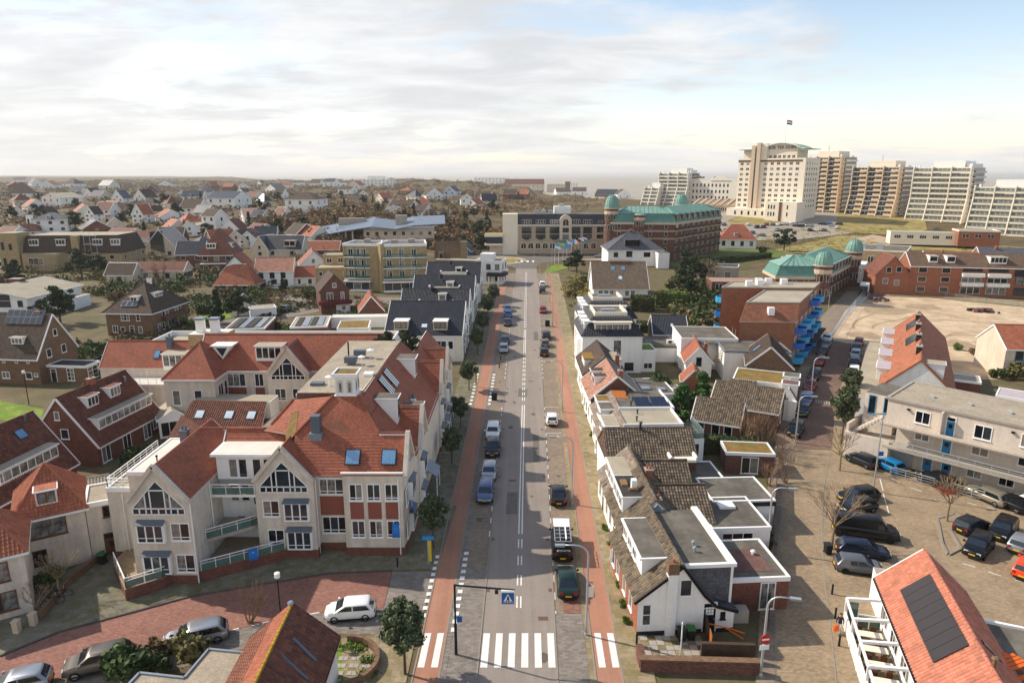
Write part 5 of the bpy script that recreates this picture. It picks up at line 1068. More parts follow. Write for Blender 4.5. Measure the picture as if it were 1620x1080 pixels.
for i,(l,x,y,rz,W,D,e) in enumerate((('flat grey roofed garage left of the gravel roof garage',-60,139,8,8,12,2.6),('brown flat roofed garage with solar rows beside the sedum roof',-46.5,139.5,10,7.5,11,2.9),('garage with orange sedum roof behind the red roofs',-36.8,140,8,6.5,8,2.5),('long white canopy roofed carport behind the brown house',-41,151.5,4,14,3,2.4),('small white flat roofed garage beside the parked grey car',-62.5,160,25,6,4.5,2.5))):
    h=shed(l,x,y,rz,W,D,e,0,BRK if i<2 else STUCCOW,(BITU,BITL,SEDUM,MEMB,BITL)[i],'flat',name='garage',cat='garage')
    if i<2:
        for k in range(4): h.part('roof_panel',lambda b:b.box(W*.12+k*W*.2,1.,e+.06,W*.12+k*W*.2+W*.15,D-1.,e+.2,SOLF if k%2 else BITD))
# hotel of yellow brick with green balconies
h=HP('yellow_hotel','four storey yellow brick hotel with green balcony rails near the roundabout','hotel',-37.8,196.9,9,13.2,13,13.4); hz0=h
h.walls(BRKY); h.flat(BITU,.5,WHITE,t=.3)
lw_=Blk(h.root,T(0,0,0)@RZ(math.radians(158))@T(0,0,0),0,0,0) if False else None
L2=Blk(h.root,RZ(math.radians(-62)),1,1,13.4)
left=Blk(h.root,T(-11.,4.5,0)@RZ(math.radians(-16)),10.5,11,13.4); left.walls(BRKY); left.flat(BITU,.5,WHITE,t=.3)
h.part('corner_pier',lambda b:b.prism([(-.8,.9),(0,-.5),(1.,-.15),(1,1)],0,13.9,BRKY))
for B_,W_ in((h,13.2),(left,8.4)):
    M=B_.fr('F')
    for f_ in range(3):
        z=4.0+f_*3.1
        n=3 if W_>10 else 3
        for k in range(n):
            u=1.6+k*(W_-2.6)/n; win(h.root,M,u,z,1.5,2.2,2)
        d_=MB(); d_.box(.6,-1.3,z-.3,W_,0,z-.1,WHITE); bo=d_.build('balcony',h.root,M); railing(bo,[(.7,-1.25,z-.1),(W_-.1,-1.25,z-.1)],.95,GREENR,GBAL,1.3)
        for k in range(3): bp=MB(); bp.bar((1.2+k*W_/3,-1.3,z-.1),(1.2+k*W_/3,-1.3,z+3),.12,.12,GREENR); bp.build('balcony_post',bo)
    win(h.root,M@T(0,-1.,0),.6,.5,W_-1,2.3,int(W_/2.2),1,gm=G2); h.part('canopy',lambda b:b.box(.2,-1.4,2.8,W_,0,3.2,WHITE),side=None).matrix_local=B_.M; h.part('base',lambda b:b.box(.4,-1.2,-.5,W_,0,.5,STUCCOW)).matrix_local=B_.M
for x,y in((3,5),(8,7),(-5,9)): h.part('roof_unit',lambda b:b.box(x,y,13.4,x+2,y+1.5,14.6,CONC))
w2=Blk(h.root,T(-19.5,7.5,0),9.5,9,6.2); w2.walls(BRKY); w2.flat(BITL,.3,BRKY); 
for u in(1,3.2,8.): win(h.root,w2.fr('F'),u,4,1.,1.3,1)
w3=Blk(h.root,T(-18,16,0),8,8,9); w3.walls(BRKY); w3.flat(BITL,.3,BRKY); win(h.root,w3.fr('F'),1,6.8,1.6,1.5,2); win(h.root,w3.fr('F'),4.4,6.8,1.6,1.5,2)
# thatched white house
h=HP('thatched_house','white house with steep brown roof and stone chimney beside the yellow hotel','house',-24.6,217,2,9,9,4.2); h.gable('gu',12.,THAT,.3,.1,style='',trim=THAT); h.walls(STUCCOW); h.dor('F',1.2,1.6,2.4,1.2,1,THAT,THAT); h.part('chimney',lambda b:b.box(8.2,1,0,10.2,3.2,12.3,mat('rubble_stone','84745c',.95,v=.3,ns=2))); 
for u in(.7,3.2): win(h.root,h.fr('F'),u,1,1.2,1.6,1,fm=DKTRIM)
# white house pair with red roofs
h=HP('white_house','white rendered house with red tiled cross gables on the village lane','house',-86.,199.5,8,9.5,9,5.2); h.gable('gv',10.2,TRED,.4,.3,style='flat',trim=DKTRIM); h.walls(STUCCOW); M=h.fr('F'); win(h.root,M,3.8,5.2,1.6,2.4,2,fm=DKTRIM); win(h.root,M,1,.8,3,2.4,3); win(h.root,M,5.2,.8,2.4,2.4,2); h.part('balcony',lambda b:b.box(.4,-1.2,3.2,8.4,0,3.5,STUCCOW),side='F'); railing(h.root,[(.5,-1.15,3.5),(8.3,-1.15,3.5)],.9,DKTRIM)
b2=Blk(h.root,T(9.5,2.5,0),11,8,5.2); b2.gable('gu',8.6,mat('pink_tile','b98670',.8,'tile',sc=(.3,.36)),.4,.2,style='flat'); b2.walls(STUCCOW); M=b2.fr('F')
for u in(1,4.2,7.4): win(h.root,M,u,3.,1.4,1.8,2,fm=DKTRIM); win(h.root,M,u+.3,.6,1.6,2,2,fm=DKTRIM)
b3=Blk(h.root,T(20.5,4,0),7,7,3.); b3.gable('gu',5.6,TRED,.4,.2,style='flat'); b3.walls(STUCCOW); win(h.root,b3.fr('F'),1,.8,.9,1.6,1); win(h.root,b3.fr('F'),4,.8,1.2,1.6,1)
# ================= RIGHT HALF: HOUSES NEAR =================
def sideflat(h,name,x0,y0,z0,x1,y1,z1,m,mt=None): return h.part(name,lambda b:b.prism([(x0,y0),(x1,y0),(x1,y1),(x0,y1)],z0,z1,m,mt))
def slopepart(h,name,pts,m,style='pan',th=.15,tr=None,par=None):
    b=MB(); b.slab(pts,th,m,tr or WHITE); o=b.build(name,h.root,h.M)
    if style: tiles(o,[Vector(p)+Vector((0,0,.003)) for p in pts],m,style)
    return o
# --- white end house by the low wall
h=HP('white_house','white gabled house with black door and lean-to slope nearest the low brick wall','house',9.75,46.5,4,7.7,10.2,3.2); R_=3.35; rz_=6.0
b=MB(); pts=[(0,-1),(7.7,-1),(7.7,1.9),(6.2,2.35),(5.2,3.3),(R_,5.9),(0,3.2)]
def prof(y,m,flip=False):
    q=[(x,y,z) for x,z in pts]; b.poly(q[::-1] if flip else q,m)
prof(0,STUCCOW); prof(10.2,STUCCOW,True); b.poly([(0,10.2,-1),(0,0,-1),(0,0,3.2),(0,10.2,3.2)],BRKO); b.poly([(7.7,0,-1),(7.7,10.2,-1),(7.7,10.2,1.9),(7.7,0,1.9)],STUCCOW); b.build('wall',h.root)
h.part('plinth',lambda b:b.box(-.03,-.04,-.5,7.74,-.005,.35,DKTRIM)); h.k=h.kh=(5.9-3.2)/R_; h.rt='gv'; h.hu=True; h.r=6; h.e=3.2; h.lift=.15
slopepart(h,'roof',[(-.3,-.15,3.0),(R_,-.15,5.95),(R_,10.2,5.95),(-.3,10.2,3.0)],TGRY)
o=slopepart(h,'roof',[(R_,-.15,5.95),(5.2,-.15,3.35),(5.2,10.2,3.35),(R_,10.2,5.95)],TBLK); slopepart(h,'roof',[(5.2,-.15,3.35),(6.2,-.15,2.4),(6.2,4,2.4),(5.2,4,3.35)],TBLK); slopepart(h,'roof',[(6.2,-.15,2.4),(7.95,-.15,1.85),(7.95,4,1.85),(6.2,4,2.4)],TBLK)
ridgecap(o,(R_,-.1,6.02),(R_,10.2,6.02),TGRY,.15)
h.part('verge_board',lambda b:[b.bar(p,q,.12,.22,BLACK) for p,q in(((-.35,-.18,2.95),(R_,-.18,5.95)),((R_,-.18,5.95),(5.2,-.18,3.35)),((5.2,-.18,3.35),(6.2,-.18,2.38)),((6.2,-.18,2.38),(7.95,-.18,1.85)))])
h.part('rear_extension',lambda b:b.prism([(3.55,.9),(7.7,.9),(7.7,10.2),(3.55,10.2)],1.8,5.25,TSLT,BITD)); h.part('roof_edge',lambda b:(b.box(3.4,.75,5.2,7.95,1.05,5.5,WHITE),b.box(7.4,1.05,5.2,7.95,10.3,5.5,WHITE)))
h.part('corner_board',lambda b:b.box(7.55,.86,1.9,7.75,.95,5.2,WHITE)); h.part('roof',lambda b:b.box(3.7,1.05,5.25,7.4,10.,5.3,BITU))
h.part('chimney',lambda b:(b.box(2.2,-.3,0,2.95,.3,5.4,STUCCOW),b.box(2.15,-.35,5.4,3.,.35,6.3,BRKD),b.tube([(2.6,0,6.3),(2.6,0,6.6)],.12,6,TORG)))
h.dor('L',1.6,6.,1.35,.85,4,WHITE,BITU) if False else h.part('dormer',lambda b:(b.prism([(.75,2.1),(2.7,2.1),(2.7,8.4),(.75,8.4)],3.5,5.35,WHITE),b.box(.5,1.9,5.35,2.75,8.6,5.5,WHITE),b.box(.7,2.1,5.5,2.7,8.4,5.53,BITU)))
M=h.fr('L'); 
for u in(2.,3.6,5.2): win(h.root,M@T(0,.75,0),u,4.1,1.2,1.,2)
for u in(1.2,3.,5.4,7.6): win(h.root,M,u,.9,1.,1.5,1)
M=h.fr('F'); win(h.root,M,.35,.9,.7,1.85,1,2,WHITE,gm=G2); win(h.root,M,3.2,3.3,1.,1.5,1,1,WHITE,gm=G2); door(h.root,M,5.15,1.15,2.6,BLACK,WHITE,.1); win(h.root,M,7.15-.55,1.15,.4,.65,1,1,BLACK)
h.part('door_panes',lambda b:[b.box(5.4+i*.22,-.05,1.6+j*.24,5.58+i*.22,-.035,1.79+j*.24,WHITE) for i in range(3) for j in range(3)])
for x,y in((5.3,3.),(5.5,3.9)): h.pipe(x,y,5.3,.35,.1)
# brick rear lean-to to its right with dark glass door
h2=HP('brick_extension','low brick house with red flat roof and dark glazed door behind the white end house','house',17.6,49.5,4,5.2,6,2.9); h2.walls(BRK); h2.flat(BITU,.15,WHITE); win(h2.root,h2.fr('F'),2.8,.1,1.3,2.5,2,fm=WHITE); h2.part('roof_patch',lambda b:b.box(.6,1,2.96,4.2,4.5,2.98,mat('bitumen_red','6e5048',.9,v=.3)))
for x in(1,3.6): h2.pipe(x,3.6,2.9,.35,.12,WHITE)
# --- second house of the row: ridge along the street, two wings behind
h=HP('row_house','small white street house with grey-brown pantiles and two flat dormers, second from the low wall','row house',10.05,56.9,1.8,8.6,13.3,3.3,group='low white houses along the cycle path'); R2=3.1
b=MB(); b.prism([(0,0),(5.5,0),(5.5,13.3),(0,13.3)],-1,3.3,STUCCOW); b.add([(0,-.0,3.3),(6.2,0,3.3),(R2,0,6.),(0,13.3,3.3),(6.2,13.3,3.3),(R2,13.3,6.)],[(0,1,2),(4,3,5)],STUCCOW); b.build('wall',h.root)
o=slopepart(h,'roof',[(-.3,0,3.05),(R2,0,6.1),(R2,8,6.1),(-.3,8,3.05)],TGRY); slopepart(h,'roof',[(-.3,8,3.05),(R2,8,6.1),(R2,13.3,6.1),(-.3,13.3,3.05)],TBEI,'flat'); slopepart(h,'roof',[(R2,0,6.1),(6.2,0,3.3),(6.2,13.3,3.3),(R2,13.3,6.1)],TGRY); ridgecap(o,(R2,0,6.2),(R2,13.3,6.2),TGRY,.15)
for y0,y1,m in((2.3,6.9,BITD),(7.1,11.6,BITL)): 
    h.part('dormer',lambda b:(b.prism([(.5,y0),(2.6,y0),(2.6,y1),(.5,y1)],3.4,5.35,WHITE),b.box(.35,y0-.1,5.35,2.55,y1+.1,5.5,WHITE),b.box(.5,y0,5.5,2.5,y1,5.53,m)))
    for k in range(3): win(h.root,h.fr('L')@T(0,.5,0),13.3-y1+.3+k*1.4,4.1,1.2,1.05,2)
for u in(1,3,5.2,7.4,9.6,11.4): win(h.root,h.fr('L'),u,.8,1.,1.6,1) if u not in(3,9.6) else door(h.root,h.fr('L'),u,1.,2.3)
for y0,y1,x1,z1 in((1.4,7.2,9.2,5.3),(7.6,12.6,9.0,5.4)):
    ym=y0+(y1-y0)*.62
    o=slopepart(h,'roof',[(3.4,y0-.2,3.1),(x1,y0-.2,3.1),(x1,ym,z1),(3.4,ym,z1)],TGRY); slopepart(h,'roof',[(3.4,ym,z1),(x1,ym,z1),(x1,y1,3.4),(3.4,y1,3.4)],TGRY); ridgecap(o,(4,ym,z1+.08),(x1,ym,z1+.08),TGRY)
    h.part('wing',lambda b:(b.prism([(4,y0),(x1-.1,y0),(x1-.1,y1),(4,y1)],-1,3.05,BRKP),b.add([(x1-.15,y0,3),(x1-.15,y1,3.2),(x1-.15,ym,z1)],[(0,1,2)],BRKP)))
h.chim(3.6,1.3,4.5,1.2,.55,.55,BRKO,1); h.chim(3.9,6.6,4.8,1.5,.7,.7,BRKO,2)
h.part('gable_facing',lambda b:b.add([(1.8,-.4,4.4),(5.2,-.4,3.6),(R2,-.4,6.0),(1.8,-.2,4.4),(5.2,-.2,3.6),(R2,-.2,6.)],[(0,1,2),(5,4,3),(0,2,5,3),(1,4,5,2)],ZINC))
h.part('rooftop_unit',lambda b:(b.box(1.6,3.6,5.53,2.1,4.2,6.5,WHITE),b.box(1.3,3.3,5.53,2.2,3.6,5.8,WOOD),b.box(.8,4.4,5.53,1.4,5.6,5.75,WOOD)))
# --- broad pantile roof
h=HP('row_house','broad dark pantile roofed house with brick flank, third from the low wall','row house',10.55,70.4,1.8,10.,6.2,4.3,group='low white houses along the cycle path'); h.gable('gu',6.6,TGRY,.25,.05,'pan',TGRY); h.walls(BRKP); h.part('street_front',lambda b:b.box(-.06,-.02,-1,-.0,6.2,4.2,STUCCOW)); 
h.part('roof_hip',lambda b:b.slab([(-.2,-.3,4.2),(1.6,3.1,6.8),(-.2,6.5,4.2)],.1,TDKB)); h.part('roof_terrace',lambda b:(b.box(6.8,-1.2,4.3,9.6,-.2,4.6,CREAM),b.box(6.7,-1.3,4.6,6.9,.2,5,WHITE),b.box(9.5,-1.3,4.6,9.7,.2,5.,WHITE))); h.pipe(4.2,2.9,6.3,1.1,.13,DKTRIM)
for u in(1,3.6): win(h.root,h.fr('L'),u,.8,1,1.6,1,fm=WHITE)
# --- flat roofed pair with solar panels
for i,(l,y0,D,zt,m) in enumerate((('flat roofed street house with pale roof and white parapet before the solar panels',76.7,5.6,5.7,BITL),('flat roofed street house with two dark solar arrays behind its low parapet',82.5,4.4,5.7,BITU),('flat roofed street house with a weathered brown roof and wooden terrace',87.1,4.2,5.2,BITU))):
    h=HP('row_house',l,'row house',10.75+.035*(y0-74),y0,1.8,10,D,zt,group='low white houses along the cycle path')
    h.part('wall',lambda b:b.prism([(2.4,0),(9.6,0),(9.6,D),(2.4,D)],-1,zt,PINKP,m)); h.part('street_front',lambda b:b.prism([(0,0),(2.4,0),(2.4,D),(0,D)],-1,3.3,STUCCOW))
    slopepart(h,'roof',[(-.25,0,3.2),(2.75,0,zt+.25),(2.75,D,zt+.25),(-.25,D,3.2)],TBEI,'flat'); h.part('gable_wall',lambda b:b.add([(0,-.01,3.2),(2.6,-.01,3.2),(2.6,-.01,zt+.15)],[(0,1,2)],STUCCOW))
    h.part('parapet',lambda b:(b.box(2.5,-.08,zt-.35,9.7,.12,zt+.25,WHITE),b.box(9.5,.12,zt-.35,9.7,D,zt+.25,WHITE)))
    h.part('dormer',lambda b:(b.prism([(.4,.8),(2.2,.8),(2.2,D-1),(.4,D-1)],3.3,zt-.4,WHITE),b.box(.25,.6,zt-.4,2.3,D-.8,zt-.25,WHITE),b.box(.4,.8,zt-.25,2.2,D-1,zt-.22,(BITL,BITU,SEDUM)[i])))
    for k in range(2): win(h.root,h.fr('L')@T(0,.4,0),1.2+k*1.3,zt-1.7,1.1,1.,2); win(h.root,h.fr('L'),.8+k*1.9,.8,1.,1.6,1)
    for x,y in((4.4,D*.3),(5.,D*.75)): h.pipe(x,y,zt,.5,.09,DKTRIM)
    if i==1:
        for x0 in(4.9,7.1):
            for k in range(2): h.part('solar_panel',lambda b:b.slab([(x0+k*1.02,.5,zt+.2),(x0+k*1.02+1.,.5,zt+.2),(x0+k*1.02+.9,2.7,zt+.75),(x0+k*1.02-.1,2.7,zt+.75)],.06,SOLAR,SOLF))
    if i==0: railing(h.root,[(9.8,0,4.),(12.2,0,4.),(12.2,5,4.)],1.,GREYM,GBAL); h.part('rear_terrace',lambda b:b.prism([(9.6,0),(12.3,0),(12.3,D),(9.6,D)],-1,4.,STUCCOW,BITU)); win(h.root,h.fr('F'),10.,.6,1.8,2.8,1,2,gm=G2)
    if i==2: h.part('terrace_deck',lambda b:b.box(2.7,.3,zt+.01,4.6,D-.5,zt+.3,mat('orange_wood','a8622a',.8,v=.3,ns=3)))
# --- pink tiled gable along the street
h=HP('row_house','street house with pink tiled slope, two dormers and black rear slope','row house',11.1,91.4,1.5,7.4,9.5,4.1,group='low white houses along the cycle path'); h.gable('gv',7.2,TBLK,.3,.1,'flat',WHITE); h.walls(STUCCOW,gab=BRKP); slopepart(h,'roof',[(-.32,-.12,3.98),(3.7,-.12,7.36),(3.7,9.6,7.36),(-.32,9.6,3.98)],mat('pink_pantile','a87a66',.8,'tile',sc=(.3,.36),v=.2),'flat',.05)
h.dor('L',2.2,1.5,1.4,.9,1,WHITE,TDKB); h.dor('L',5.2,1.5,1.4,.9,1,WHITE,TDKB); h.chim(4.1,.4,6,2,.6,.6,BRKO,1)
for u in(.8,3,5.2,7.4): win(h.root,h.fr('L'),u,.8,1.,1.6,1)
h2=HP('flat_extension','white flat roofed rear extension with grey roof and rooflights behind the pink tiled house','extension',18.6,95.5,3,5.6,8,3.2); h2.walls(STUCCOW); h2.flat(BITU,.12,WHITE); h2.part('rooflight',lambda b:b.box(1,2,3.2,2.3,3.4,3.5,SOLF)); h2.part('rooflight',lambda b:b.box(3.2,1.5,3.2,4.5,2.7,3.5,SOLF))
# --- white front gable
h=HP('row_house','white front gabled street house with grey roof before the tall white house','row house',11.2,101.6,0,6.4,11.,4.4,group='low white houses along the cycle path'); h.gable('gv',7.1,TDKB,.25,.15,'flat',DKTRIM); h.walls(STUCCOW); h.part('dormer',lambda b:(b.prism([(.3,3),(1.9,3),(1.9,7),(.3,7)],4.4,6,WHITE),b.box(.2,2.9,6,2.2,7.1,6.15,mat('ochre_roof','8a6a34',.9,v=.3)))); h.chim(5.2,1.2,5.6,1.6,.6,.5,BRKO,1); h.part('dormer',lambda b:(b.prism([(4.4,3),(6.2,3),(6.2,8),(4.4,8)],4.,5.8,WHITE),b.box(4.3,2.9,5.8,6.3,8.1,5.95,BITL)))
for u in(1,4,7): win(h.root,h.fr('L'),u,.9,1.,1.6,1)
# --- tall white house with black mansard
def mansard(h,z0,z1,ins,m,tm,st='flat'):
    W_,D_=h.W,h.D; i=ins; a=[(-.3,-.3,z0),(W_+.3,-.3,z0),(W_+.3,D_+.3,z0),(-.3,D_+.3,z0)]; c=[(i,i,z1),(W_-i,i,z1),(W_-i,D_-i,z1),(i,D_-i,z1)]
    b=MB(); P4=[[a[k],a[(k+1)%4],c[(k+1)%4],c[k]] for k in range(4)]
    for p in P4: b.slab(p,.12,m,WHITE)
    b.prism([(p[0],p[1]) for p in c],z1-.3,z1,tm); o=b.build('roof',h.root,h.M)
    if st:
        for p in P4: tiles(o,[Vector(v)+Vector((0,0,.003)) for v in p],m,st)
    h.k=h.kh=(z1-z0)/(i+.3); h.rt='gu'; h.hu=True; h.e=z0+.3*h.k; h.r=z1; h.lift=.05; return h
for i,(l,x,y,W_,D_) in enumerate((('tall white house with black tiled mansard and wide ribbon dormer facing the camera',12.4,116.8,10.6,12.6),('second tall white house with black mansard, further up the road',13.6,131.,10.8,12.))):
    h=HP('white_house',l,'house',x,y,1,W_,D_,6.6,group='tall white houses with black mansards'); h.walls(STUCCOW); mansard(h,6.7,9.9,2.,TBLK,BITU,'pan')
    h.part('dormer',lambda b:(b.prism([(2.1,.5),(W_-2.,.5),(W_-2.,3),(2.1,3)],7.2,9.,CREAM),b.box(1.9,.3,9.,W_-1.8,3,9.15,CREAM)))
    win(h.root,h.fr('F')@T(0,.5,0),2.3,7.4,W_-4.6,1.35,6,1,CREAM,gm=G3); win(h.root,h.fr('F'),5.6,3.4,1.2,2.5,1,2,DKTRIM); win(h.root,h.fr('F'),7.6,.5,1.6,1.4,1,1,DKTRIM)
    for k in range(3): h.part('dormer',lambda b:(b.prism([(.4,1.2+k*3.6),(2.4,1.2+k*3.6),(2.4,3.4+k*3.6),(.4,3.4+k*3.6)],6.7,9,WHITE),b.box(.2,1.+k*3.6,9,2.5,3.6+k*3.6,9.2,WHITE))); win(h.root,h.fr('L')@T(0,.4,0),D_-3.1-k*3.6,7.1,1.6,1.5,2)
    for u in(1,3.6,6.4,9.2): win(h.root,h.fr('L'),u,3.6,1.1,2,1,2); win(h.root,h.fr('L'),u,.8,1.2,2,1,2)
    h.part('roof_terrace',lambda b:(b.box(2.4,2.4,9.9,W_-2.4,2.6,10.6,CREAM),b.box(2.4,2.6,9.9,2.6,D_-3,10.6,CREAM),b.box(W_-2.6,2.6,9.9,W_-2.4,D_-3,10.6,CREAM))); h.part('roof_unit',lambda b:b.box(4,5,9.9,6.5,6.5,10.5,SOLF))
    h.part('bay',lambda b:(b.prism([(-.7,2),(0,1.4),(0,5.4),(-.7,4.8)],-.5,5.8,WHITE)))
h2=HP('annexe','white annexe with small green roof right of the tall white house','extension',23.,117.5,1,2.6,5,3.9); h2.walls(STUCCOW); h2.flat(GRASS,.15,WHITE); win(h2.root,h2.fr('F'),.5,.6,1.6,1.1,2)
# --- back gardens
shed('grey flat roofed garage with a white door below the wooden terrace',18.2,66.,3,5,7,2.8,0,STUCCOW,BITU,'flat',name='garage',cat='garage')
h=shed('white garden house with flat roof, square rooflight and dark glass doors',18.6,57.6,3,5.6,6.2,3.,0,STUCCOW,BITU,'flat',name='garden_house',cat='garden house'); h.part('rooflight',lambda b:b.box(2,3.6,3.1,3.6,4.8,3.35,WHITE)); win(h.root,h.fr('F'),1.,.1,3.,2.5,3,gm=G1)
h=shed('white garden building with dark weathered roof and tall black doors',20.2,62.9,3,6.4,5.5,3.,0,STUCCOW,BITU,'flat',name='garden_house',cat='garden house'); win(h.root,h.fr('F'),.2,1.2,1.3,1.2,1,2); win(h.root,h.fr('F'),3.6,.1,1.1,2.4,1); h.part('fascia_board',lambda b:b.box(-.1,-.12,2.5,6.5,-.06,2.95,DKTRIM))
h=shed('brick shed with orange sedum roof and white fascia',25.6,76.,-6,5.6,3.6,2.6,0,BRKP,SEDUM,'flat'); win(h.root,h.fr('F'),1.8,.1,2.,2.1,2,gm=G1)
h=HP('pantile_house','low house with grey pantile roof and white windows behind the clipped hedge','house',24.4,87.4,-26,6.2,6.,2.6); h.gable('gu',4.7,TGRY,.3,.15,'pan'); h.walls(BRKP); 
for u in(.6,2.6,4.2): win(h.root,h.fr('F'),u,.5,1.1,1.8,1)
h=HP('pantile_house','long mossy pantile roofed house reaching the right-hand street','house',28.4,92.9,-29,9.2,7,2.9); h.gable('gu',5.2,TGRY,.3,.15,'pan'); h.walls(BRKP); win(h.root,h.fr('R'),2,.8,1.,1.6,1)
h=HP('street_house','white street house with sedum roof, pantiles and two white dormers on the right-hand street','house',33.2,98.4,-24,8.,6.6,4.7); h.walls(STUCCOW); h.flat(SEDUM,.12,STUCCOW); slopepart(h,'roof',[(-.2,-2.2,3.3),(3.4,-2.2,3.3),(3.4,0,4.8),(-.2,0,4.8)],TGRY); h.part('low_front',lambda b:b.prism([(0,-2.1),(8,-2.1),(8,0),(0,0)],-1,3.2,STUCCOW,BITU)); slopepart(h,'roof',[(8.,-2.2,4.9),(8.,6.7,4.9),(9.3,6.7,3.),(9.3,-2.2,3.)],TDKB); h.part('side_wall',lambda b:b.prism([(8,-2.2),(9.1,-2.2),(9.1,6.6),(8,6.6)],-1,3.,STUCCOW))
for y in(-1.6,2.6): h.part('dormer',lambda b:(b.prism([(7.,y),(9.1,y),(9.1,y+2.2),(7.,y+2.2)],3.,5.2,WHITE),b.box(6.8,y-.1,5.2,9.3,y+2.3,5.35,WHITE),b.box(7,y+.05,5.35,9.1,y+2.1,5.38,BITU if y>0 else mat('bitumen_red','6e5048',.9,v=.3))))
for u in(.6,2.8,5): win(h.root,h.fr('R')@T(0,-1.1,0),u,.7,1.1,1.7,1)
h=HP('brown_gable_house','brown brick gabled house with dark pantiles on the right-hand street','house',37.9,106.,-17,6.8,9.6,4.7); h.gable('gv',7.8,TDKB,.3,.15,'pan'); h.walls(BRKD); h.sky('L',4,1,1.2,1.6)
for u in(1,3.2,5.6,7.8): win(h.root,h.fr('R'),u,.8,1.,1.6,1); win(h.root,h.fr('R'),u,3.,1,1.3,1)
h=HP('flat_house','flat grey roofed house with timber stair beside the blue balcony flats','house',36.2,112.5,-6,11,7.5,5.2); h.walls(STUCCOW); h.flat(BITU,.12,ZINC); h.part('timber_stair',lambda b:[b.bar((-.5-.1*k,1+.3*k,5.2-.35*k),(1.,1+.3*k,5.2-.35*k),.25,.06,WOOD) for k in range(9)])
h=HP('white_gable_house','small white gabled house with dark red roof and chimney amid the back gardens','house',29.8,112.8,-8,4.3,8.5,3.3); h.gable('gv',5.8,TRED,.3,.2,'flat',WHITE); h.walls(STUCCOW); win(h.root,h.fr('F'),1.7,2.6,.9,1.5,1,1,DKTRIM,gm=G1); h.chim(3.6,3.2,4.2,1.6,.5,.5,BRKO,1)
h=HP('white_flat_house','white two storey house with flat grey roof behind the small gabled house','house',30.5,119.5,-4,10,10,5.6); h.walls(STUCCOW); h.flat(BITU,.15,WHITE); win(h.root,h.fr('F'),6.5,2.6,3,2.2,2,1,DKTRIM); h.part('upper_roof',lambda b:b.box(3,-1.2,5.,9.6,0,5.2,BITU))
h=HP('black_barn','low house with black tiled roof and one rooflight behind the back gardens','house',28.6,134.8,-5,7.,9.4,2.6); h.gable('gu',5.6,TBLK,.2,.1,'pan'); h.walls(DKTRIM); h.sky('F',3.6,1.6,.7,1.1,glassmat('pale_skylight','c9d8e2',.1))
h=HP('low_roof','low flat roofed annexe with air conditioning boxes below the black barn','extension',24.8,124,-3,8.5,8,3.); h.walls(STUCCOW); h.flat(BITU,.15,BITU)
for x in(4.4,6.6): h.part('air_conditioner',lambda b:(b.box(x,1.5,3.1,x+1.3,2.,4.4 if x>5 else 3.9,WHITE),b.lathe([(.4,0),(.4,.04)],12,DKTRIM,(x,0)) if False else b.box(x+.3,1.47,3.3,x+.9,1.49,3.8,DKTRIM)))
h=shed('wooden shed with pale roof and orange tarpaulin beside the cedar',22.2,97.6,-6,3.8,5,2.5,0,WOOD,BITL,'flat')
h=shed('small orange tiled gable shed half hidden by the cedar tree',27.,103.5,-10,3.6,4.,2.6,4.6,BRKO,TORG,'gv')
tree('ball',0,0,'large round clipped evergreen bush behind the street houses','bush',None,1.35,None,0,Vector((23.3,103.2,.55)))
for i,(x,y,s_) in enumerate(((24.6,94.3,1.05),(28.9,99.5,1.1),(32.,97.5,.75))): tree('cedar',0,0,['broad green cedar nearest the flat roofs in the back gardens','second green cedar beside the small orange gable','smaller pale cedar at the right of the cedar group'][i],'tree','cedars in the back gardens',s_,s_*.85,i,Vector((x,y,.4)))
hedge([Vector((24.,82.4,.3)),Vector((30.6,80.6,.3))],1.6,2.2,'dark clipped hedge below the low pantile house',LHED,55,.16)
for i,(x,y,s_) in enumerate(((30.6,84.2,1.5),(32.6,83.2,1.7),(33.8,80.,1.2),(29.6,72.6,.9),(31.8,73.2,1.1))): tree('bareshrub',0,0,['tall bare shrub left under the mossy pantile wall','tallest bare shrub under the mossy pantile wall','bare shrub at the lane corner before the parked cars','low bare bush left of the sedum shed door','bare bush in front of the sedum shed'][i],'shrub','bare shrubs in the back gardens',s_,None,i%2,Vector((x,y,.25)))
for i,(x,y) in enumerate(((24.7,62.4),(24.9,60.9),(24.8,59.5))): tree('olive',0,0,['green bush by the rear lane beside the mossy shed','second green bush on the rear lane edge','low green bush behind the brick extension'][i],'shrub',None,.8,None,i,Vector((x,y,0)))
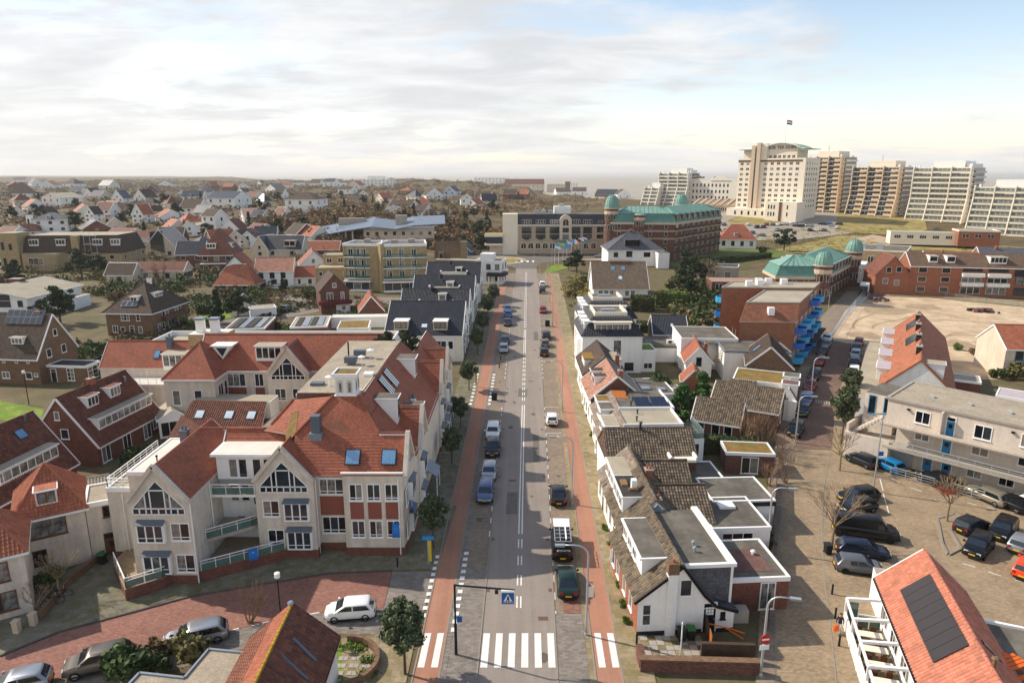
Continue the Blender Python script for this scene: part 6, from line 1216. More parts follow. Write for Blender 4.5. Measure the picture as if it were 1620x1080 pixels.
# --- blue balcony flats
h=HP('balcony_flats','red-brown brick flats with bright blue balconies and tiled mansard end','apartment building',41.2,120.4,-3,9.6,30,8.7); BRK_=BRK; BRK=mat('flats_brick','98694f',.9,'brick',col2='845a45',sc=(.22,.065),v=.18); shx=lambda L:[(x+.54*y,y) for x,y in L]
h.part('wall',lambda b:b.prism(shx([(0,0),(9.6,0),(9.6,17),(0,17)]),-1,8.7,BRK)); h.part('wall',lambda b:b.prism(shx([(-8.6,17),(9.6,17),(9.6,24.5),(-8.6,24.5)]),-1,12.,BRK,BITL)); h.part('upper_wall',lambda b:b.prism(shx([(.1,2.9),(9.5,2.9),(9.5,16.9),(.1,16.9)]),8.6,11.5,BRK,BITL)); slopepart(h,'roof',[(-.3,-.3,8.6),(9.9,-.3,8.6),(11.2,3,11.6),(1.6,3,11.6)],mat('brown_plain_tile','8d5b45',.85,'tile',col2='79503f',sc=(.3,.36),v=.2),'flat'); h.part('roof_edge',lambda b:[b.bar((*p,z),(*q,z),.25,.25,CONC) for z,L in((12.05,shx([(-8.6,17),(9.6,17),(9.6,24.5),(-8.6,24.5)])),(11.55,shx([(.1,2.9),(9.5,2.9),(9.5,16.9),(.1,16.9)]))) for p,q in zip(L,L[1:]+L[:1])]); h.part('skylight_box',lambda b:b.box(5.,.6,9.6,6.1,1.6,11.,WHITE))
for x,y in((6,19),(8.5,20),(11,22.5),(14,22),(9,22.5)): h.part('roof_vent',lambda b:b.box(x,y,12,x+1.3,y+1,13.1,WHITE))
SM=T(9.6,0,0)@RZ(math.atan2(1,.54))
def bbalc(u,z,m,Mx=None):
    b=MB(); q=[(u,0),(u+.5,-1.3),(u+1.2,-1.7),(u+2.2,-1.7),(u+2.9,-1.3),(u+3.3,0)]; b.prism(q[::1],z,z+.12,CONC)
    for p,r_ in zip(q,q[1:]): b.bar((*p,z+.62),(*r_,z+.62),.08,1.1,m)
    return b.build('balcony',h.root,Mx or SM)
for f_ in range(4):
    for k in range(5): 
        if f_==3 and k<3: continue
        bbalc(.8+k*5.1,.6+f_*2.75,(BLUEB,BLUEB,BLUE2,BLUEB,BLUE2)[(k+f_*2)%5]); win(h.root,SM,1.4+k*5.1,.8+f_*2.75,2.,1.9,2,1,WHITE)
    if f_<3: bbalc(1.5,2.6+f_*3.,BLUEB if f_!=1 else BLUE2,T(-8.6+.54*17,17,0)@RZ(-math.pi+math.atan2(1,.54))@T(-6,0,0))
h.part('scaffold',lambda b:[b.tube([(-.6,y,0),(-.6,y,7)],.05,5,GALV) for y in(.5,2.5)]+[b.box(-1.2,.3,1.5+k*2.4,-.4,2.8,3.2+k*2.4,STUCCOW) for k in range(2)])
h.part('ground_canopy',lambda b:b.box(12,-2.4,2.5,26,0,2.8,BITD)).matrix_local=SM
BRK=BRK_
fa,fb=G(1228,765),G(1214,1005); fe_=empty('lane_fence',fa,math.atan2((fb-fa).y,(fb-fa).x),'dark timber board fence along the lane behind the white end house','fence'); fl_=(fb-fa).length; mb_=MB(); mb_.box(0,-.02,.02,.46,.02,1.5,WOODD); fm_=mb_.mesh('board')
for k in range(int(fl_/.5)): obj('board',fm_,fe_,T(k*.5,0,0))
# --- beige apartment block with blue doors
h=HP('beige_flats','beige rendered flats with blue doors and access galleries above the parking lot','apartment building',45.6,78.7,-46.3,32,9.2,8.6); h.part('wall',lambda b:(b.prism([(0,0),(32,0),(32,9.2),(0,9.2)],5.6,8.6,PINKP,GRAVR),b.prism([(1.,1.3),(32,1.3),(32,9.1),(1.,9.1)],-1.2,5.61,PINKP)))
h.part('roof_edge',lambda b:(b.box(-.2,-.2,8.45,32.1,.1,8.72,CONC),b.box(-.2,.1,8.45,.1,9.3,8.72,CONC),b.box(.1,9.0,8.45,32,9.3,8.72,CONC)))
for f_,z in((1,2.75),(2,5.5)): d_=h.part('gallery',lambda b:b.box(-.3 if f_==2 else .3,-1.1,z-.1,32,1.3 if f_==1 else 0,z+.12,CONC))
h.part('gallery_parapet',lambda b:b.box(-.3,-1.15,5.55,32,-1.,5.9,PINKP)); railing(h.root,[(2.,-1.05,2.87),(32,-1.05,2.87)],.9,GALV,None,1.6)
M=h.fr('F'); M1=M@T(0,1.3,0)
for k in range(3):
    u=k*10.3
    win(h.root,M,3.1+u,6.3,1.6,1.5,2); door(h.root,M,6.3+u,1.,2.3,BLUED,WHITE,5.62); win(h.root,M,9.1+u,6.1,1.7,1.6,2); h.part('partition',lambda b:b.box(5.9+u,-1.,5.6,6.1+u,0,8.4,PINKP)); h.part('wall_lamp',lambda b:b.box(2.2+u,-.25,7.6,2.5+u,0,7.8,BLACK))
    win(h.root,M1,3.,3.8,1.6,1.3,2,gm=G3) if k==0 else win(h.root,M1,3.+u,3.7,1.6,1.4,2); door(h.root,M1,5.9+u,1.1,2.3,BLUED,WHITE,2.88); win(h.root,M1,8.9+u,3.7,1.7,1.5,2)
    for q,dm in((1.6,None),(4.2,1),(6.2,1)):
        if dm: door(h.root,M1,q+u,1.15,2.3,BLUED,WHITE,.1)
        elif k: win(h.root,M1,q+u,.9,1.5,1.4,2)
    win(h.root,M1,8.8+u,.9,1.5,1.4,2)
h.part('garage_door',lambda b:b.box(.9,1.2,.1,3.2,1.28,2.4,GALV)); h.part('stair_wall',lambda b:(b.prism([(-4.4,-.3),(.8,-.3),(.8,0),(-4.4,0)],-1,3.2,PINKP),b.prism([(-4.4,0),(-4.1,0),(-4.1,5),(-4.4,5)],-1,4.2,PINKP),b.prism([(-4.1,0),(.9,0),(.9,5),(-4.1,5)],-1,2.9,PINKP,CONC)))
h.part('stair',lambda b:[b.box(-3.9+k*.35,.6,2.9+k*.3,-3.5+k*.35,2.,3.2+k*.3,PINKP) for k in range(9)])
h.part('end_bay',lambda b:b.prism([(-3.6,3),(0,3),(0,9),(-3.6,9)],-1,7.8,PINKP,BITU)); win(h.root,T(-3.6,3,0),.5,5.2,.9,2.4,1,fm=BLUED); win(h.root,T(-3.6,3,0),2.3,5.6,.9,2.,1,fm=BLUED)
for k in range(8): h.part('roof_vent',lambda b:b.box(3.4+k*3.9,3.6,8.6,3.9+k*3.9,4.1,8.85,GALV))
railing(h.root,[(2,-2.6,.05),(12,-2.4,.05),(26,-2.4,.05)],1.,GALV,None,1.8)
# --- orange terrace behind it
h=HP('orange_terrace','steep orange tiled terrace with dark chimneys beside the sandy lot','row house',53.4,94.4,-29.7,9.,40,5.); h.gable('gv',9.3,mat('weathered_orange_tile','a8674a',.85,'tile',col2='8d5740',sc=(.3,.36),v=.25),.3,.15,'flat',BRKO); h.walls(STUCCOW); 
for k in range(4): h.chim(4.2,6+k*9,8.2,1.9,.7,1.6,DKTRIM,1); h.dor('L',2.+k*9.,4.6,1.7,-.9,2,STUCCOW,mat('lilac_roof','b5a9ad',.85,v=.1))
for k in range(2): h.sol('L',6.+k*13,2.6,5,1,1.05,2.2)
h.dor('R',.9,2,2.2,1.6,1,WHITE,BITL); h.part('porch',lambda b:b.prism([(-3.4,-.5),(0,-.5),(0,39),(-3.4,39)],-1,2.9,STUCCOW,BITL))
for k in range(4): win(h.root,h.fr('L')@T(0,-3.4,0),3+k*9.,.3,1.1,2.1,1,fm=BLUED,gm=G2)
# --- houses at the right edge
h=HP('beige_house','pale rendered house with orange roof at the right edge of the sandy lot','house',85.2,114.,-6,14,9,5.2); h.gable('gu',8.4,TORG,.3,.1,'flat'); h.walls(PLAST); win(h.root,h.fr('F'),1.6,3.2,2.6,1.8,2,1,BLUED); win(h.root,h.fr('F'),1.6,.7,2.6,1.8,2,1,BLUED); h.part('annexe',lambda b:b.prism([(5,-3),(12,-3),(12,0),(5,0)],-1,2.6,PLAST,BITL))
for i,(l,x,y,rz,W_,D_,m) in enumerate((('grey garden shed with lilac roof behind the orange terrace',72.5,97.5,-40,6,5,mat('lilac_roof','b5a9ad',.85)),('flat roofed brown garden shed at the far gardens',70,106,-30,5,4,BITL),('wooden garden shed of orange planks behind the beige flats',78,90.5,-44,6,3.5,mat('orange_wood','a8622a',.8)))): shed(l,x,y,rz,W_,D_,2.4,0,(STUCCOW,BRK,WOOD)[i],m,'flat')
for i,(px,py,s_,k) in enumerate(((1514,553,1.,'hedgeb'),(1537,560,1.1,'brownshrub'),(1562,572,1.2,'hedgeb'),(1605,600,2.2,'olive'),(1575,598,1.4,'shrub'),(1617,640,1.5,'olive'))): tree(k,px,py,['bright green clipped bush left in the gardens by the sand','brown bush between the two clipped bushes','bright green clipped bush right in the gardens by the sand','large olive tree-like bush at the right edge','dark bush beside the beige house','olive bush above the beige flats roof at the right edge'][i],'shrub','bushes of the far right gardens',s_,None,i%3)
# ================= FAR BUILDINGS =================
def vh(px,py,w,e,r,rt,wm,rm,rz,label,n=2,D=.85,name='villa',cat='house',group='houses on the dunes',fl=2,dorm=0,chim=0,wd=None):
    """far house from the pixel at the middle of its front base: w, e, r = width, eave, ridge in pixels"""
    p=G(px,py); zc=p.y*CP+(HC-p.z)*SP; s=F/zc; W_=w/s; e=e/s; r=r/s; a=math.radians(rz)
    root=empty(name,(p.x-W_/2*math.cos(a),p.y-W_/2*math.sin(a),p.z),a,label,cat,group); D_=W_*D
    h=Blk(root,Matrix(),W_,D_,e,False)
    if rt=='flat': h.walls(wm); h.flat(rm,.4,wm)
    else: h.gable(rt,r,rm,.4,.3,style='',hip=(0 if not rt.startswith('hip') else None) or 0); h.walls(wm)
    hh=e/fl
    for f_ in range(fl):
        for k in range(n):
            ww=min(1.6,W_/n*.5); h.wins('F',(k+.5)*W_/n-ww/2,f_*hh+hh*.3,ww,hh*.5,1,1,wd)
        for k in range(max(1,n-1)): h.wins('R' if px<810 else 'L',(k+.5)*D_/max(1,n-1)-.6,f_*hh+hh*.3,1.2,hh*.5,1,1,wd)
    if rt=='gv' and (r-e)>3: h.wins('F',W_/2-.6,e+.4,1.2,min(1.5,(r-e)*.35),1,1,wd)
    if dorm and rt!='flat': h.dor('F' if rt in('gu','hipu','hipv') else 'R',W_*.4,1.6,1.3,.9,2,WHITE,rm)
    if chim: h.chim(W_*.35,D_*.55,r-1.4,2,.8,.7,STUCCOW if chim>1 else BRK,1)
    return h
w,b_,d=STUCCOW,BRK,TDKB
VL=[(32,313,30,7,24,'hipu',w,THAT,5,'white house under a great dark thatched roof at the far left'),(83,331,44,18,25,'gv',w,BITL,12,'white villa with pale shallow gable roof on the left dune'),(108,296,26,5,13,'hipu',w,TDKB,0,'broad brown roofed white house on the far left skyline'),(82,368,48,20,30,'hipu',w,TSLT,14,'pale grey hipped villa with rows of windows behind the mansard hotel'),(143,351,20,12,24,'gv',w,TDKB,15,'white villa with brown roof, left half of the pair'),(164,346,26,14,26,'gu',w,TBRN,6,'white villa with red-brown roof and balcony, right half of the pair'),(187,326,22,12,25,'gv',w,TSLT,-20,'steep white gables with slate roof on the left dune'),(222,322,27,9,22,'gv',w,TDKB,10,'pale gabled villa with a brown roof above the bare poplars'),(219,353,24,14,30,'gv',w,TORG,12,'white gabled house with orange-red roof and porch'),(190,338,26,8,16,'gu',w,TDKB,4,'low brown roofed white house left of the orange-red gable'),(140,314,24,4,16,'gv',w,TDKB,18,'dark A-frame house with white barge boards'),(184,378,46,6,16,'gu',w,TBRN,-4,'long brown roofed bungalow behind the mansard hotel'),(301,374,40,8,23,'gv',w,TBRN,20,'white steep gable with brown roof left of the white tower house'),(300,343,35,13,27,'gu',w,TDKB,3,'white house with brown roof and two dormers below the black roofs'),(350,332,52,18,28,'gu',w,TBLK,2,'long white house with black roof and terraces'),(304,318,32,7,16,'gu',w,TBLK,0,'black roofed house left of the long white house'),(331,364,30,22,32,'gu',w,TDKB,-10,'white house with a square stair tower among the trees'),(364,374,36,9,27,'gv',w,TBRN,28,'white steep gable with brown roof right of the white tower house'),(350,350,24,7,17,'hipv',w,TORG,0,'small house with an orange pyramid roof'),(384,350,30,8,20,'gv',w,mat('peach_roof','c9a28c',.85),-25,'peach roofed white house beside a dark tree'),(476,338,52,22,33,'hipu',w,TDKB,6,'large white villa with brown hipped roofs standing alone on the dune'),(262,295,22,3,9,'gv',w,TSLT,0,'white A-frame house on the far skyline right of the pines'),(268,313,26,4,10,'gu',w,TDKB,0,'low dark roofed house right of the pale gabled villa'),(428,304,26,5,12,'gv',w,TSLT,0,'far white house with grey gables in the central dunes'),(470,294,20,4,8,'flat',w,BITL,0,'far white flat house left of the terrace of white houses'),(498,297,18,7,13,'gu',w,TDKB,0,'first far white house of the cluster on the dune crest'),(520,296,20,8,13,'gu',w,TBLK,0,'second far white house of the cluster on the dune crest'),(540,298,16,8,12,'flat',w,BITL,0,'third far white flat house of the cluster on the dune crest'),(410,294,10,4,8,'gv',w,TSLT,0,'tiny white gable on the far dune'),(640,305,20,4,11,'hipv',BRK,TORG,0,'orange roofed house among the central trees'),(688,319,28,10,21,'gv',w,TDKB,16,'white gabled house with dark roof in the central dunes'),(711,315,22,12,20,'gv',mat('pale_blue_wall','c5d0da',.85),TSLT,10,'pale blue gabled house right of the white gable'),(631,333,40,6,15,'gu',w,TDKB,-4,'brown and dark roofed bungalow among the central shrubs'),(739,322,20,7,15,'gv',w,THAT,0,'small white gable with thatched roof'),(762,318,26,6,14,'gu',w,TDKB,0,'dark roofed house with white chimneys beside the thatched gable'),(722,322,16,5,12,'gu',w,THAT,10,'thatched house left of the small white gable'),(695,347,32,6,15,'gu',BRKP,TDKB,-6,'low brown roofed house deep in the shrubs'),(806,313,22,6,13,'gu',BRK,TDKB,0,'brick house at the foot of the big red roofed building'),(826,314,18,7,13,'gu',BRKO,TORG,0,'pink brick house beside the small brick house'),(892,311,24,7,13,'gu',w,TDKB,0,'white house on the dune edge left of the dark villa'),(916,311,22,8,14,'gu',w,TDKB,6,'second white house on the dune edge'),(957,314,34,6,14,'gu',BRKP,TBLK,-8,'dark villa on the dune edge'),(987,316,22,8,16,'gv',w,TDKB,0,'white double gabled villa near the copper domes'),(8,376,34,8,17,'gu',w,TBRN,0,'red-brown roofed house at the left edge behind the mansard hotel'),(34,372,30,6,17,'gv',w,TBRN,-10,'second red-brown roof beside the white chimney'),(30,288,18,3,7,'gu',w,TDKB,0,'faint brown roof on the far left skyline'),(590,352,12,7,9,'flat',w,MEMB,0,'tiny white pavilion in the shrubs left of the swooping roof'),(560,322,26,5,11,'gu',BRK,TDKB,5,'brown roofed bungalow half hidden left of the central trees'),(505,318,16,5,10,'gv',w,TBRN,0,'small gable half hidden above the large white villa'),(380,310,18,6,12,'gv',w,TDKB,0,'small white gable right of the long white house'),(240,340,18,6,14,'gv',w,TDKB,-15,'white gable with white barge boards below the pale villa'),(120,306,18,4,10,'gu',w,TSLT,0,'low white house right of the shallow gable villa'),(60,292,22,3,8,'gu',w,TDKB,0,'brown ridge roof on the far left behind the thatch'),(345,297,14,4,8,'gv',BRKO,TORG,0,'small ochre house on the far central skyline'),(385,298,14,4,8,'gv',w,TSLT,0,'white speck of a gable in the far dunes'),(545,306,24,6,11,'gu',w,TDKB,0,'grey roofed house before the white apartments'),(600,312,16,5,9,'gu',w,TBRN,0,'red-brown cottage below the white apartments'),(575,312,14,5,10,'gv',w,TSLT,0,'pale cottage below the white apartments'),(672,306,14,5,9,'flat',BRKY,BITL,0,'small tan flat house near the orange roof'),(852,311,14,5,9,'gu',w,TDKB,0,'white cottage under the grey flats')]
for i,v in enumerate(VL):
    q=list(v); q[8]+=(-34 if q[5]=='gv' else -16) if i%3 else 8; vh(*q,n=3 if v[2]>34 else 2,dorm=1 if (i%3==0 and v[2]>30) else 0,chim=(i%4==1)*1+(i%5==2)*1,fl=2 if v[4]>14 and v[3]>9 else 1)
# more houses filling the village, told apart by colour, roof and what they stand beside
LM=[('the mansard hotel',110,400),('the great thatched roof',32,305),('the shallow gable villa',83,318),('the long white house',350,318),('the lone white villa',476,322),('the swooping metal roof',632,365),('the white tower house',331,350),('the orange-red gable',219,335),('the white apartments',592,290),('the central white gable',688,310),('the black roofed twins',430,390),('the pyramid roof',345,400),('the hipped grey villa',82,355),('the pale gabled villa',222,312),('the modern terrace',232,432)]
US=set(); RV=random.Random(4); WN=[('white',STUCCOW),('cream',CREAM),('pale',PLAST),('brick',BRK),('white',STUCCOW)]; RFN=[('brown tiled',TDKB),('red tiled',TRED),('orange tiled',TORG),('grey slate',TSLT),('black',TBLK),('red-brown',TBRN)]
for px,py in((15,345),(40,335),(60,350),(118,345),(130,372),(160,368),(170,335),(205,340),(235,330),(250,352),(262,372),(275,340),(285,362),(318,345),(405,352),(412,326),(440,350),(455,300),(330,300),(360,302),(318,312),(240,308),(165,300),(150,318),(75,300),(20,325),(12,300),(48,296),(260,330),(395,380),(375,392),(420,384),(460,382),(270,390),(250,405),(160,395),(20,398),(330,392),(300,405),(480,384),(395,318),(440,315),(560,300),(600,322),(650,318),(670,330),(615,345),(745,332),(775,326),(660,345)):
    (wn,wmt),(rn,rmt)=RV.choice(WN),RV.choice(RFN); nm,ax,ay=min(LM,key=lambda t:(t[1]-px)**2+4*(t[2]-py)**2); dx,dy=px-ax,py-ay; sd=('far left of' if dx<-45 else 'left of' if dx<-10 else 'far right of' if dx>45 else 'right of' if dx>10 else 'behind' if dy<0 else 'below'); l='%s house with a %s roof %s %s'%(wn,rn,sd,nm); k=0
    while l in US: rn,rmt=RFN[k%6]; wn,wmt=WN[(k//6)%4]; l='%s house with a %s roof %s %s'%(wn,rn,sd,nm); k+=1
    US.add(l); sc=.55+(py-290)/110; vh(px,py,24*sc+RV.uniform(-3,5),7*sc+2,17*sc+RV.uniform(0,4),RV.choice(['gv','gu','gu','hipu']),wmt,rmt,RV.choice([-48,-30,-12,10,-40]),l,n=2,fl=1 if sc<.8 else 2,D=RV.uniform(.8,1.3),chim=RV.choice([0,1,2]))
# larger far blocks on the sea front
def blk(px,py,w_,h_,label,wm,rm,n,fl,name='apartment_block',D=.5,rz=0,r=0,rt='flat'):
    return vh(px,py,w_,h_,r or h_,rt,wm,rm,rz,label,n=n,fl=fl,D=D,name=name,cat='building',group='blocks on the sea front')
blk(592,297,62,12,'long white stepped apartments on the sea front, left of centre',w,MEMB,10,3); blk(595,292,26,13,'taller white block above the long stepped apartments',w,MEMB,5,3); blk(655,298,44,11,'tan flats right of the white stepped apartments',BRKY,BITL,8,3); blk(678,294,30,9,'brown flats behind the tan flats',BRKD,BITU,5,2); blk(740,300,26,13,'tan brick cube left of the large white hotel',BRKY,BITL,5,3)
blk(775,304,50,22,'large white hotel with dark roof line on the sea front',w,TBLK,9,5,D=.4); blk(830,306,62,14,'long building with a red-brown roof and rows of dormers',PLAST,TBRN,9,2,r=22,rt='gu',D=.3); blk(803,304,12,13,'first red gable of the long dormered building',PLAST,TBRN,2,2,r=22,rt='gv'); blk(817,304,12,13,'second red gable of the long dormered building',PLAST,TBRN,2,2,r=22,rt='gv'); blk(880,306,28,14,'grey flats with white bands left of the dark tower',PLAST,BITU,7,4); blk(898,306,8,18,'narrow dark brown stair tower on the sea front',BRKD,BITU,1,4,name='stair_tower'); blk(906,303,16,13,'white flats right of the dark stair tower',w,BITL,4,3)
vh(47,362,7,20,20,'flat',w,MEMB,0,'tall white chimney block behind the mansard hotel',n=1,D=1,name='white_tower',cat='tower',fl=1)
# --- middle distance, left
def mh(name,label,px,py,w_,e,r,rt,wm,rm,rz,D,**k): 
    h=vh(px,py,w_,e,r,rt,wm,rm,rz,label,D=D,name=name,group=None,**k); return h
h=mh('mansard_hotel','yellow brick hotel with brown mansard roof, dormers and a square tower at left',118,427,150,26,26,'flat',BRKY,BITL,4,.55,n=5,fl=2); h.near=False; mansard(h,h.e,h.e+6.2,1.6,TDKB,BITL,'flat'); s_=h.W/150
h.part('tower',lambda b:b.prism([(-6,-2.5),(.5,-2.5),(.5,5),(-6,5)],-2,13.2,BRKY,BITL)); h.part('bay',lambda b:b.prism([(1.5,-3),(13,-3),(15,0),(0,0)],-2,6.1,BRKY,BITL)); win(h.root,T(3.5,-3,0),0,2.2,5,2.4,3)
for u in(2.5,11.5,24,30): h.dor('F',u,3.2,2.2,.5,3,WHITE,BITL)
for z in(2,7.5): win(h.root,T(-5,-2.5,0),0,z,1,2.6,1,fm=DKTRIM); win(h.root,T(-2.5,-2.5,0),0,z,1,2,1,fm=DKTRIM)
h.part('chimney',lambda b:b.box(17,-.3,5,19.5,1.5,12,BRKY)); h.part('scaffold',lambda b:[b.tube([(x,-1.2,0),(x,-1.2,13)],.08,4,GALV) for x in(22,24,26)]+[b.box(21.6,-1.6,z,26.4,-.8,z+.15,GALV) for z in(3,6,9,12)])
h=mh('grey_gable_house','pale grey house with huge steep roof and dark glazed gable',256,408,58,14,44,'gv',PLAST,mat('pale_roof','aa9f94',.85),-8,.7,n=2,fl=1); h.part('dark_glazing',lambda b:b.add([(h.W*.22,-.3,h.e),(h.W*.62,-.3,h.e-1.5),(h.W*.62,-.3,h.e+7.),(h.W*.24,-.3,h.e+6.6)],[(0,1,2,3)],G2))
mh('brown_house','dark roofed brown brick house left of the red pyramid roof',303,428,42,26,44,'gu',BRKP,TBLK,8,.9,n=2,fl=2)
h=mh('pyramid_house','large red-brown brick house with tall pyramid roof and two white dormers',345,432,52,30,68,'hipv',BRKP,TBRN,8,1.2,n=3,fl=2); h.dor('F',2.4,3,1.7,1.1,3,WHITE,BITL); h.dor('R',3.5,3,1.7,1.1,3,WHITE,BITL); h.part('porch',lambda b:b.box(.5,-1.5,3.2,h.W-1,0,3.5,STUCCOW))
mh('orange_roof_house','low house under a plain orange-red hipped roof before the white pair',372,462,64,14,42,'hipu',BRK,TORG,-2,.55,n=2,fl=1)
mh('white_house','white gabled house with black roof, left of the black roofed twins',393,392,30,12,26,'gv',w,TBRN,10,1.2,n=1,fl=1)
mh('grey_house','first of the black roofed twin gables in the village centre',412,408,32,12,34,'gv',PLAST,TBLK,-12,1.3,n=1,fl=1); h=mh('grey_house','second of the black roofed twin gables, with a pink dormer',447,408,62,14,34,'gu',PLAST,TBLK,-4,.6,n=2,fl=1); h.dor('F',h.W*.55,4.5,2.4,.6,2,mat('pink_panel','c9aaa4',.8),BITL)
mh('flat_house','long low house with pinkish flat roof behind the twin gables',430,390,62,8,14,'gu',w,mat('pink_tile','b98670',.8,'tile',sc=(.3,.36)),-2,.3,n=3,fl=1)
mh('orange_house','orange roofed long house left of the yellow hotel',512,402,50,8,20,'gu',BRK,TORG,-2,.4,n=2,fl=1)
mh('white_house','white house with a red half hipped roof beside the yellow hotel wing',497,432,42,14,34,'gv',w,TRED,18,1.3,n=1,fl=1)
mh('modern_terrace','modern terrace with red roofs, skylights and white flat roof section',232,446,118,18,30,'gu',PLAST,TBRN,2,.28,n=7,fl=1)
mh('gable_cottage','small grey gabled cottage with brown roof before the modern terrace',190,450,44,16,32,'gu',PLAST,TDKB,-2,.7,n=1,fl=1)
mh('brown_cottage','brown roofed pair behind the mansard hotel scaffold',228,384,46,8,18,'gu',w,TBRN,-3,.5,n=2,fl=1)
mh('white_cottage','flat white bungalow with grey roof at the left edge',8,470,50,12,18,'gu',w,BITL,-6,.7,n=2,fl=1); mh('white_cottage','white gabled house left of the mansard hotel tower',10,425,30,14,26,'gv',w,TSLT,12,1,n=2,fl=1)
mh('orange_cottage','small orange house at the far left edge beside the white modern house',8,455,24,10,12,'flat',BRKO,BITL,0,.8,n=1,fl=1)
mh('log_cabin','blue gabled cottage with grey roof near the roundabout',728,404,34,7,22,'gv',mat('blue_board','4a5a72',.8),TSLT,-10,.9,n=1,fl=1); mh('garden_house','little timber cottage with thatch in the garden of pines',383,500,34,12,30,'gv',STUCCOW,THAT,14,1,n=1,fl=1)
# corner cafe
h=mh('corner_cafe','white corner cafe with black framed bay windows and a round black balcony',773,450,42,36,36,'flat',w,BITU,-12,.9,n=3,fl=2,wd=DKTRIM); h.part('balcony',lambda b:b.prism([(4,-2.4),(h.W,-2.4),(h.W+1.5,-1),(h.W+1.5,3),(h.W,3),(h.W,-.1),(4,-.1)],2.9,3.9,DKTRIM)); h.part('roof_pavilion',lambda b:b.box(1,2,h.e,5,6,h.e+2.2,STUCCOW)); h.part('awning',lambda b:b.box(-14,2,h.e-.6,0,9,h.e,BITL)); 
for x in(4.5,7.5): h.part('porch_post',lambda b:b.box(x,-2.2,-.5,x+.4,-1.8,2.9,STUCCOW))
# swooping grey roof building
h=mh('swoop_roof_hall','long building with swooping blue-grey metal roof behind the yellow hotel',632,388,110,24,24,'flat',PLAST,ZINC,6,.55,n=8,fl=2); b=MB(); ME=mat('blue_grey_metal','7b8795',.5,metal=.3,v=.05); W_=h.W; D_=h.D
pr=[(-22,0,5.0),(-8,0,7.4),(4,0,9.2),(14,0,8.0),(22,0,9.6),(W_+5,0,10.2)]
for p,q in zip(pr,pr[1:]): b.slab([(p[0],-3,p[2]-.6),(q[0],-3,q[2]-.6),(q[0],D_*.9,q[2]+2.2),(p[0],D_*.9,p[2]+2.2)],.4,ME)
b.build('swoop_roof',h.root); h.part('column',lambda b:[b.box(-20+k*3,-1,-1,-19.4+k*3,-.4,5+k*.5,PLAST) for k in range(6)]); h.part('plant_room',lambda b:(b.box(14,4,8,19,8,13,CONC),b.box(-12,10,6,0,13,11.5,CONC)))
# --- arcaded hotel behind the roundabout
p=P(820,397,4.3); h=HP('arcade_hotel','long beige hotel with dark mansard, arched ground floor and central arched gable','hotel',p.x,p.y,0,36,13,10.6,False,z=p.z)
h.walls(mat('taupe_render','b3a38d',.9,v=.1)); h.rt='gu'; h.k=h.kh=2.4; h.hu=True; h.r=15.; h.lift=.05; b=MB(); b.slab([(-.3,-.5,10.5),(36.3,-.5,10.5),(36.3,1.4,15),(-.3,1.4,15)],.3,TBLK,WHITE); b.prism([(-.3,1.4),(36.3,1.4),(36.3,13),(-.3,13)],10.5,15,TBLK,BITU); b.box(-.5,-.7,10.4,36.5,-.3,10.8,STUCCOW); b.build('roof',h.root); h.part('end_wall',lambda b:(b.prism([(-6.5,-.6),(-.3,-.6),(-.3,6),(-6.5,6)],-2,15.2,CREAMT),b.prism([(-14,-2),(-6.5,-2),(-6.5,7),(-14,7)],2.4,3.2,CREAMT),b.prism([(-13.4,-1.4),(-6.5,-1.4),(-6.5,6),(-13.4,6)],3.2,6,G2),b.prism([(-14,-2),(-6.5,-2),(-6.5,7),(-14,7)],6,7,CREAMT,DRYG),b.prism([(-12,0),(-6.5,0),(-6.5,6),(-12,6)],-2,2.4,PLAST)))
M=h.fr('F')
for k,u in enumerate((1.4,7.2,13,22.,26.8)):
    w_=4 if k<3 else 3.6
    win(h.root,M@T(0,-.3,0),u,11.3,w_,1.6,4,1,WHITE,True); win(h.root,M,u,7.6,w_,2.2,4,1,DKTRIM,True,G2); win(h.root,M,u,5.2,w_,1.6,4,1,DKTRIM,True,G2); h.part('balcony',lambda b:(b.box(u,-.5,7.3,u+w_,0,8.1,DKTRIM),b.box(u+1,-.7,4.8,u+w_-1,0,5.5,DKTRIM)),side='F')
win(h.root,M,32.5,11.3,2.6,1.6,2,1,DKTRIM,True); win(h.root,M,32.5,7.6,2.6,2.2,2,1,DKTRIM,True); win(h.root,M,32.5,5.2,2.6,1.6,2,1,DKTRIM,True)
def archw(root,M,u,z,w_,h_,fm,gm=G1,y=-.03,name='arched_window'):
    n=8; b=MB(); pts=[(u,z),(u+w_,z)]+[(u+w_/2+w_/2*math.cos(math.pi*k/n),z+h_-w_/2+w_/2*math.sin(math.pi*k/n)) for k in range(n+1)]
    b.add([(x,y,v) for x,v in pts]+[(x,y+.1,v) for x,v in pts],[tuple(range(len(pts)))]+[(i,len(pts)+i,len(pts)+(i+1)%len(pts),(i+1)%len(pts)) for i in range(len(pts))],gm)
    for a,c in zip(pts,pts[1:]+pts[:1]): b.bar((a[0],y-.04,a[1]),(c[0],y-.04,c[1]),.12,.22,fm)
    b.bar((u+w_/2,y-.03,z),(u+w_/2,y-.03,z+h_),.08,.12,fm); return b.build(name,root,M)
for u in(1,4,7,10,13,16,27,30): archw(h.root,M,u,.9,2.3,2.6,CREAMT)
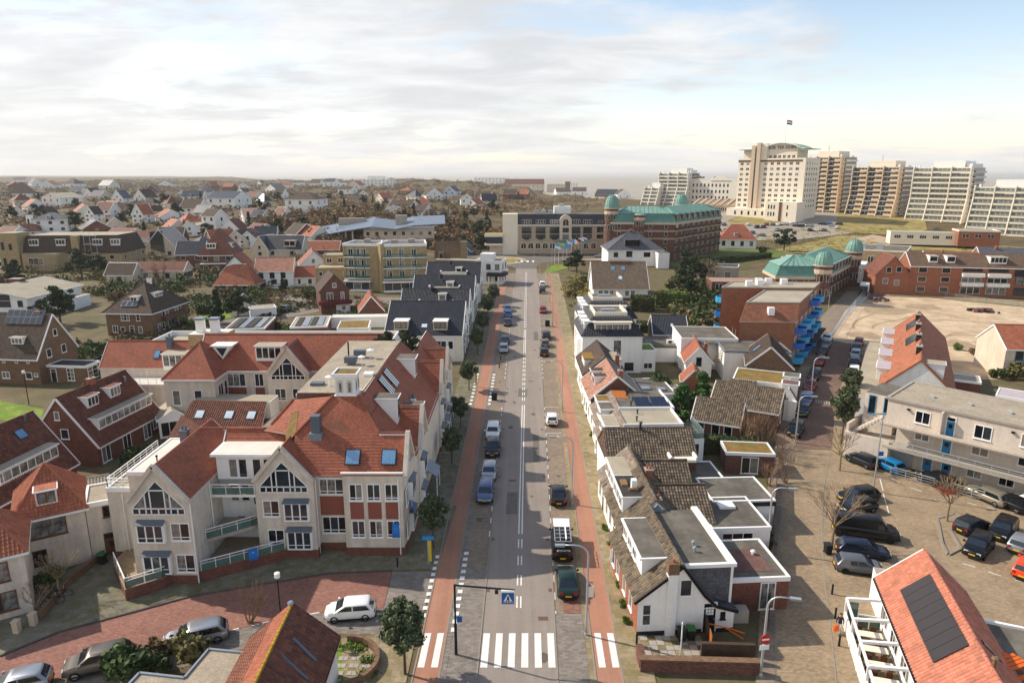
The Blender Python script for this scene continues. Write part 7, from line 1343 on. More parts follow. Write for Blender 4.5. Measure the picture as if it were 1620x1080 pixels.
n=10; h.part('central_gable',lambda b:(b.add([(17,-.9,-1),(22,-.9,-1)]+[(19.5+2.5*math.cos(math.pi*k/n),-.9,12.3+2.5*math.sin(math.pi*k/n)) for k in range(n+1)]+[(17,1.5,-1),(22,1.5,-1)]+[(19.5+2.5*math.cos(math.pi*k/n),1.5,12.3+2.5*math.sin(math.pi*k/n)) for k in range(n+1)],[tuple(range(13))]+[(i,13+i,13+(i+1)%13,(i+1)%13) for i in range(13)],PLAST)))
archw(h.root,M,18.2,10.3,2.6,3,CREAMT,G2,-.95); win(h.root,M@T(0,-.9,0),18.2,7.6,2.6,2,3,1,DKTRIM,True); win(h.root,M@T(0,-.9,0),18.2,4.8,2.6,2,3,1,DKTRIM,True); h.part('entrance_canopy',lambda b:b.box(16.6,-3,3,22.6,-.9,4.6,COPD)); h.part('lift_house',lambda b:(b.box(15,5,15,22,10,18,STUCCOW),b.box(17,6,18,19,8,19,GALV))); h.part('roof_unit',lambda b:[b.box(6.5+k*3,3,15,8.5+k*3,5,16.5,GALV) for k in range(3)])
h=vh(948,385,26,40,46,'gu',mat('pale_blue_wall','c5d0da',.85),TBLK,0,'tall pale blue house with dark roof behind the arcaded hotel',n=2,fl=4,D=.8,name='blue_house',group=None); h=vh(925,352,50,8,8,'flat',w,MEMB,0,'low white roofs behind the arcaded hotel',n=3,fl=1,D=.4,name='white_annexe',group=None)
# --- copper roofed palace hotels
def palace(name,label,p,rz,WF,DF,rz2,DR,ht,mz,fl,bays,group=None):
    root=empty(name,p,math.radians(rz),label,'hotel',group); f=Blk(root,T(-WF,0,0),WF,DF,ht,False); f.walls(BRKP); a=math.radians(rz2-rz); s_=Blk(root,RZ(a)@T(-13,0,0),13,DR,ht,False); s_.walls(BRKP)
    band_=mat('sand_band','b89a84',.85,v=.1)
    for B_ in(f,s_):
        for k in range(1,fl): B_.part('stone_band',lambda b:b.box(-.15,-.15,ht*k/fl-.3,B_.W+.15,B_.D+.15,ht*k/fl+.25,band_)) if k>=fl-2 else None
        B_.part('cornice',lambda b:b.box(-.4,-.4,ht-.5,B_.W+.4,B_.D+.4,ht+.3,STONE)); mansard(B_,ht+.3,ht+mz,1.,COPD,COPPER,''); i=1.; W2,D2=B_.W,B_.D; z0,z1=ht+mz-.02,ht+mz+2.4; q=min(W2,D2)/2-.2
        b=MB(); A=[(i-.3,i-.3,z0),(W2-i+.3,i-.3,z0),(W2-i+.3,D2-i+.3,z0),(i-.3,D2-i+.3,z0)]; C_=[(q,q,z1),(W2-q,q,z1),(W2-q,D2-q,z1),(q,D2-q,z1)]
        for k in range(4): b.poly([A[k],A[(k+1)%4],C_[(k+1)%4],C_[k]],COPPER)
        b.poly(C_,COPPER)
        for k in range(int(W2/1.6)): u=i+k*1.6; b.bar((u,i-.3,z0+.05),(min(max(u,q),W2-q),q,z1+.05),.09,.12,COPD)
        for k in range(int(D2/1.6)): v=i+k*1.6; b.bar((W2-i+.3,v,z0+.05),(W2-q,min(max(v,q),D2-q),z1+.05),.09,.12,COPD)
        b.build('copper_roof',root,B_.M)
    for k in range(fl):
        z=ht*k/fl+ht/fl*.3
        for u in[WF*(j+.5)/4 for j in range(4)]: win(root,f.fr('F'),u-.6,z,1.2,ht/fl*.55,1,1,CREAMT,True,G2)
        for j in range(bays):
            v=DR*(j+.5)/bays; win(root,s_.fr('R'),v-1.,z,1.9,ht/fl*.66,2,1,CREAMT,True,G1)
            if k: s_.part('balcony',lambda b:(b.box(v-1.3,-.9,z-.5,v+1.3,0,z-.3,BRKP),b.box(v-1.3,-.95,z-.3,v+1.3,-.88,z+.45,DKTRIM)),side='R')
    for j in range(bays): v=DR*(j+.5)/bays; s_.part('dormer',lambda b:(b.box(v-1.1,-.2,ht+.3,v+1.1,2,ht+mz-.4,BRKP),b.box(v-1.3,-.4,ht+mz-.4,v+1.3,2.4,ht+mz-.1,COPPER)),side='R'); win(root,s_.fr('R')@T(0,-.2,0),v-.8,ht+.6,1.6,mz-1.4,2,1,CREAMT,True,G1)
    return root,f,s_
def turret(root,x,y,r,z0,zt,zd,nm='turret',dome=1.):
    b=MB(); b.lathe([(r,z0),(r,zt-2.2),(r+.25,zt-2.1),(r+.25,zt-.9),(r+.1,zt-.8),(r+.1,zt),(r+.3,zt+.1)],14,BRKP,(x,y)); o=b.build(nm,root); c=MB(); c.lathe([(r+.28,zt-2.1),(r+.3,zt-1.),(r+.2,zt-.9)],14,STONE,(x,y)); c.lathe([(r+.25,zt-.2),(r+.4,zt+.1),(r+.3,zt+.2)],14,STONE,(x,y)); c.build('stone_ring',o)
    d=MB(); H_=zd-zt; pr=[((r+.25)*math.cos(t)**.75 if t<1.57 else .02,zt+.1+H_*math.sin(t)) for t in(0,.3,.6,.9,1.15,1.35,1.5)]; d.lathe(pr,16,COPPER,(x,y)); d.tube([(x,y,zd),(x,y,zd+.8)],.07,5,COPD); 
    for k in range(16):
        a=2*math.pi*k/16
        for (r1,z1),(r2,z2) in zip(pr,pr[1:]): d.bar((x+r1*math.cos(a),y+r1*math.sin(a),z1+.03),(x+r2*math.cos(a),y+r2*math.sin(a),z2+.03),.07,.09,COPD)
    d.build('copper_dome',o)
    for k in range(6):
        a=-math.pi/2+(k-2.5)*.75
        for z in(zt-4.2,zt-8): 
            if z>z0+1: obj('window',_farwin(.9,1.9,1,1,CREAMT,G1),o,T(x,y,0)@RZ(a+math.pi/2)@T(-.45,-r-.0,z))
    return o
pc=P(1063.6,413.6,3.); root,f,s_=palace('palace_hotel','large brick hotel with green copper mansard and two copper domes',pc,-8,23.5,12,-37.6,47,14.3,3.6,5,9)
turret(root,-23.5,2.2,2.5,-2,19.6,24.6); turret(root,-13,.2,1.9,2,17.4,18); turret(root,6,40,2.4,10,19.6,24)
pc=P(1301,478,1.8); root,f,s_=palace('palace_hotel','smaller brick hotel with green copper roof and pointed corner dome on the right-hand street',pc,-5,12.6,12,-36,36,6.6,3.,2,8); turret(root,-.6,.6,2.1,-1,9.8,13.6); turret(root,18.5,30,2.2,0,10.4,14.2)
f.part('low_wing',lambda b:(b.prism([(-16,4),(0,4),(0,12),(-16,12)],-1,4.6,BRKP,mat('pink_roof','a08070',.85)))); f.part('roof_plant',lambda b:(b.box(6,13,8,16,18,10.2,CONC),[b.box(7+k*2.4,13.5,10.2,8.6+k*2.4,17,10.8,GALV) for k in range(4)]))
for k in range(5): win(root,f.M@T(-15+k*2.9,4,0),0,1.4,1.9,2.6,2,1,CREAMT,True,G1)
h=HP('brick_block','tan brick block with flat roof plant behind the pointed copper dome','building',112,226,-33,16,20,9.,False); h.walls(BRKY); h.flat(BITU,.3,CREAMT); h.part('roof_unit',lambda b:(b.box(2,2,9,4,4,11,GALV),b.box(7,3,9,9,5,11,GALV)))
for k in range(4):
    for z in(1.5,5.): win(h.root,h.fr('R'),2+k*4.4,z,1.8,2.2,2,1,CREAMT,True); win(h.root,h.fr('F'),1.5+k*3.6,z,1.6,2.2,2,1,CREAMT,True)
# --- white house with slate roof, and brown roofed villa by the road
p=P(962.5,395,8.6); h=HP('white_villa','white house with grey slate pyramid roof and dark dormer near the palace hotel','house',p.x,p.y,1,20.,16,6.0,True,z=2.6); h.gable('hipu',11.6,TSLT,.5,style='flat',hip=8.5); h.walls(STUCCOW); h.dor('F',6.2,5.4,2.4,1.2,1,DKTRIM,TSLT,DKTRIM,gm=G1,cheek=TSLT); h.chim(9.5,8,11,1.6,1,.8,TSLT,2)
for u,w_ in((2,1.6),(6.6,2.2),(13,2.4)): win(h.root,h.fr('F'),u,3.4,w_,1.6 if u!=6.6 else 2.2,2 if w_>2 else 1,1 if u!=6.6 else 2,DKTRIM,gm=G1)
for v in(1,4,7,10,13): win(h.root,h.fr('R'),v,3.2,1.6,1.9,1,1,DKTRIM,gm=G1); win(h.root,h.fr('R'),v,.4,1.4,2,1,1,DKTRIM,gm=G1)
h.part('annexe',lambda b:b.prism([(17,-6),(21,-6),(21,0),(17,0)],-1,5.4,STUCCOW,BITU))
p=P(941.7,470,2.4); h=HP('brown_roof_villa','white house with a broad grey-brown tiled roof and three rooflights by the main road','house',p.x-.5,p.y,-1.5,14.8,15,3.2,True,z=1.75); h.gable('gu',9.4,mat('grey_brown_flat','7a6a5a',.85,'tile',col2='63564a',sc=(.3,.36),v=.16),.5,.4,'pan'); h.walls(STUCCOW,0,BRKD,.5); h.sky('F',5.2,4.9,1.1,1.3,fm=SOLF); h.sky('F',8.,4.9,1.1,1.3,fm=SOLF); h.sky('F',7.,2.2,1.1,1.3,glassmat('pale_skylight','c9d8e2',.1),fm=SOLF)
for u in(1.4,2.9,4.4,8.6,10.2): win(h.root,h.fr('F'),u,1.,1.1,1.5,2,2)
h.part('rear_roof',lambda b:(b.slab([(9,8,9.2),(15.2,8,9.2),(15.2,14.8,4),(9,14.8,4)],.2,THAT),b.box(5,6.8,8.6,11,10,9.7,THAT)))
hedge([Vector((18.5,158,1.4)),Vector((26,150.5,1.3)),Vector((36,146,1.3)),Vector((40,143,1.2))],4.2,1.7,'long broad clipped hedge across the garden below the brown roofed villa',LHED,16,.3)
hedge([Vector((30.5,172,1.6)),Vector((36,171,1.6))],5,3.4,'tall dark clipped hedge block right of the brown roofed villa',LHED,14,.3); hedge([Vector((38,176,1.6)),Vector((45,173,1.6))],4,4.,'light green topped hedge block beyond the tall dark hedge',LGRN,14,.3)
h=HP('grey_cube','small grey flat roofed cube house among the trees right of the white villa','house',62,215,-20,9,7,5,False); h.walls(CONC); h.flat(BITD,.2,WHITE); win(h.root,h.fr('F'),1,1.5,1.4,2,1); win(h.root,h.fr('F'),5,1.5,2,2,1)
h=vh(1166,394,56,16,38,'hipu',w,TRED,-12,'white house with sweeping red hipped roof beside the palace hotel',n=4,fl=1,D=.7,name='red_roof_house',group=None,dorm=1); h=vh(1115,331,0.1+70,7,12,'gu',BRK,TBRN,0,'long low reddish roof behind the palace hotel',n=4,fl=1,D=.3,name='low_house',group=None)
# --- brick terrace beyond the sandy lot
p=P(1456,463,1.8); h=HP('brick_terrace','orange brick terrace with white balconies and brown roofs beyond the sandy lot','row house',113,193,-11,38,10,8.2,False); h.gable('gu',11.6,mat('brown_roof','6f5848',.85,'tile',col2='5d4a3c',sc=(.3,.36)),.3,.1,''); h.walls(BRKO)
for k,u in enumerate((2.2,8.2)):
    for z in(1,3.8,6.4): win(h.root,h.fr('F'),u,z,2.2,1.5,1,1,WHITE,True,G1)
for u in(13.5,20): 
    for z in(.8,3.4): win(h.root,h.fr('F'),u,z,5,1.9,3,1,WHITE,True); h.part('balcony',lambda b:b.box(u-.3,-1.3,z+2.2,u+5.3,0,z+3.2,STUCCOW),side='F')
    win(h.root,h.fr('F'),u,7,5,1.2,3,1,DKTRIM,True)
win(h.root,h.fr('F'),27,3.6,5.5,2.4,3,1,DKTRIM,True,G3); win(h.root,h.fr('F'),27,.6,5.5,2.2,2,1,DKTRIM,True); h.part('grey_front',lambda b:b.box(26.6,-.25,6,33,0,8.1,DKTRIM),side='F'); h.part('garage',lambda b:b.box(35,-.6,.2,38,-.02,3,BLACK),side='F')
for u,w_ in((5,2.2),(9.5,2.2),(20.5,4.2)): h.dor('F',u,w_,1.9,1.2,1 if w_<3 else 4,WHITE,BITL)
B2=Blk(h.root,T(-9,-.5,0),9,11,5.6,False); B2.gable('gv',10.8,TBRN,.2,.1,'',BRKO); B2.walls(BRKO); 
for u,z in((2,3.),(5,2.6),(2.6,6.2),(5.2,6.4)): win(h.root,B2.fr('F'),u,z,1.4,1.6,1,1,WHITE,True)
B3=Blk(h.root,T(38.1,1,0),12,9,7.4,False); B3.walls(BRKO); B3.flat(BITL,.2,CREAM); win(h.root,B3.fr('F'),1,4,5,1.6,2,1,WHITE,True)
for i,(x,y,z,l,rm) in enumerate(((128,210,9,'orange gabled roof behind the brick terrace',TORG),(146,212,10,'brick block with dark low roofs and a glass lantern behind the brick terrace',TSLT),(162,206,8,'dark slate roofed house behind the right end of the brick terrace',TSLT))): h=HP('brick_house',l,'house',x,y,-14,15,10,z-2.5,False); h.gable('gu',z+.8,rm,.3,.2,''); h.walls(BRKO if i<2 else BRKP); h.chim(5,4,z-.5,1.6,.8,.6,BRKO,2); win(h.root,h.fr('F'),3,z-4.5,1.6,1.4,1,1,WHITE,True)
# --- tall sea-front buildings
MPALE=glassmat('pale_balcony_glass','9aa294',.15,.6)
def tower(name,label,px,py,z,rz,W_,D_,n,fh,step,bays,pm,gm,style,side=6):
    p=P(px,py,z); a=math.radians(rz); root=empty(name,(p.x,p.y,p.z),a,label,'tower block','tall apartment blocks on the sea front'); H_=n*fh; bw=W_/bays
    b=MB(); b.prism([(0,2),(W_,2),(W_,D_),(0,D_)],-4,H_,pm,BITL); b.build('wall',root)
    # party fins following the stepped profile
    def off(f): return -max(0,step-f)*1.15 if step else 0
    bm_=MB(); bm_.box(.15,.0,-.1,bw-.15,1.3,.22,pm); bm_.box(.15,-.1,-.12,bw-.15,.1,.62 if style=='peach' else .5,pm); bm_.box(.15,-.05,.5,bw-.15,.06,1.05,pm if style=='peach' else MPALE); me=bm_.mesh('balcony')
    bd=MB(); bd.box(.15,.0,0,bw*.5,1.2,.2,WHITE); bd.box(.15,-.02,.2,bw*.5,.06,1.,DKTRIM); bd.box(bw*.5,-.25,0,bw-.1,1.2,1.3,CREAMP); me2=bd.mesh('balcony')
    wm_=_farwin(bw-.5,fh-.75,4,1,TWHITE,G2 if style=='peach' else G3)
    for f_ in range(n):
        y=off(f_)
        for k in range(bays):
            o=obj('balcony',me2 if style=='peach' else me,root,T(k*bw,y,f_*fh)); obj('window',wm_,o,T(.25,1.9-y*.0,.25) if y>-.1 else T(.25,1.6,.25))
        if y<-.1: b=MB(); b.prism([(0,y+1.7),(W_,y+1.7),(W_,2.1),(0,2.1)],f_*fh,f_*fh+fh,pm,BITL); b.build('stepped_storey',root)
    for k in range(bays+1):
        b=MB(); pts=[(2,0),(2,H_+.8),(.6,H_+.8),(-.25,H_)]+[(off(f_)-.25,f_*fh+.6) for f_ in range(step,-1,-1)]+[(off(0)-.25,-4),(2,-4)]; x=k*bw; q=[(x-.25,y,z_) for y,z_ in pts]; q2=[(x+.25,y,z_) for y,z_ in pts]; m_=len(pts); b.add(q+q2,[tuple(range(m_)),tuple(range(m_,2*m_))[::-1]]+[(i,m_+i,m_+(i+1)%m_,(i+1)%m_) for i in range(m_)],pm); b.build('party_wall',root)
    B_=Blk(root,Matrix(),W_,D_,H_,False)
    for f_ in range(n):
        win(root,B_.fr('R'),3.4,f_*fh+.9,.7,1,1,1,DKTRIM,True,G1)
        o=B_.part('side_balcony',lambda b:(b.box(6,-1.2,f_*fh,D_-1,0,f_*fh+.18,WHITE),b.box(6,-1.25,f_*fh+.18,D_-1,-1.18,f_*fh+1,GALV if style!='peach' else STUCCOW)),side='R'); obj('window',_farwin(D_-8,fh-.8,5,1,DKTRIM,G1),o,T(6.5,-.02,f_*fh+.3))
    B_.part('plant_room',lambda b:(b.prism([(W_*.3,5),(W_*.85,5),(W_*.85,D_-4),(W_*.3,D_-4)],H_,H_+3.6,CREAMT if style=='peach' else STUCCOW),b.tube([(W_*.55,6,H_+3.6),(W_*.55,6,H_+7)],.2,5,GALV) if style=='peach' else b.box(W_*.86,6,H_,W_*.97,D_-3,H_+2,STUCCOW)))
    for x,y in((1.5,4),(W_-1.5,4),(W_-2,D_-2)): B_.part('roof_vent',lambda b:b.box(x-.5,y-.5,H_,x+.5,y+.5,H_+1.4,STUCCOW))
    return B_
tower('tower_block','peach tower block left, with dark balconies, beside the domed white hotel',1264,338,9.5,-47,24,26,13,2.85,1,3,CREAMP,G2,'peach')
tower('tower_block','second peach tower block, lower, with sloping base on the right flank',1340,346,8,-47,27,26,11,2.9,5,3,CREAMP,G2,'peach')
tower('tower_block','tall cream terraced block with glass balconies and a stepped base',1434,355,6.3,-47,29,30,11,3.,5,3,CREAMT,GBAL,'cream')
tower('tower_block','lower cream terraced block at the right edge with stepped base',1531,368,5,-47,27,30,8,3.,6,3,CREAMT,GBAL,'cream')
tower('tower_block','far white terraced block left of the white classical hotel',1040,331,9,-44,25,18,10,2.75,6,3,TWHITE,G3,'cream'); tower('tower_block','low wing of the far white terraced block, leftmost of the towers',1018,331,9,-44,13,14,6,2.75,5,2,TWHITE,G3,'cream')
# white classical hotel
p=P(1086,330,10); h=HP('classical_hotel','white classical hotel with a pediment between the terraced block and tall tower','hotel',p.x,p.y,-40,40,18,22,False,z=10); h.walls(TWHITE); h.flat(BITL,.5,TWHITE); h.part('pediment',lambda b:b.add([(18,-.4,21),(34,-.4,21),(26,-.4,26),(18,.6,21),(34,.6,21),(26,.6,26)],[(0,1,2),(5,4,3),(0,2,5,3),(1,4,5,2)],TWHITE)); h.part('roof_unit',lambda b:[b.box(4+k*14,6,22,9+k*14,9,24,CONC) for k in range(2)])
for z in(3,7.5,12,16.5):
    for k in range(11): win(h.root,h.fr('F'),1+k*3,z,1.3,2.3,1,1,STONE,True,G2)
# domed tower hotel with its name
p=P(1165,340,11); h=HP('tall_hotel','tall cream hotel tower with green curved roof, lettering and a flag on top','hotel',p.x-1,p.y,-42,40,24,33,False,z=11); h.walls(CREAMT); h.flat(BITL,.6,CREAMT)
for f_ in range(9):
    for k in range(10):
        if k in(2,3): continue
        win(h.root,h.fr('F'),1.2+k*3.7,5.4+f_*3.05,1.9,1.6,2,1,WHITE,True,G1 if (f_+k)%3 else G4)
    for k in range(5): win(h.root,h.fr('R'),2+k*4,5.4+f_*3.05,1.6,1.6,1,1,WHITE,True,G2)
h.part('stair_shaft',lambda b:(b.box(8.2,-1.6,0,10.4,1,41,STONE),b.box(11.4,-1.6,0,13.6,1,42.5,STONE),b.box(10.4,-1.,0,11.4,1,39,G2),b.box(13.6,0,33,17,4,42,CREAMT)))
h.part('dark_band',lambda b:b.box(-.15,-.15,31.6,38.15,22.15,32.6,OAK)); h.part('penthouse',lambda b:b.prism([(2,2),(34,2),(34,19),(2,19)],33,38.5,CREAMT)); 
for k in range(7): win(h.root,h.fr('F')@T(0,2,0),15+k*2.7,33.6,1.6,1.8,2,1,WHITE,True,G1)
b=MB(); n=12
for k in range(n):
    x0,x1=12+k*2.,14+k*2.; f0=lambda x:38.5+4.4*math.sin(max(0,min(1,(x-12)/26))*math.pi)**.8*.9
    b.slab([(x0,-.2,f0(x0)),(x1,-.2,f0(x1)),(x1,20,f0(x1)-.2),(x0,20,f0(x0)-.2)],.4,mat('pale_green_copper','8fae98',.6,v=.1),WHITE); b.poly([(x0,1.9,38.4),(x1,1.9,38.4),(x1,1.9,f0(x1)),(x0,1.9,f0(x0))],CREAMT)
b.box(0,-1,38.6,12,19,38.9,MATS['pale_green_copper']); b.box(34,-1,38.6,41,20,38.9,MATS['pale_green_copper']); b.build('curved_roof',h.root)
fc=bpy.data.curves.new('t','FONT'); fc.body='HUIS TER DUIN'; fc.size=2.5; fc.extrude=.08; fc.align_x='CENTER'; fo=bpy.data.objects.new('t',fc); COL.objects.link(fo); me=bpy.data.meshes.new_from_object(fo); bpy.data.objects.remove(fo); me.materials.clear(); me.materials.append(DKTRIM); obj('lettering',me,h.root,T(24.5,1.75,38.9)@RX(math.pi/2))
h.part('base_storey',lambda b:b.prism([(-2,-8),(40,-8),(40,2),(-2,2)],-4,4.4,CREAMT)); 
for k in range(9): win(h.root,h.fr('F')@T(0,-8,0),3+k*4.2,.8,1.2,2.4,1,1,WHITE,True,G1)
h.part('entrance_block',lambda b:(b.prism([(24,-13),(42,-13),(42,0),(24,0)],-4,9.,CREAMT),b.box(32,-13.3,-4,33.4,-12.9,9,OAK)));
for k in range(4):
    for z in(1,5): win(h.root,h.fr('F')@T(0,-13,0),25.5+k*1.6+(k>2)*6,z,.9,2.4,1,1,WHITE,True,G1)
# polygonal conference hall
p=P(1093,343,8); h=HP('conference_hall','low brown conference hall with a ribbed polygonal roof in front of the white hotels','building',p.x,p.y,-22,43,16,9,False,z=7.5); q=[(0,0),(21,-3),(33,-3),(42,4),(42,16),(0,16)]; h.part('wall',lambda b:(b.prism(q,-3,3.2,BRKD),b.prism([(x*1.02-.4,y-.5) for x,y in q],3.2,8.2,CREAMT)))
h.part('roof',lambda b:b.add([(-1,-1.5,8.2),(21,-4.5,8.2),(33,-4.5,8.2),(43.5,3,8.2),(43.5,17,8.2),(-1,17,8.2),(4,9,12.2),(38,9,12.2)],[(0,1,6),(1,7,6),(1,2,7),(2,3,7),(3,4,7),(4,5,6,7),(5,0,6)],mat('hall_roof','9a8672',.85,v=.1)))
for k in range(6): h.part('roof_rib',lambda b:b.bar((1+k*4.4,-1.5-.13*k*4.4,8.5),(5+k*4.4,8.5,12.4),.7,.9,STONE))
for k in range(16): win(h.root,T(.8+k*1.3,-.55-.143*(.8+k*1.3),0)@RZ(-.142),0,5,.9,2,1,1,STONE,True,G1)
for k in range(8): win(h.root,T(21.8+k*1.4,-3.5,0),0,5,1,2,1,1,STONE,True,G1)
# low pavilion with green roof by the dunes
p=P(1408,379,6); h=HP('low_pavilion','long low cream pavilion with a flat green roof below the terraced blocks','building',p.x,p.y,-18,30,9,4.2,False,z=5.2); h.walls(CREAMT); h.flat(mat('green_flat_roof','a5ae8c',.85,v=.08),.3,CREAMT); B2=Blk(h.root,T(26.5,-3,0),16,11,5.6,False); B2.walls(BRKO); B2.flat(BITL,.4,CREAM)
for k in range(5): win(h.root,h.fr('F'),1.6+k*5.2,1.6,2.6,1.5,3,1,WHITE,True,G1)
for k in range(3): win(h.root,B2.fr('F'),1.5+k*4.8,2.8,2.6,1.5,2,1,WHITE,True,G1)
h=HP('pavilion','round brown beach kiosk with dark roof on the dune grass','kiosk',210,345,0,9,8,2.6,False); h.gable('hipu',4.4,TDKB,.5,style=''); h.walls(PLAST); win(h.root,h.fr('F'),1,.8,2,1.2,1)
# ================= RESTAURANT, WALLS, NEAR THINGS =================
h=HP('restaurant','restaurant with bright terracotta pantile roof and dark solar panels at lower right','restaurant',25.5,34.,-15.8,5.9,16.1,3.2); h.gable('gv',6.,TTER,.3,.12,'pan',WHITE); h.walls(STUCCOW); h.sol('L',3.6,.9,8,1,1.18,2.9,SOLB) if False else None
k_=h.kd('L'); a_=math.atan(k_)
for i in range(8): h.part('solar_panel',lambda b:b.box(.01,.02,.08,1.02,2.5,.14,SOLB)).matrix_local=h.fr('L')@T(3.2+i*1.04,.75,h.zr('L',.75)+h.lift/math.cos(a_))@RX(a_)
h.sky('R',5.2,1.2,.5,1.6,G4); h.sky('R',1.2,1.2,.5,1.4,G4); h.pipe(3.1,2.4,5.9,.8,.12,BRKD); h.part('gutter',lambda b:b.box(-.45,0,3.,-.3,16,3.12,BLACK))
for u in(2,5,8,11): win(h.root,h.fr('L'),u,.8,2.,1.8,3)
h.part('flat_annexe',lambda b:b.prism([(6.,-3),(17,-3),(17,11.2),(6,12.4)],-1,2.9,STUCCOW,BITU)); h.part('annexe_edge',lambda b:(b.bar((6,12.4,2.98),(17,11.2,2.98),.25,.25,WHITE),)); 
for x,y in((8.6,6.5),(11.5,9.5),(8.,2.2)): h.pipe(x,y,2.9,.35,.14,WHITE)
h.part('roof_unit',lambda b:b.box(8.5,4.2,2.9,9.4,5.,3.1,SOLF)); h.part('roof_end',lambda b:b.prism([(0,16.1),(2.6,16.1),(2.6,18),(0,18)],-1,3.,STUCCOW,GRAVR))
# terrace pergola of white timber
pr=empty('pergola',(h.root.location.x,h.root.location.y,0),h.root.rotation_euler.z,'white timber pergola over the restaurant terrace beside the lane','pergola')
def pb(name,a,b_,w_=.16,hh=.16): m=MB(); m.bar(a,b_,w_,hh,WHITE); m.build(name,pr)
for k in range(6):
    y=.2+k*2.65; pb('crossbeam',(-2.75,y,2.45),(-.2,y,2.75),.22,.2)
    if k<6: pb('post',(-2.75,y,0),(-2.75,y,2.4))
pb('beam',(-2.75,0,2.4),(-2.75,13.6,2.4)); pb('beam',(-.25,0,2.7),(-.25,13.6,2.7)); pb('beam',(-2.75,13.5,1.2),(-.2,13.5,1.2),.08,.08)
for k in range(26): m=MB(); m.box(-2.82,.12+k*.51,.1,-2.74,.55+k*.51,1.25,WHITE); m.build('fence_panel',pr)
pb('rail',(-2.75,0,1.3),(-2.75,13.5,1.3),.12,.08)
for k in range(3): m=MB(); m.box(-2.6+k*.85,13.45,.1,-1.85+k*.85,13.5,1.1 if k else 2.2,GBAL); m.build('glass_panel',pr)
tb_=MB(); tb_.box(-.95,-.36,.71,.95,.36,.76,CREAM); tm_=tb_.mesh('tabletop'); lg=MB(); lg.bar((0,0,0),(0,0,.71),.05,.05,DKTRIM); lgm=lg.mesh('leg')
ch=MB(); ch.box(-.22,-.22,.42,.22,.22,.46,OAK); chm=ch.mesh('seat'); cb=MB(); cb.box(-.22,.19,.46,.22,.23,.86,OAK); cbm=cb.mesh('backrest'); cl=MB(); cl.bar((0,0,0),(0,0,.42),.04,.04,OAK); clm=cl.mesh('leg')
Mh=h.root.matrix_basis
def at_(x,y): v=Matrix.Translation(h.root.location)@RZ(h.root.rotation_euler.z)@Vector((x,y,.03)); return v
ORD=['nearest','second','third','fourth','fifth','sixth','seventh']
for k in range(7):
    y=1.2+k*1.75; t_=empty('terrace_table',at_(-1.35,y),h.root.rotation_euler.z,'%s pale terrace table along the pergola, counted from the bottom of the photo'%ORD[k],'table','pale tables on the restaurant terrace'); obj('tabletop',tm_,t_); [obj('leg',lgm,t_,T(x,z,0)) for x in(-.8,.8) for z in(-.25,.25)]
    for s_,x in((1,-.5),(1,.5),(-1,-.5),(-1,.5)):
        c=empty('terrace_chair',at_(-1.35+x,y+s_*.62),h.root.rotation_euler.z+(0 if s_>0 else math.pi),'dark terrace chair at the %s pale table of the restaurant'%ORD[k],'chair','dark chairs at the %s table'%ORD[k]); obj('seat',chm,c); obj('backrest',cbm,c); [obj('leg',clm,c,T(a,b_,0)) for a in(-.19,.19) for b_ in(-.19,.19)]
ORB=mat('orange_plank','d8641c',.6,v=.1)
p=P(1600,1062,2.95)
bn=empty('orange_bench',(p.x,p.y,2.94),.35,'bright orange slatted picnic bench on the flat grey roof','bench')
for k in range(4): m=MB(); m.box(-.9,-.5+k*.3,.7,.9,-.26+k*.3,.76,ORB); m.build('slat',bn)
for s_ in(-1,1): m=MB(); m.box(-.9,s_*.95-.15,.42,.9,s_*.95+.15,.48,ORB); m.build('seat',bn); m=MB(); m.bar((s_*.6,-1,0),(s_*.6,1,.4),.08,.08,ORB); m.bar((s_*.6,0,0),(s_*.6,.1,.7),.08,.08,ORB); m.build('leg',bn)
# low brick wall, fences and yard in front of the white end house
b=MB(); b.prism([(9.3,42.4),(17.9,42.05),(17.95,42.5),(9.35,42.85)],-.2,1.05,BRKP); b.prism([(9.3,42.8),(9.75,42.8),(9.75,44.2),(9.3,44.2)],-.2,1.05,BRKP); o=b.build('brick_wall'); tag(o,'low brown brick wall along the pavement before the white end house','wall'); b=MB(); b.prism([(9.25,42.35),(17.95,42.),(18.,42.55),(9.3,42.9)],1.05,1.13,BRKD); b.build('coping',o)
b=MB(); b.prism([(14.,43.6),(17.9,43.4),(17.92,43.7),(14.02,43.9)],-.1,1.5,WOODD); o=b.build('board_wall'); tag(o,'dark timber board wall behind the low brick wall','fence')
sheet('yard_paving',[(9.7,42.9),(14.6,42.75),(14.8,46.6),(9.8,46.4)],.03,SOIL)
for i in range(8):
    for j in range(6):
        if (i+j*3)%11==5: continue
        x=9.95+i*.6; y=43.05+j*.57; b=MB(); o_=RN.uniform(0,.015); b.box(x,y,.02,x+.56,y+.53,.05+o_,(CONC,PAVET,CONC)[(i*2+j)%3]); b.build('paving_slab',bpy.data.objects['yard_paving'])
f=empty('board_fence',(14.9,44.1,0),math.radians(84),'timber board fence between the paved yard and the side garden','fence')
for k in range(9): m=MB(); m.box(k*.3,0,0,k*.3+.27,.04,1.75+.02*(k%3),WOODD if k>2 else mat('orange_wood','a8622a',.8)); m.build('board',f)
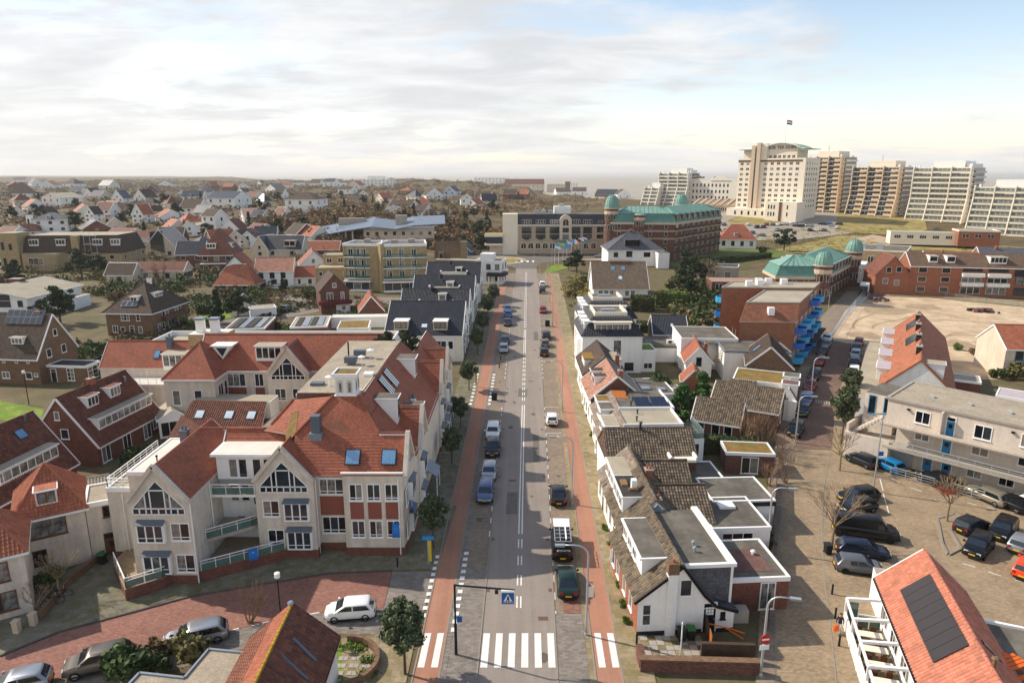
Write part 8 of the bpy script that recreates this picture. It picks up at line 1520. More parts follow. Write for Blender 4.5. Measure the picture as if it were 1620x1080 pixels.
def wbin(x,y,l,lid):
    r=empty('wheelie_bin',(x,y,.03),RN.uniform(-.1,.1),l,'bin','wheelie bins'); m=MB(); m.add([(-.24,-.27,.1),(.24,-.27,.1),(.24,.27,.1),(-.24,.27,.1),(-.29,-.34,.98),(.29,-.34,.98),(.29,.36,.98),(-.29,.36,.98)],[(3,2,1,0),(0,1,5,4),(1,2,6,5),(2,3,7,6),(3,0,4,7)],PLAS); m.build('body',r); m=MB(); m.box(-.31,-.37,.98,.31,.4,1.05,lid); m.box(-.3,.36,.9,.3,.44,1.02,lid); m.build('lid',r); m=MB(); m.lathe([(.1,-.03),(.1,.03)],10,TYRE); me=m.mesh('wheel'); me.transform(RY(math.pi/2)); obj('wheel',me,r,T(-.25,.3,.1)); obj('wheel',me,r,T(.25,.3,.1))
wbin(13.1,45.9,'black wheelie bin with dark lid against the white gable wall',DKTRIM); wbin(13.85,46.,'wheelie bin with green lid beside the black bin at the white gable',mat('green_lid','2f6b38',.6)); wbin(-37.9,56.6,'dark wheelie bin by the brown door of the cream house',mat('green_lid','2f6b38',.6)); P1_=G(1309,876); wbin(P1_.x,P1_.y,'dark bin beside the bare tree and the parked black van',DKTRIM); wbin(-48.8,70.6,'dark bin standing between the two brown brick terraces',DKTRIM)
b=MB(); b.tube([(0,0,-.1),(0,0,3.)],[.06,.05],8,STUCCOW); b.lathe([(.07,3.),(.03,3.1)],8,STUCCOW); o=b.build('flag_pole'); o.location=(12.55,43.9,0); tag(o,'short bare white flag pole in the paved yard','flag pole')
OJ=empty('orange_strap',(16.2,45.8,.0),.1,'sagging orange barrier tape over the messy side garden','barrier'); 
for k,(a,c) in enumerate((((-1.,.2,1.5),(.6,0,1.1)),((.6,0,1.1),(1.6,-.4,.9)),((.4,.6,.8),(1.5,-.5,.5)))): m=MB(); m.bar(a,c,.1,.05,ORB); m.build('strap',OJ)
for i,(x,y,z,w_,d_,hh,m_,l,c) in enumerate(((16.8,48.,0,2.2,.9,1.1,CONC,'pale concrete block behind the messy side garden','block'),(18.2,50.,0,.35,1.8,.5,STUCCOW,'white plank lying in the side garden','plank'))): b=MB(); b.box(x,y,z,x+w_,y+d_,z+hh,m_); b.box(x+.05,y+.05,z+hh,x+w_-.05,y+d_-.05,z+hh+.03,m_); o=b.build('%s'%c); tag(o,l,c)
# curved planter with slabs by the orange roofed house
cx,cy=-12.6,43.2; pts=[(cx+2.7*math.cos(t),cy+2.6*math.sin(t)) for t in[-1.4+.25*i for i in range(13)]]
b=MB()
for a,c in zip(pts,pts[1:]): d=Vector((c[0]-a[0],c[1]-a[1])).normalized(); n_=(-d.y*.16,d.x*.16); b.prism([(a[0]-n_[0],a[1]-n_[1]),(c[0]-n_[0],c[1]-n_[1]),(c[0]+n_[0],c[1]+n_[1]),(a[0]+n_[0],a[1]+n_[1])][::-1],-.1,.62,BRKD)
o=b.build('curved_wall'); tag(o,'low curved brown brick garden wall round the stepping slabs','wall')
gb_=sheet('garden_bed',[(cx-.6,40)]+pts+[(cx-.6,45.7)],.03,GRASS)
for i in range(3):
    for j in range(5):
        for q in(0,1): x=cx-.3+i*.95+q*.36; y=40.5+j*.78; b=MB(); b.box(x,y,.02,x+.33,y+.42,.08,CONC); b.build('paving_slab',gb_)
V_=leafcloud([(cx+.9,44.9,.15),(cx+2,43.6,.15),(cx+2.2,42.2,.12),(cx+.2,45.1,.15)],[(.9,.5,.25)]*4,900,.09,1,3,.2); o=obj('ground_cover',leafmesh('ground_cover',*V_,LGRN)); o['kind']='stuff'
# orange roofed house and gravel flat roof at the bottom edge
h=HP('orange_roof_house','white house with an orange-brown pantile roof and yellow mossy ridge at the bottom edge','house',-18.,30.,1.5,5.8,12.,3.2); h.gable('gv',5.7,TBRN,.25,.1,'pan',BLACK,ridge=mat('mossy_ridge','a8862c',.9,v=.35,ns=3)); h.walls(STUCCOW); slopepart(h,'roof',[(-.3,-.12,3.06),(2.9,-.12,5.87),(2.9,12.1,5.87),(-.3,12.1,3.06)],TORG,'pan',.05)
h.part('roof_hatch',lambda b:(b.bar((3.7,9.2,5.2),(5.3,8.6,3.9),.18,.2,LEAD),b.bar((3.5,7.4,5.3),(5.2,6.9,3.9),.18,.2,LEAD))); h.pipe(2.9,11.8,5.8,.3,.12,SOLF)
h=HP('gravel_roof_house','flat gravel roofed house with dark raised edges at the bottom of the photo','house',-25.2,34.,-8,8.2,7.6,3.2); h.part('wall',lambda b:(b.prism([(0,0),(8,0),(8,4.6),(0,4.6)],-1,3.1,BRKD,GRAVR),b.prism([(3.2,4.6),(8,4.6),(8,7.4),(3.2,7.4)],-1,3.1,BRKD,GRAVR))); h.part('roof_edge',lambda b:[b.bar((*p,3.15),(*q,3.15),.16,.14,ZINC) for p,q in(((0,0),(0,4.6)),((0,4.6),(3.2,4.6)),((3.2,4.6),(3.2,7.4)),((3.2,7.4),(8,7.4)))])
for i,(px,py,k,s_,l) in enumerate(((395,985,'bareshrub',1.1,'thin bare twigs beside the gravel roof edge'),(310,1048,'olive',1.9,'sprawling olive brown shrub in front of the parked silver estate car'),(255,1035,'brownshrub',1.1,'small brown shrub left of the sprawling olive shrub'),(205,1072,'shrub',1.9,'dark conifer shrub before the dark parked car at lower left'),(240,1070,'shrub',1.3,'dark shrub at the corner of the gravel roof'))): tree(k,px,py,l,'shrub',None,s_,None,i%3)
# front garden of the cream house
b=MB(); q=[P(60,985),P(110,925),P(165,880)]
for a,c in zip(q,q[1:]): d=(c-a).normalized(); n_=Vector((-d.y,d.x,0))*.14; b.prism([(v.x,v.y) for v in(a-n_,c-n_,c+n_,a+n_)],-.1,.75,BRKD)
o=b.build('garden_wall'); tag(o,'low brown brick garden wall before the cream house','wall')
for i,(px,py) in enumerate(((28,1000),(54,988))): p=P(px,py); b=MB(); b.box(-.22,-.22,-.1,.22,.22,1.,STONE); b.box(-.26,-.26,1.,.26,.26,1.1,STONE); o=b.build('gate_post'); o.location=p; tag(o,['left pale stone gate post before the cream house','right pale stone gate post before the cream house'][i],'gate post')
t=tree('barepale',95,945,'small tree with sparse yellow leaves in front of the cream house','tree',None,.85); v=leafcloud([(0,0,3.),(.7,.3,3.2),(-.7,-.2,2.9),(.2,-.6,3.4)],[.9,.7,.7,.7],420,.1,.8,4,.2); obj('leaves',leafmesh('leaves',*v,LYEL if False else LOLV),t)
tree('shrub',75,930,'dark shrub behind the yellow leaved tree','shrub',None,1.1); tree('thin',62,980,'thin bare sapling beside the gate posts','tree',None,.6); tree('shrub',35,965,'small evergreen bush under the front window','shrub',None,.6,None,1)
# ================= STREET FURNITURE =================
r=empty('crossing_sign_mast',(-4.2,44.3,0),0,'black sign mast whose arm carries a blue crossing sign over the road','sign mast')
b=MB(); b.tube([(0,0,-.2),(0,0,2.6)],.11,10,BLACK); b.tube([(0,0,2.6),(0,0,5.95)],.075,8,BLACK); b.build('pole',r); b=MB(); b.bar((-.05,0,5.9),(4.4,-.55,5.85),.1,.1,BLACK); b.build('arm',r)
SGB=mat('sign_blue','1c5fa8',.45,v=.03); b=MB(); b.box(3.45,-.62,4.75,4.35,-.5,5.7,SGB); b.box(3.42,-.66,5.7,4.38,-.46,5.85,STUCCOW); sg=b.build('sign',r)
b=MB(); b.add([(3.58,-.63,4.98),(4.22,-.63,4.98),(3.9,-.63,5.58)],[(0,1,2)],WHITE); b.add([(3.86,-.64,5.4),(3.96,-.64,5.4),(4.0,-.64,5.15),(4.03,-.64,5.0),(3.95,-.64,5.),(3.9,-.64,5.15),(3.82,-.64,5.),(3.76,-.64,5.02),(3.84,-.64,5.2)],[(0,8,7,6,5,4,3,2,1)],BLACK); [b.box(3.6+k*.12,-.64,4.86,3.66+k*.12,-.63,4.92,WHITE) for k in range(6)]; b.build('pictogram',sg); b=MB(); b.box(2.95,-.3,5.35,3.2,-.2,5.65,DKTRIM); b.build('signal_box',r); b=MB(); b.box(.1,-.02,2.8,.5,.02,3.3,SGB); b.build('side_sign',r)
for i,(Y,t) in enumerate(((46.5,5.32),(68.2,5.55),(97,5.85),(125,6.1),(153,6.3),(181,6.5),(209,6.7))): lamp(0,0,180,'grey lamp post by the right cycle path, %s from the zebra crossing'%['first','second','third','fourth','fifth','sixth','seventh'][i],7.85,1.9,RD(t,Y))
r0=[o for o in COL.objects if o.name.startswith('street_lamp')][0]; b=MB(); b.box(-.5,-.06,3.4,-.06,.0,4.3,CREAM); b.build('notice',r0); b=MB(); b.box(-.2,-.1,4.1,.1,-.04,4.5,SGB); b.build('sign',r0)
for i,(px,py,l) in enumerate(((1203,1070,'grey lamp post with no-entry sign at the lower brick wall corner'),(1213,870,'grey lamp post on the lane beside the brick extension'),(1258,700,'grey lamp post beside the nearest car of the right-hand row'),(1282,628,'grey lamp post beside the red car of the right-hand row'))): r=lamp(px,py,-12,l,6.6,1.5)
r=[o for o in COL.objects if o.get('label','').startswith('grey lamp post with no-entry')][0]
RED=mat('sign_red','c0281f',.45,v=.03); b=MB(); b.lathe([(.38,-.02),(.38,.02)],20,RED); me=b.mesh('no_entry_sign'); me.transform(RX(math.pi/2)); s_=obj('no_entry_sign',me,r,RZ(math.radians(20))@T(.02,-.13,3.2)); b=MB(); b.box(-.28,-.03,-.07,.28,-.022,.07,WHITE); b.build('white_bar',s_); b=MB(); b.box(-.35,-.15,2.35,.35,-.12,2.75,WHITE); b.build('plate',r,RZ(math.radians(20)))
for i,(px,py,hh,l) in enumerate(((447,1004,5.,'black lamp post with white head in front of the red brick street'),(46,640,5.,'black lamp post on the lawn at the left edge'))): 
    p=G(px,py); r=empty('park_lamp',p,0,l,'street lamp'); b=MB(); b.tube([(0,0,-.2),(0,0,hh)],[.07,.05],8,BLACK); b.build('pole',r); b=MB(); b.lathe([(.1,hh),(.22,hh+.1),(.22,hh+.45),(.1,hh+.5)],10,STUCCOW); b.build('lamp_head',r)
p=G(1381,778); r=empty('tall_lamp',p,0,'tall grey lamp post with blue sign in the parking lot','street lamp'); b=MB(); b.tube([(0,0,-.2),(0,0,9.4)],[.1,.06],8,POLE); b.build('pole',r); b=MB(); b.box(-.9,-.12,9.3,.1,.12,9.42,GREYM); b.build('lamp_head',r); b=MB(); b.box(.05,-.04,4.4,.6,.04,4.9,SGB); b.build('sign',r)
for i,(px,py,hh) in enumerate(((770,440,9),(853,455,8),(845,418,9),(873,420,9),(740,430,8),(1086,465,7),(1309,500,6),(1314,470,7),(1440,440,6),(1560,380,6),(1333,440,7),(1010,560,6))): p=G(px,py); b=MB(); b.tube([(0,0,-.2),(0,0,hh)],[.09,.05],6,POLE); b.box(-.5,-.1,hh-.05,.3,.1,hh+.08,GREYM); o=b.build('lamp_pole'); o.location=p; tag(o,'thin lamp pole %s'%['at the end of the left cycle path','beside the parked white car up the road','before the roundabout island','right of the roundabout','left of the white corner cafe','in the dark trees behind the hedge','before the blue balcony flats','at the bend of the right-hand street','before the brick terrace','by the low cream pavilion','beside the white box truck','in the garden beside the round bush'][i],'lamp pole','thin lamp poles')
for i,(px,py,l) in enumerate(((1316,940,'upper dark bollard beside the restaurant'),(1321,978,'middle dark bollard by the walking person'),(1327,1022,'lower dark bollard beside the pergola'),(629,897,'small dark bollard at the corner of the cream complex'),(790,582,'dark bollard between the parking bays, nearer one'),(792,570,'dark bollard between the parking bays, farther one'),(1007,1020,'dark post at the corner of the white end house'))): bollard(px,py,l)
for i,(px,py,l) in enumerate(((678,893,'yellow information column with blue top before the cream complex'),(752,612,'yellow information column with blue top further up the pavement'))): p=G(px,py); r=empty('info_column',p,0,l,'sign'); b=MB(); b.box(-.05,-.05,0,.05,.05,2.6,POLE); b.build('pole',r); b=MB(); b.box(.05,-.07,.4,.3,.07,2.5,mat('sign_yellow','d8b92a',.5)); b.build('panel',r); b=MB(); b.box(-.5,-.12,2.6,.55,.12,2.9,mat('sign_cyan','2f86c4',.5)); b.build('top_sign',r)
p=G(782,633); r=empty('waste_container',p,0,'black underground waste container on a pale slab','waste container'); b=MB(); b.box(-1.,-.8,0,1.,.8,.06,CONC); b.build('slab',r); b=MB(); b.prism([(-.42,-.35),(.42,-.35),(.42,.35),(-.42,.35)],.06,1.2,PLAS); b.box(-.36,-.4,.8,.36,.1,1.35,DKTRIM); b.build('body',r); p=G(866,516); r=empty('waste_container',p,0,'dark waste container beside the right cycle path','waste container'); b=MB(); b.prism([(-.5,-.4),(.5,-.4),(.5,.4),(-.5,.4)],0,1.4,PLAS); b.build('body',r); b=MB(); b.box(-.4,-.45,1.,.4,.1,1.55,DKTRIM); b.build('lid',r)
# parasol/market sign boards along the white houses
p=G(972,905); r=empty('shop_board',p,.1,'leaning white surf-shaped board against the white house front','sign board'); b=MB(); b.add([(-.15,0,0),(.15,0,0),(.4,0,1.2),(.3,0,2.1),(-.3,0,2.1),(-.4,0,1.2),(-.15,.08,0),(.15,.08,0),(.4,.08,1.2),(.3,.08,2.1),(-.3,.08,2.1),(-.4,.08,1.2)],[(5,4,3,2,1,0),(6,7,8,9,10,11)]+[(i,(i+1)%6,6+(i+1)%6,6+i) for i in range(6)],WHITE); b.build('board',r,RX(-.2))
for i,(px,py) in enumerate(((966,862),(957,838),(979,930),(985,958),(990,985),(930,660),(937,690),(925,645))): tree('hedgeb',px,py,'small green plant at the foot of the white house front, %s along the pavement'%['third','second','fourth','fifth','sixth','seventh','eighth','first'][i] if False else ['green tuft by the shop board','green tuft left of the white dormer house','bright tuft beside the brick flank of the end house','second bright tuft along the brick flank','lowest bright tuft near the dark corner post','green bush by the pink tiled house front','dark green bush below it at the house front','top small bush along the house fronts'][i],'plant','plants along the house fronts',.42,.5,i%3)
def bicycle(px,py,rz,l):
    r=empty('bicycle',G(px,py),rz,l,'bicycle'); w_=MB(); pts=[(.34*math.cos(k*.45),0,.34*math.sin(k*.45)) for k in range(15)]; w_.tube(pts,.022,5,TYRE,False); [w_.bar((0,0,0),(.33*math.cos(k),0,.33*math.sin(k)),.008,.008,GALV) for k in(0,1,2.1,3.1,4.2,5.2)]; me=w_.mesh('wheel'); obj('wheel',me,r,T(-.53,0,.34)); obj('wheel',me,r,T(.53,0,.34))
    b=MB(); [b.tube([a,c],.022,5,BLACK) for a,c in(((-.53,0,.34),(-.1,0,.3)),((-.1,0,.3),(-.22,0,.88)),((-.22,0,.84),(.36,0,.84)),((-.1,0,.3),(.36,0,.8)),((-.53,0,.34),(-.2,0,.8)),((.53,0,.34),(.34,0,1.02)))]; b.build('frame',r); b=MB(); b.box(-.36,-.08,.9,-.1,.08,.97,PLAS); b.build('saddle',r); b=MB(); b.bar((.3,-.3,1.04),(.3,.3,1.04),.03,.03,GALV); b.build('handlebar',r)
for px,py,rz,l in((1387,722,.2,'bicycle leaning by the garage door of the beige flats'),(84,958,.65,'black bicycle along the low garden wall of the cream house, nearer one'),(97,947,.7,'black bicycle along the low garden wall of the cream house, farther one'),(965,822,1.5,'bicycle against the white house front beside the dormers'),(943,722,1.5,'bicycle against the house front further up the right pavement'),(700,800,1.5,'bicycle parked on the left pavement by the red cycle path')): bicycle(px,py,rz,l)
# flags on the square and on the tower
def flag(p,hh,cols,label,vert=False,cat='flag',w_=2.5,fh=1.65,emb=None,par=None,drop=.55,pr=.07):
    r=empty('flag_pole',p,0,label,'flag pole','flag poles on the square') if par is None else par
    b=MB(); b.tube([(0,0,-.2 if par is None else 0),(0,0,hh)],[pr,pr*.6],6,STUCCOW); b.build('pole',r)
    b=MB(); n=6; m=len(cols)
    for i in range(n):
        for j in range(m):
            def pt(u,v): return (w_*u*.9,.16*math.sin(u*5.5),hh-.1-fh*v-drop*u*u)
            if vert: 
                k=min(m-1,int(i*m/n)); 
                if j: continue
                b.poly([pt(i/n,1),pt((i+1)/n,1),pt((i+1)/n,0),pt(i/n,0)],cols[k])
            else: b.poly([pt(i/n,(j+1)/m),pt((i+1)/n,(j+1)/m),pt((i+1)/n,j/m),pt(i/n,j/m)],cols[j])
    o=b.build('flag',r); s_=o.modifiers.new('thick','SOLIDIFY'); s_.thickness=.015
    if emb:
        c=MB(); 
        for a,q in emb: c.bar(pt(*a[:2]) if False else (w_*a[0]*.9,-.05+.16*math.sin(a[0]*5.5),hh-.1-fh*a[1]-drop*a[0]**2),(w_*q[0]*.9,-.05+.16*math.sin(q[0]*5.5),hh-.1-fh*q[1]-drop*q[0]**2),.06,.14 if len(a)<3 else .3,a[-1] if len(a)>2 else WHITE)
        c.build('flag_cross',o)
    return r
fm=lambda n,c:mat('flag_'+n,c,.7,v=0); fR,fW,fB,fK,fY,fL,fG=fm('red','c0262e'),fm('white','eeeeea'),fm('navy','26418f'),fm('black','1a1a1a'),fm('yellow','eab821'),fm('lightblue','4fa6dc'),fm('green','2f8f6a')
for i,(px,py,hh,c,v,l) in enumerate(((877.5,417,7.5,[fL,fW],0,'pale blue and white flag, leftmost of the row of flags'),(883.5,416,7.6,[fY,fL],0,'yellow and blue flag second from left in the row'),(890.5,416,7.6,[fL,fL],0,'plain light blue flag in the row before the arcaded hotel'),(896.5,412,7.9,[fB],0,'British flag in the row before the arcaded hotel'),(904,408,7.6,[fL,fW],1,'light blue and white flag right of the British flag'),(909.5,407,7.6,[fK,fR,fY],0,'black, red and gold striped flag in the row'),(914.5,406,7.6,[fW,fL],0,'white and blue flag beside the black, red and gold one'),(920,405,7.8,[fW,fL,fG],0,'white, blue and green flag in the row'),(925,403,7.6,[fL,fG],0,'blue and green flag in the right part of the row'),(929,402,8.,[fR,fW,fB],0,'Dutch red, white and blue flag in the row'),(933.5,401,7.8,[fR,fY,fR],0,'red and yellow striped flag in the row'),(940,400,8.,[fL,fG],1,'blue and green vertical flag, rightmost of the row'),(905,399,13.5,[fW],0,'tall pole with a plain white flag behind the row'))):
    flag(G(px,py),hh,c,l,bool(v),emb=[((0,0,fW),(1,1)),((0,1,fW),(1,0)),((.5,0,fW),(.5,1)),((0,.5,fW),(1,.5))] if i==3 else None)
th=[o for o in COL.objects if o.name.startswith('tall_hotel')][0]; M_=Matrix.Translation(th.location)@RZ(th.rotation_euler.z)
flag(M_@Vector((24,8,42.4)),13,[fR,fW,fB],'red, white and blue flag flying on the tall cream hotel roof',w_=3.6,fh=2.4,drop=.5,pr=.17)
# fence panels round the sandy lot
fr0=[G(*p) for p in((1316,539),(1330,516),(1346,493),(1362,474),(1374,466))]; pm=MB(); pm.bar((0,0,.1),(0,0,1.9),.05,.05,GALV); pm.bar((3.3,0,.1),(3.3,0,1.9),.05,.05,GALV); pm.bar((0,0,1.9),(3.3,0,1.9),.05,.05,GALV); pm.bar((0,0,.25),(3.3,0,.25),.05,.05,GALV); [pm.bar((k*.3,0,.25),(k*.3,0,1.9),.015,.015,GALV) for k in range(1,11)]; pme=pm.mesh('fence_panel')
fe=empty('site_fence',fr0[0],0,'row of grey mesh site fence panels along the sandy lot','fence'); 
for a,c in zip(fr0,fr0[1:]):
    n=max(1,int((c-a).length/3.4)); 
    for i in range(n): p=a.lerp(c,i/n)-fr0[0]; d=c-a; obj('fence_panel',pme,fe,T(*p)@RZ(math.atan2(d.y,d.x)))
pa=[G(*p) for p in((1415,457),(1480,466),(1560,477),(1640,488))]; rl=empty('low_fence',pa[0],0,'low post and rail fence before the brick terrace','fence')
for a,c in zip(pa,pa[1:]): railing(rl,[a-pa[0],c-pa[0]],.9,GALV,None,2.5,name='rail_section')
for i,(px,py,s_) in enumerate(((1395,476,1.),(1545,492,1.3),(1562,493,1.2))):
    p=G(px,py); b=MB()
    for k in range(14): x,y=RN.gauss(0,1.3),RN.gauss(0,.6); q=RN.uniform(.3,.7); b.box(x-q,y-q*.7,-.1,x+q,y+q*.7,RN.uniform(.3,.9),(CONC,BRKP,DKTRIM)[k%3],RZ(RN.uniform(0,3)))
    o=b.build('rubble_heap',kind='stuff'); o.location=p; tag(o,['dark heap of rubble at the left of the sandy lot','rubble heap at the far right of the sandy lot','second rubble heap touching the far right one'][i],'rubble','rubble heaps on the sand')
# person
SK=mat('skin','c08a6c',.6,v=.05); JK=mat('navy_jacket','1c2438',.8,v=.1); TR=mat('pale_trousers','c6c8cc',.8,v=.06); HR=mat('dark_hair','1d1613',.7)
def person(p,rz,label):
    r=empty('person',p,rz,label,'person')
    vs=[(0,0,.93),(0,0,1.1),(0,0,1.32),(0,0,1.46),(0,.01,1.53),(-.09,0,.9),(-.1,.12,.5),(-.1,-.02,.1),(-.1,.12,.05),(.09,0,.9),(.1,-.05,.5),(.1,-.28,.14),(.1,-.18,.06),(-.17,0,1.42),(-.24,-.05,1.15),(-.23,.1,.92),(.17,0,1.42),(.25,.04,1.15),(.26,.12,.9)]
    ed=[(0,1),(1,2),(2,3),(3,4),(0,5),(5,6),(6,7),(7,8),(0,9),(9,10),(10,11),(11,12),(3,13),(13,14),(14,15),(3,16),(16,17),(17,18)]
    rr=[.14,.13,.15,.09,.055,.09,.06,.045,.045,.09,.06,.045,.045,.07,.05,.035,.07,.05,.035]
    me=bpy.data.meshes.new('body'); me.from_pydata(vs,ed,[]); o=obj('body',me,r); sk=o.modifiers.new('skin','SKIN'); 
    for i,l in enumerate(me.skin_vertices[0].data): l.radius=(rr[i],rr[i]); l.use_root=(i==0)
    su=o.modifiers.new('sub','SUBSURF'); su.levels=su.render_levels=1
    dg=bpy.context.evaluated_depsgraph_get(); m2=bpy.data.meshes.new_from_object(o.evaluated_get(dg)); o.modifiers.clear(); o.data=m2; m2.materials.clear(); [m2.materials.append(m) for m in(JK,TR,SK,DKTRIM)]
    for f_ in m2.polygons: z=f_.center.z; f_.material_index=(3 if z<.11 else 1 if z<.9 and abs(f_.center.x)<.2 else 2 if z<.96 and abs(f_.center.x)>.2 or z>1.49 else 0); f_.use_smooth=True
    b=MB(); b.lathe([(.01,1.49),(.07,1.52),(.095,1.6),(.1,1.67),(.085,1.74),(.03,1.78)],10,SK,(0,.02)); b.box(-.015,.11,1.61,.015,.14,1.65,SK); b.build('head',r,smooth=True); b=MB(); b.lathe([(.09,1.62),(.112,1.68),(.1,1.76),(.03,1.8)],10,HR,(0,-.0)); b.build('hair',r,smooth=True)
    for x,y,z in((-.23,.1,.9),(.26,.12,.88)):
        b=MB(); b.box(x-.025,y-.03,z-.07,x+.025,y+.04,z+.02,SK); [b.bar((x-.02+k*.014,y+.02,z-.06),(x-.02+k*.014,y+.03,z-.13),.012,.012,SK) for k in range(4)]; b.bar((x,y+.04,z-.02),(x,y+.07,z-.07),.014,.014,SK); b.build('hand',r)
    return r
pp_=P(1327,1001); person(pp_,2.6,'person in a dark jacket and pale trousers walking beside the pergola'); r=empty('shopping_bag',pp_+Vector((-.33,-.12,0)),.3,'bright orange shopping bag carried by the walking person','bag'); b=MB(); b.prism([(-.22,-.08),(.22,-.08),(.22,.08),(-.22,.08)],.32,.76,ORB); b.build('bag_body',r); b=MB(); b.bar((-.1,0,.76),(.05,0,.92),.02,.02,ORB); b.bar((.12,0,.76),(.05,0,.92),.02,.02,ORB); b.build('handle',r)
# ================= VEHICLES =================
def rcar(kind,col,t,Y,head,label,**k): q=RD(t,Y); return car(kind,col,0,0,head-1.4,label,p=q,**k)
for kd,c,px,py,l in(('estate','bluegrey',768,784,'blue-grey estate car, nearest of the row parked on the left of the road'),('hatch','silver',774,752,'silver-beige car second in the row parked on the left of the road'),('suv','dark',780,715,'dark car third in the row parked on the left of the road'),('suv','white',780,689,'white car with black sunroof, fourth in the left row'),('hatch','silver',797,556,'silver car parked on the left beyond the waste container'),('hatch','navy',799,543,'dark blue car behind the silver car on the left'),('hatch','navy',803,514,'navy car nearest of the far left trio'),('hatch','blue',804,501,'bright blue car in the middle of the far left trio'),('hatch','bluegrey',803,492,'pale blue car at the back of the far left trio')): car(kd,c,px,py,178.6,l,'cars parked along the main road')
for kd,c,px,py,hd,l in(('sedan','green',897,927,0,'dark green saloon with yellow plate parked on the right of the road'),('sedan','black',883,788,0,'black saloon parked on the right of the road'),('city','white',873,669,0,'small white car alone on the right parking lane'),('hatch','black',861,561,0,'black car nearest of the far right trio'),('hatch','grey',862,547,0,'grey car in the middle of the far right trio'),('suv','dark',864,535,0,'dark car at the back of the far right trio'),('hatch','red',859,494,180,'dark red car driving toward the camera up the road'),('suv','dark',858,463,0,'dark car behind the white van far up the road'),('suv','white',858,453,0,'white van-like car far up the road near the junction')): car(kd,c,px,py,hd-1.4,l,'cars parked along the main road')
v=car('van','black',888.5,868,-1.4,'black delivery van with white cab roof, roof rack and white lettering on its rear door','cars parked along the main road')
b=MB(); b.prism([(.55,-.76),(2.2,-.8),(2.2,.8),(.55,.76)],1.97,2.06,STUCCOW); b.build('white_roof',v); b=MB(); [b.bar((x,-.75,2.12),(x,.75,2.12),.05,.06,GALV) for x in(-2.3,-1.6,-.9,-.2,.4)]; [b.bar((-2.3,y,2.16),(.4,y,2.16),.05,.05,GALV) for y in(-.75,-.25,.25,.75)]; b.bar((-2,-.3,2.2),(.3,-.3,2.2),.12,.06,WHITE); b.build('roof_rack',v)
b=MB(); b.add([(-2.66,.62,1.28),(-2.66,.42,1.28),(-2.66,.52,1.5)],[(0,1,2)],WHITE); b.build('emblem',v)
def text(root,s,size,M,name='lettering',ext=.01,m=WHITE):
    fc=bpy.data.curves.new('t','FONT'); fc.body=s; fc.size=size; fc.extrude=ext; fc.align_x='CENTER'; o=bpy.data.objects.new('t',fc); COL.objects.link(o); me=bpy.data.meshes.new_from_object(o); bpy.data.objects.remove(o); me.materials.clear(); me.materials.append(m); return obj(name,me,root,M)
text(v,'MOOISTER',.24,T(-2.66,-.12,1.3)@RZ(-math.pi/2)@RX(math.pi/2))
car('hatch','white',555,974,97,'white hatchback driving along the red brick side street','cars in the side street',name='driving_car'); car('estate','silver',311,1014,112,'silver estate car parked behind the olive shrub at lower left','cars in the side street'); car('suv','brown',158,1056,113,'dark brown car parked behind the dark conifer shrub at lower left','cars in the side street'); car('hatch','silver',30,1092,112,'silver car just entering the bottom left corner','cars in the side street')
RH=-31
for i,(kd,c,px,py,l) in enumerate((('suv','black',1258,686,'black car nearest in the row along the right-hand street'),('hatch','dark',1269,655,'dark car second in the right-hand row, with bluish glass'),('estate','bluegrey',1275,636,'grey-blue car third in the right-hand row'),('hatch','red',1281,615,'dark red car fourth in the right-hand row'),('suv','black',1288,598,'black car fifth in the right-hand row beside the lamp post'),('hatch','red',1296,576,'bright red car sixth in the right-hand row'),('hatch','dark',1301,560,'dark car seventh in the right-hand row'),('hatch','grey',1306,549,'grey car eighth in the right-hand row'),('suv','white',1308,540,'white van at the far end of the right-hand row'))): car(kd,c,px,py,180+RH,l,'cars parked along the right-hand street')
for kd,c,px,py,l in(('hatch','red',1358,546,'red car at the far end of the opposite kerb'),('hatch','dark',1354,555,'dark car behind the red one on the opposite kerb'),('hatch','silver',1353,565,'silver car on the opposite kerb'),('suv','black',1351,580,'black car above the dark tree on the opposite kerb'),('hatch','white',1350,592,'white car hidden behind the dark tree'),('hatch','silver',1348,606,'silver car just below the dark tree')): car(kd,c,px,py,180+RH,l,'cars on the opposite kerb')
for kd,c,px,py,hd,l in(('hatch','dark',1363,734,25,'dark grey car near the beige flats stair wall'),('hatch','cyan',1404,742,20,'bright blue hatchback before the beige flats'),('suv','black',1480,767,22,'black car beside the red blossomed tree'),('estate','beige',1559,790,22,'beige-silver car before the beige flats railing'),('hatch','black',1596,802,22,'black hatchback right of the beige car'),('hatch','white',1622,803,22,'white car cut off by the right edge'),('estate','black',1357,790,103,'black car with white stripes, top of the left parking column'),('hatch','black',1356,808,103,'black car second in the left parking column'),('estate','navy',1364,877,-104,'dark navy car below the big black van'),('hatch','grey',1357,903,-104,'grey hatchback lowest in the left parking column'),('hatch','dark',1535,838,-62,'dark hatchback with red lights beside the kerbed island'),('suv','black',1586,845,132,'black car with chrome front right of the island'),('suv','black',1547,872,132,'black car nearest in the island group'),('hatch','silver',1616,867,-50,'silver car at the right edge below the island group'),('hatch','orange',1625,907,-50,'orange-red car barely visible at the right edge')): car(kd,c,px,py,hd,l,'cars in the parking lot')
v=car('van','black',1368,848,-106,'big black van in the left parking column','cars in the parking lot'); v.scale=(1.15,1.05,1.12)
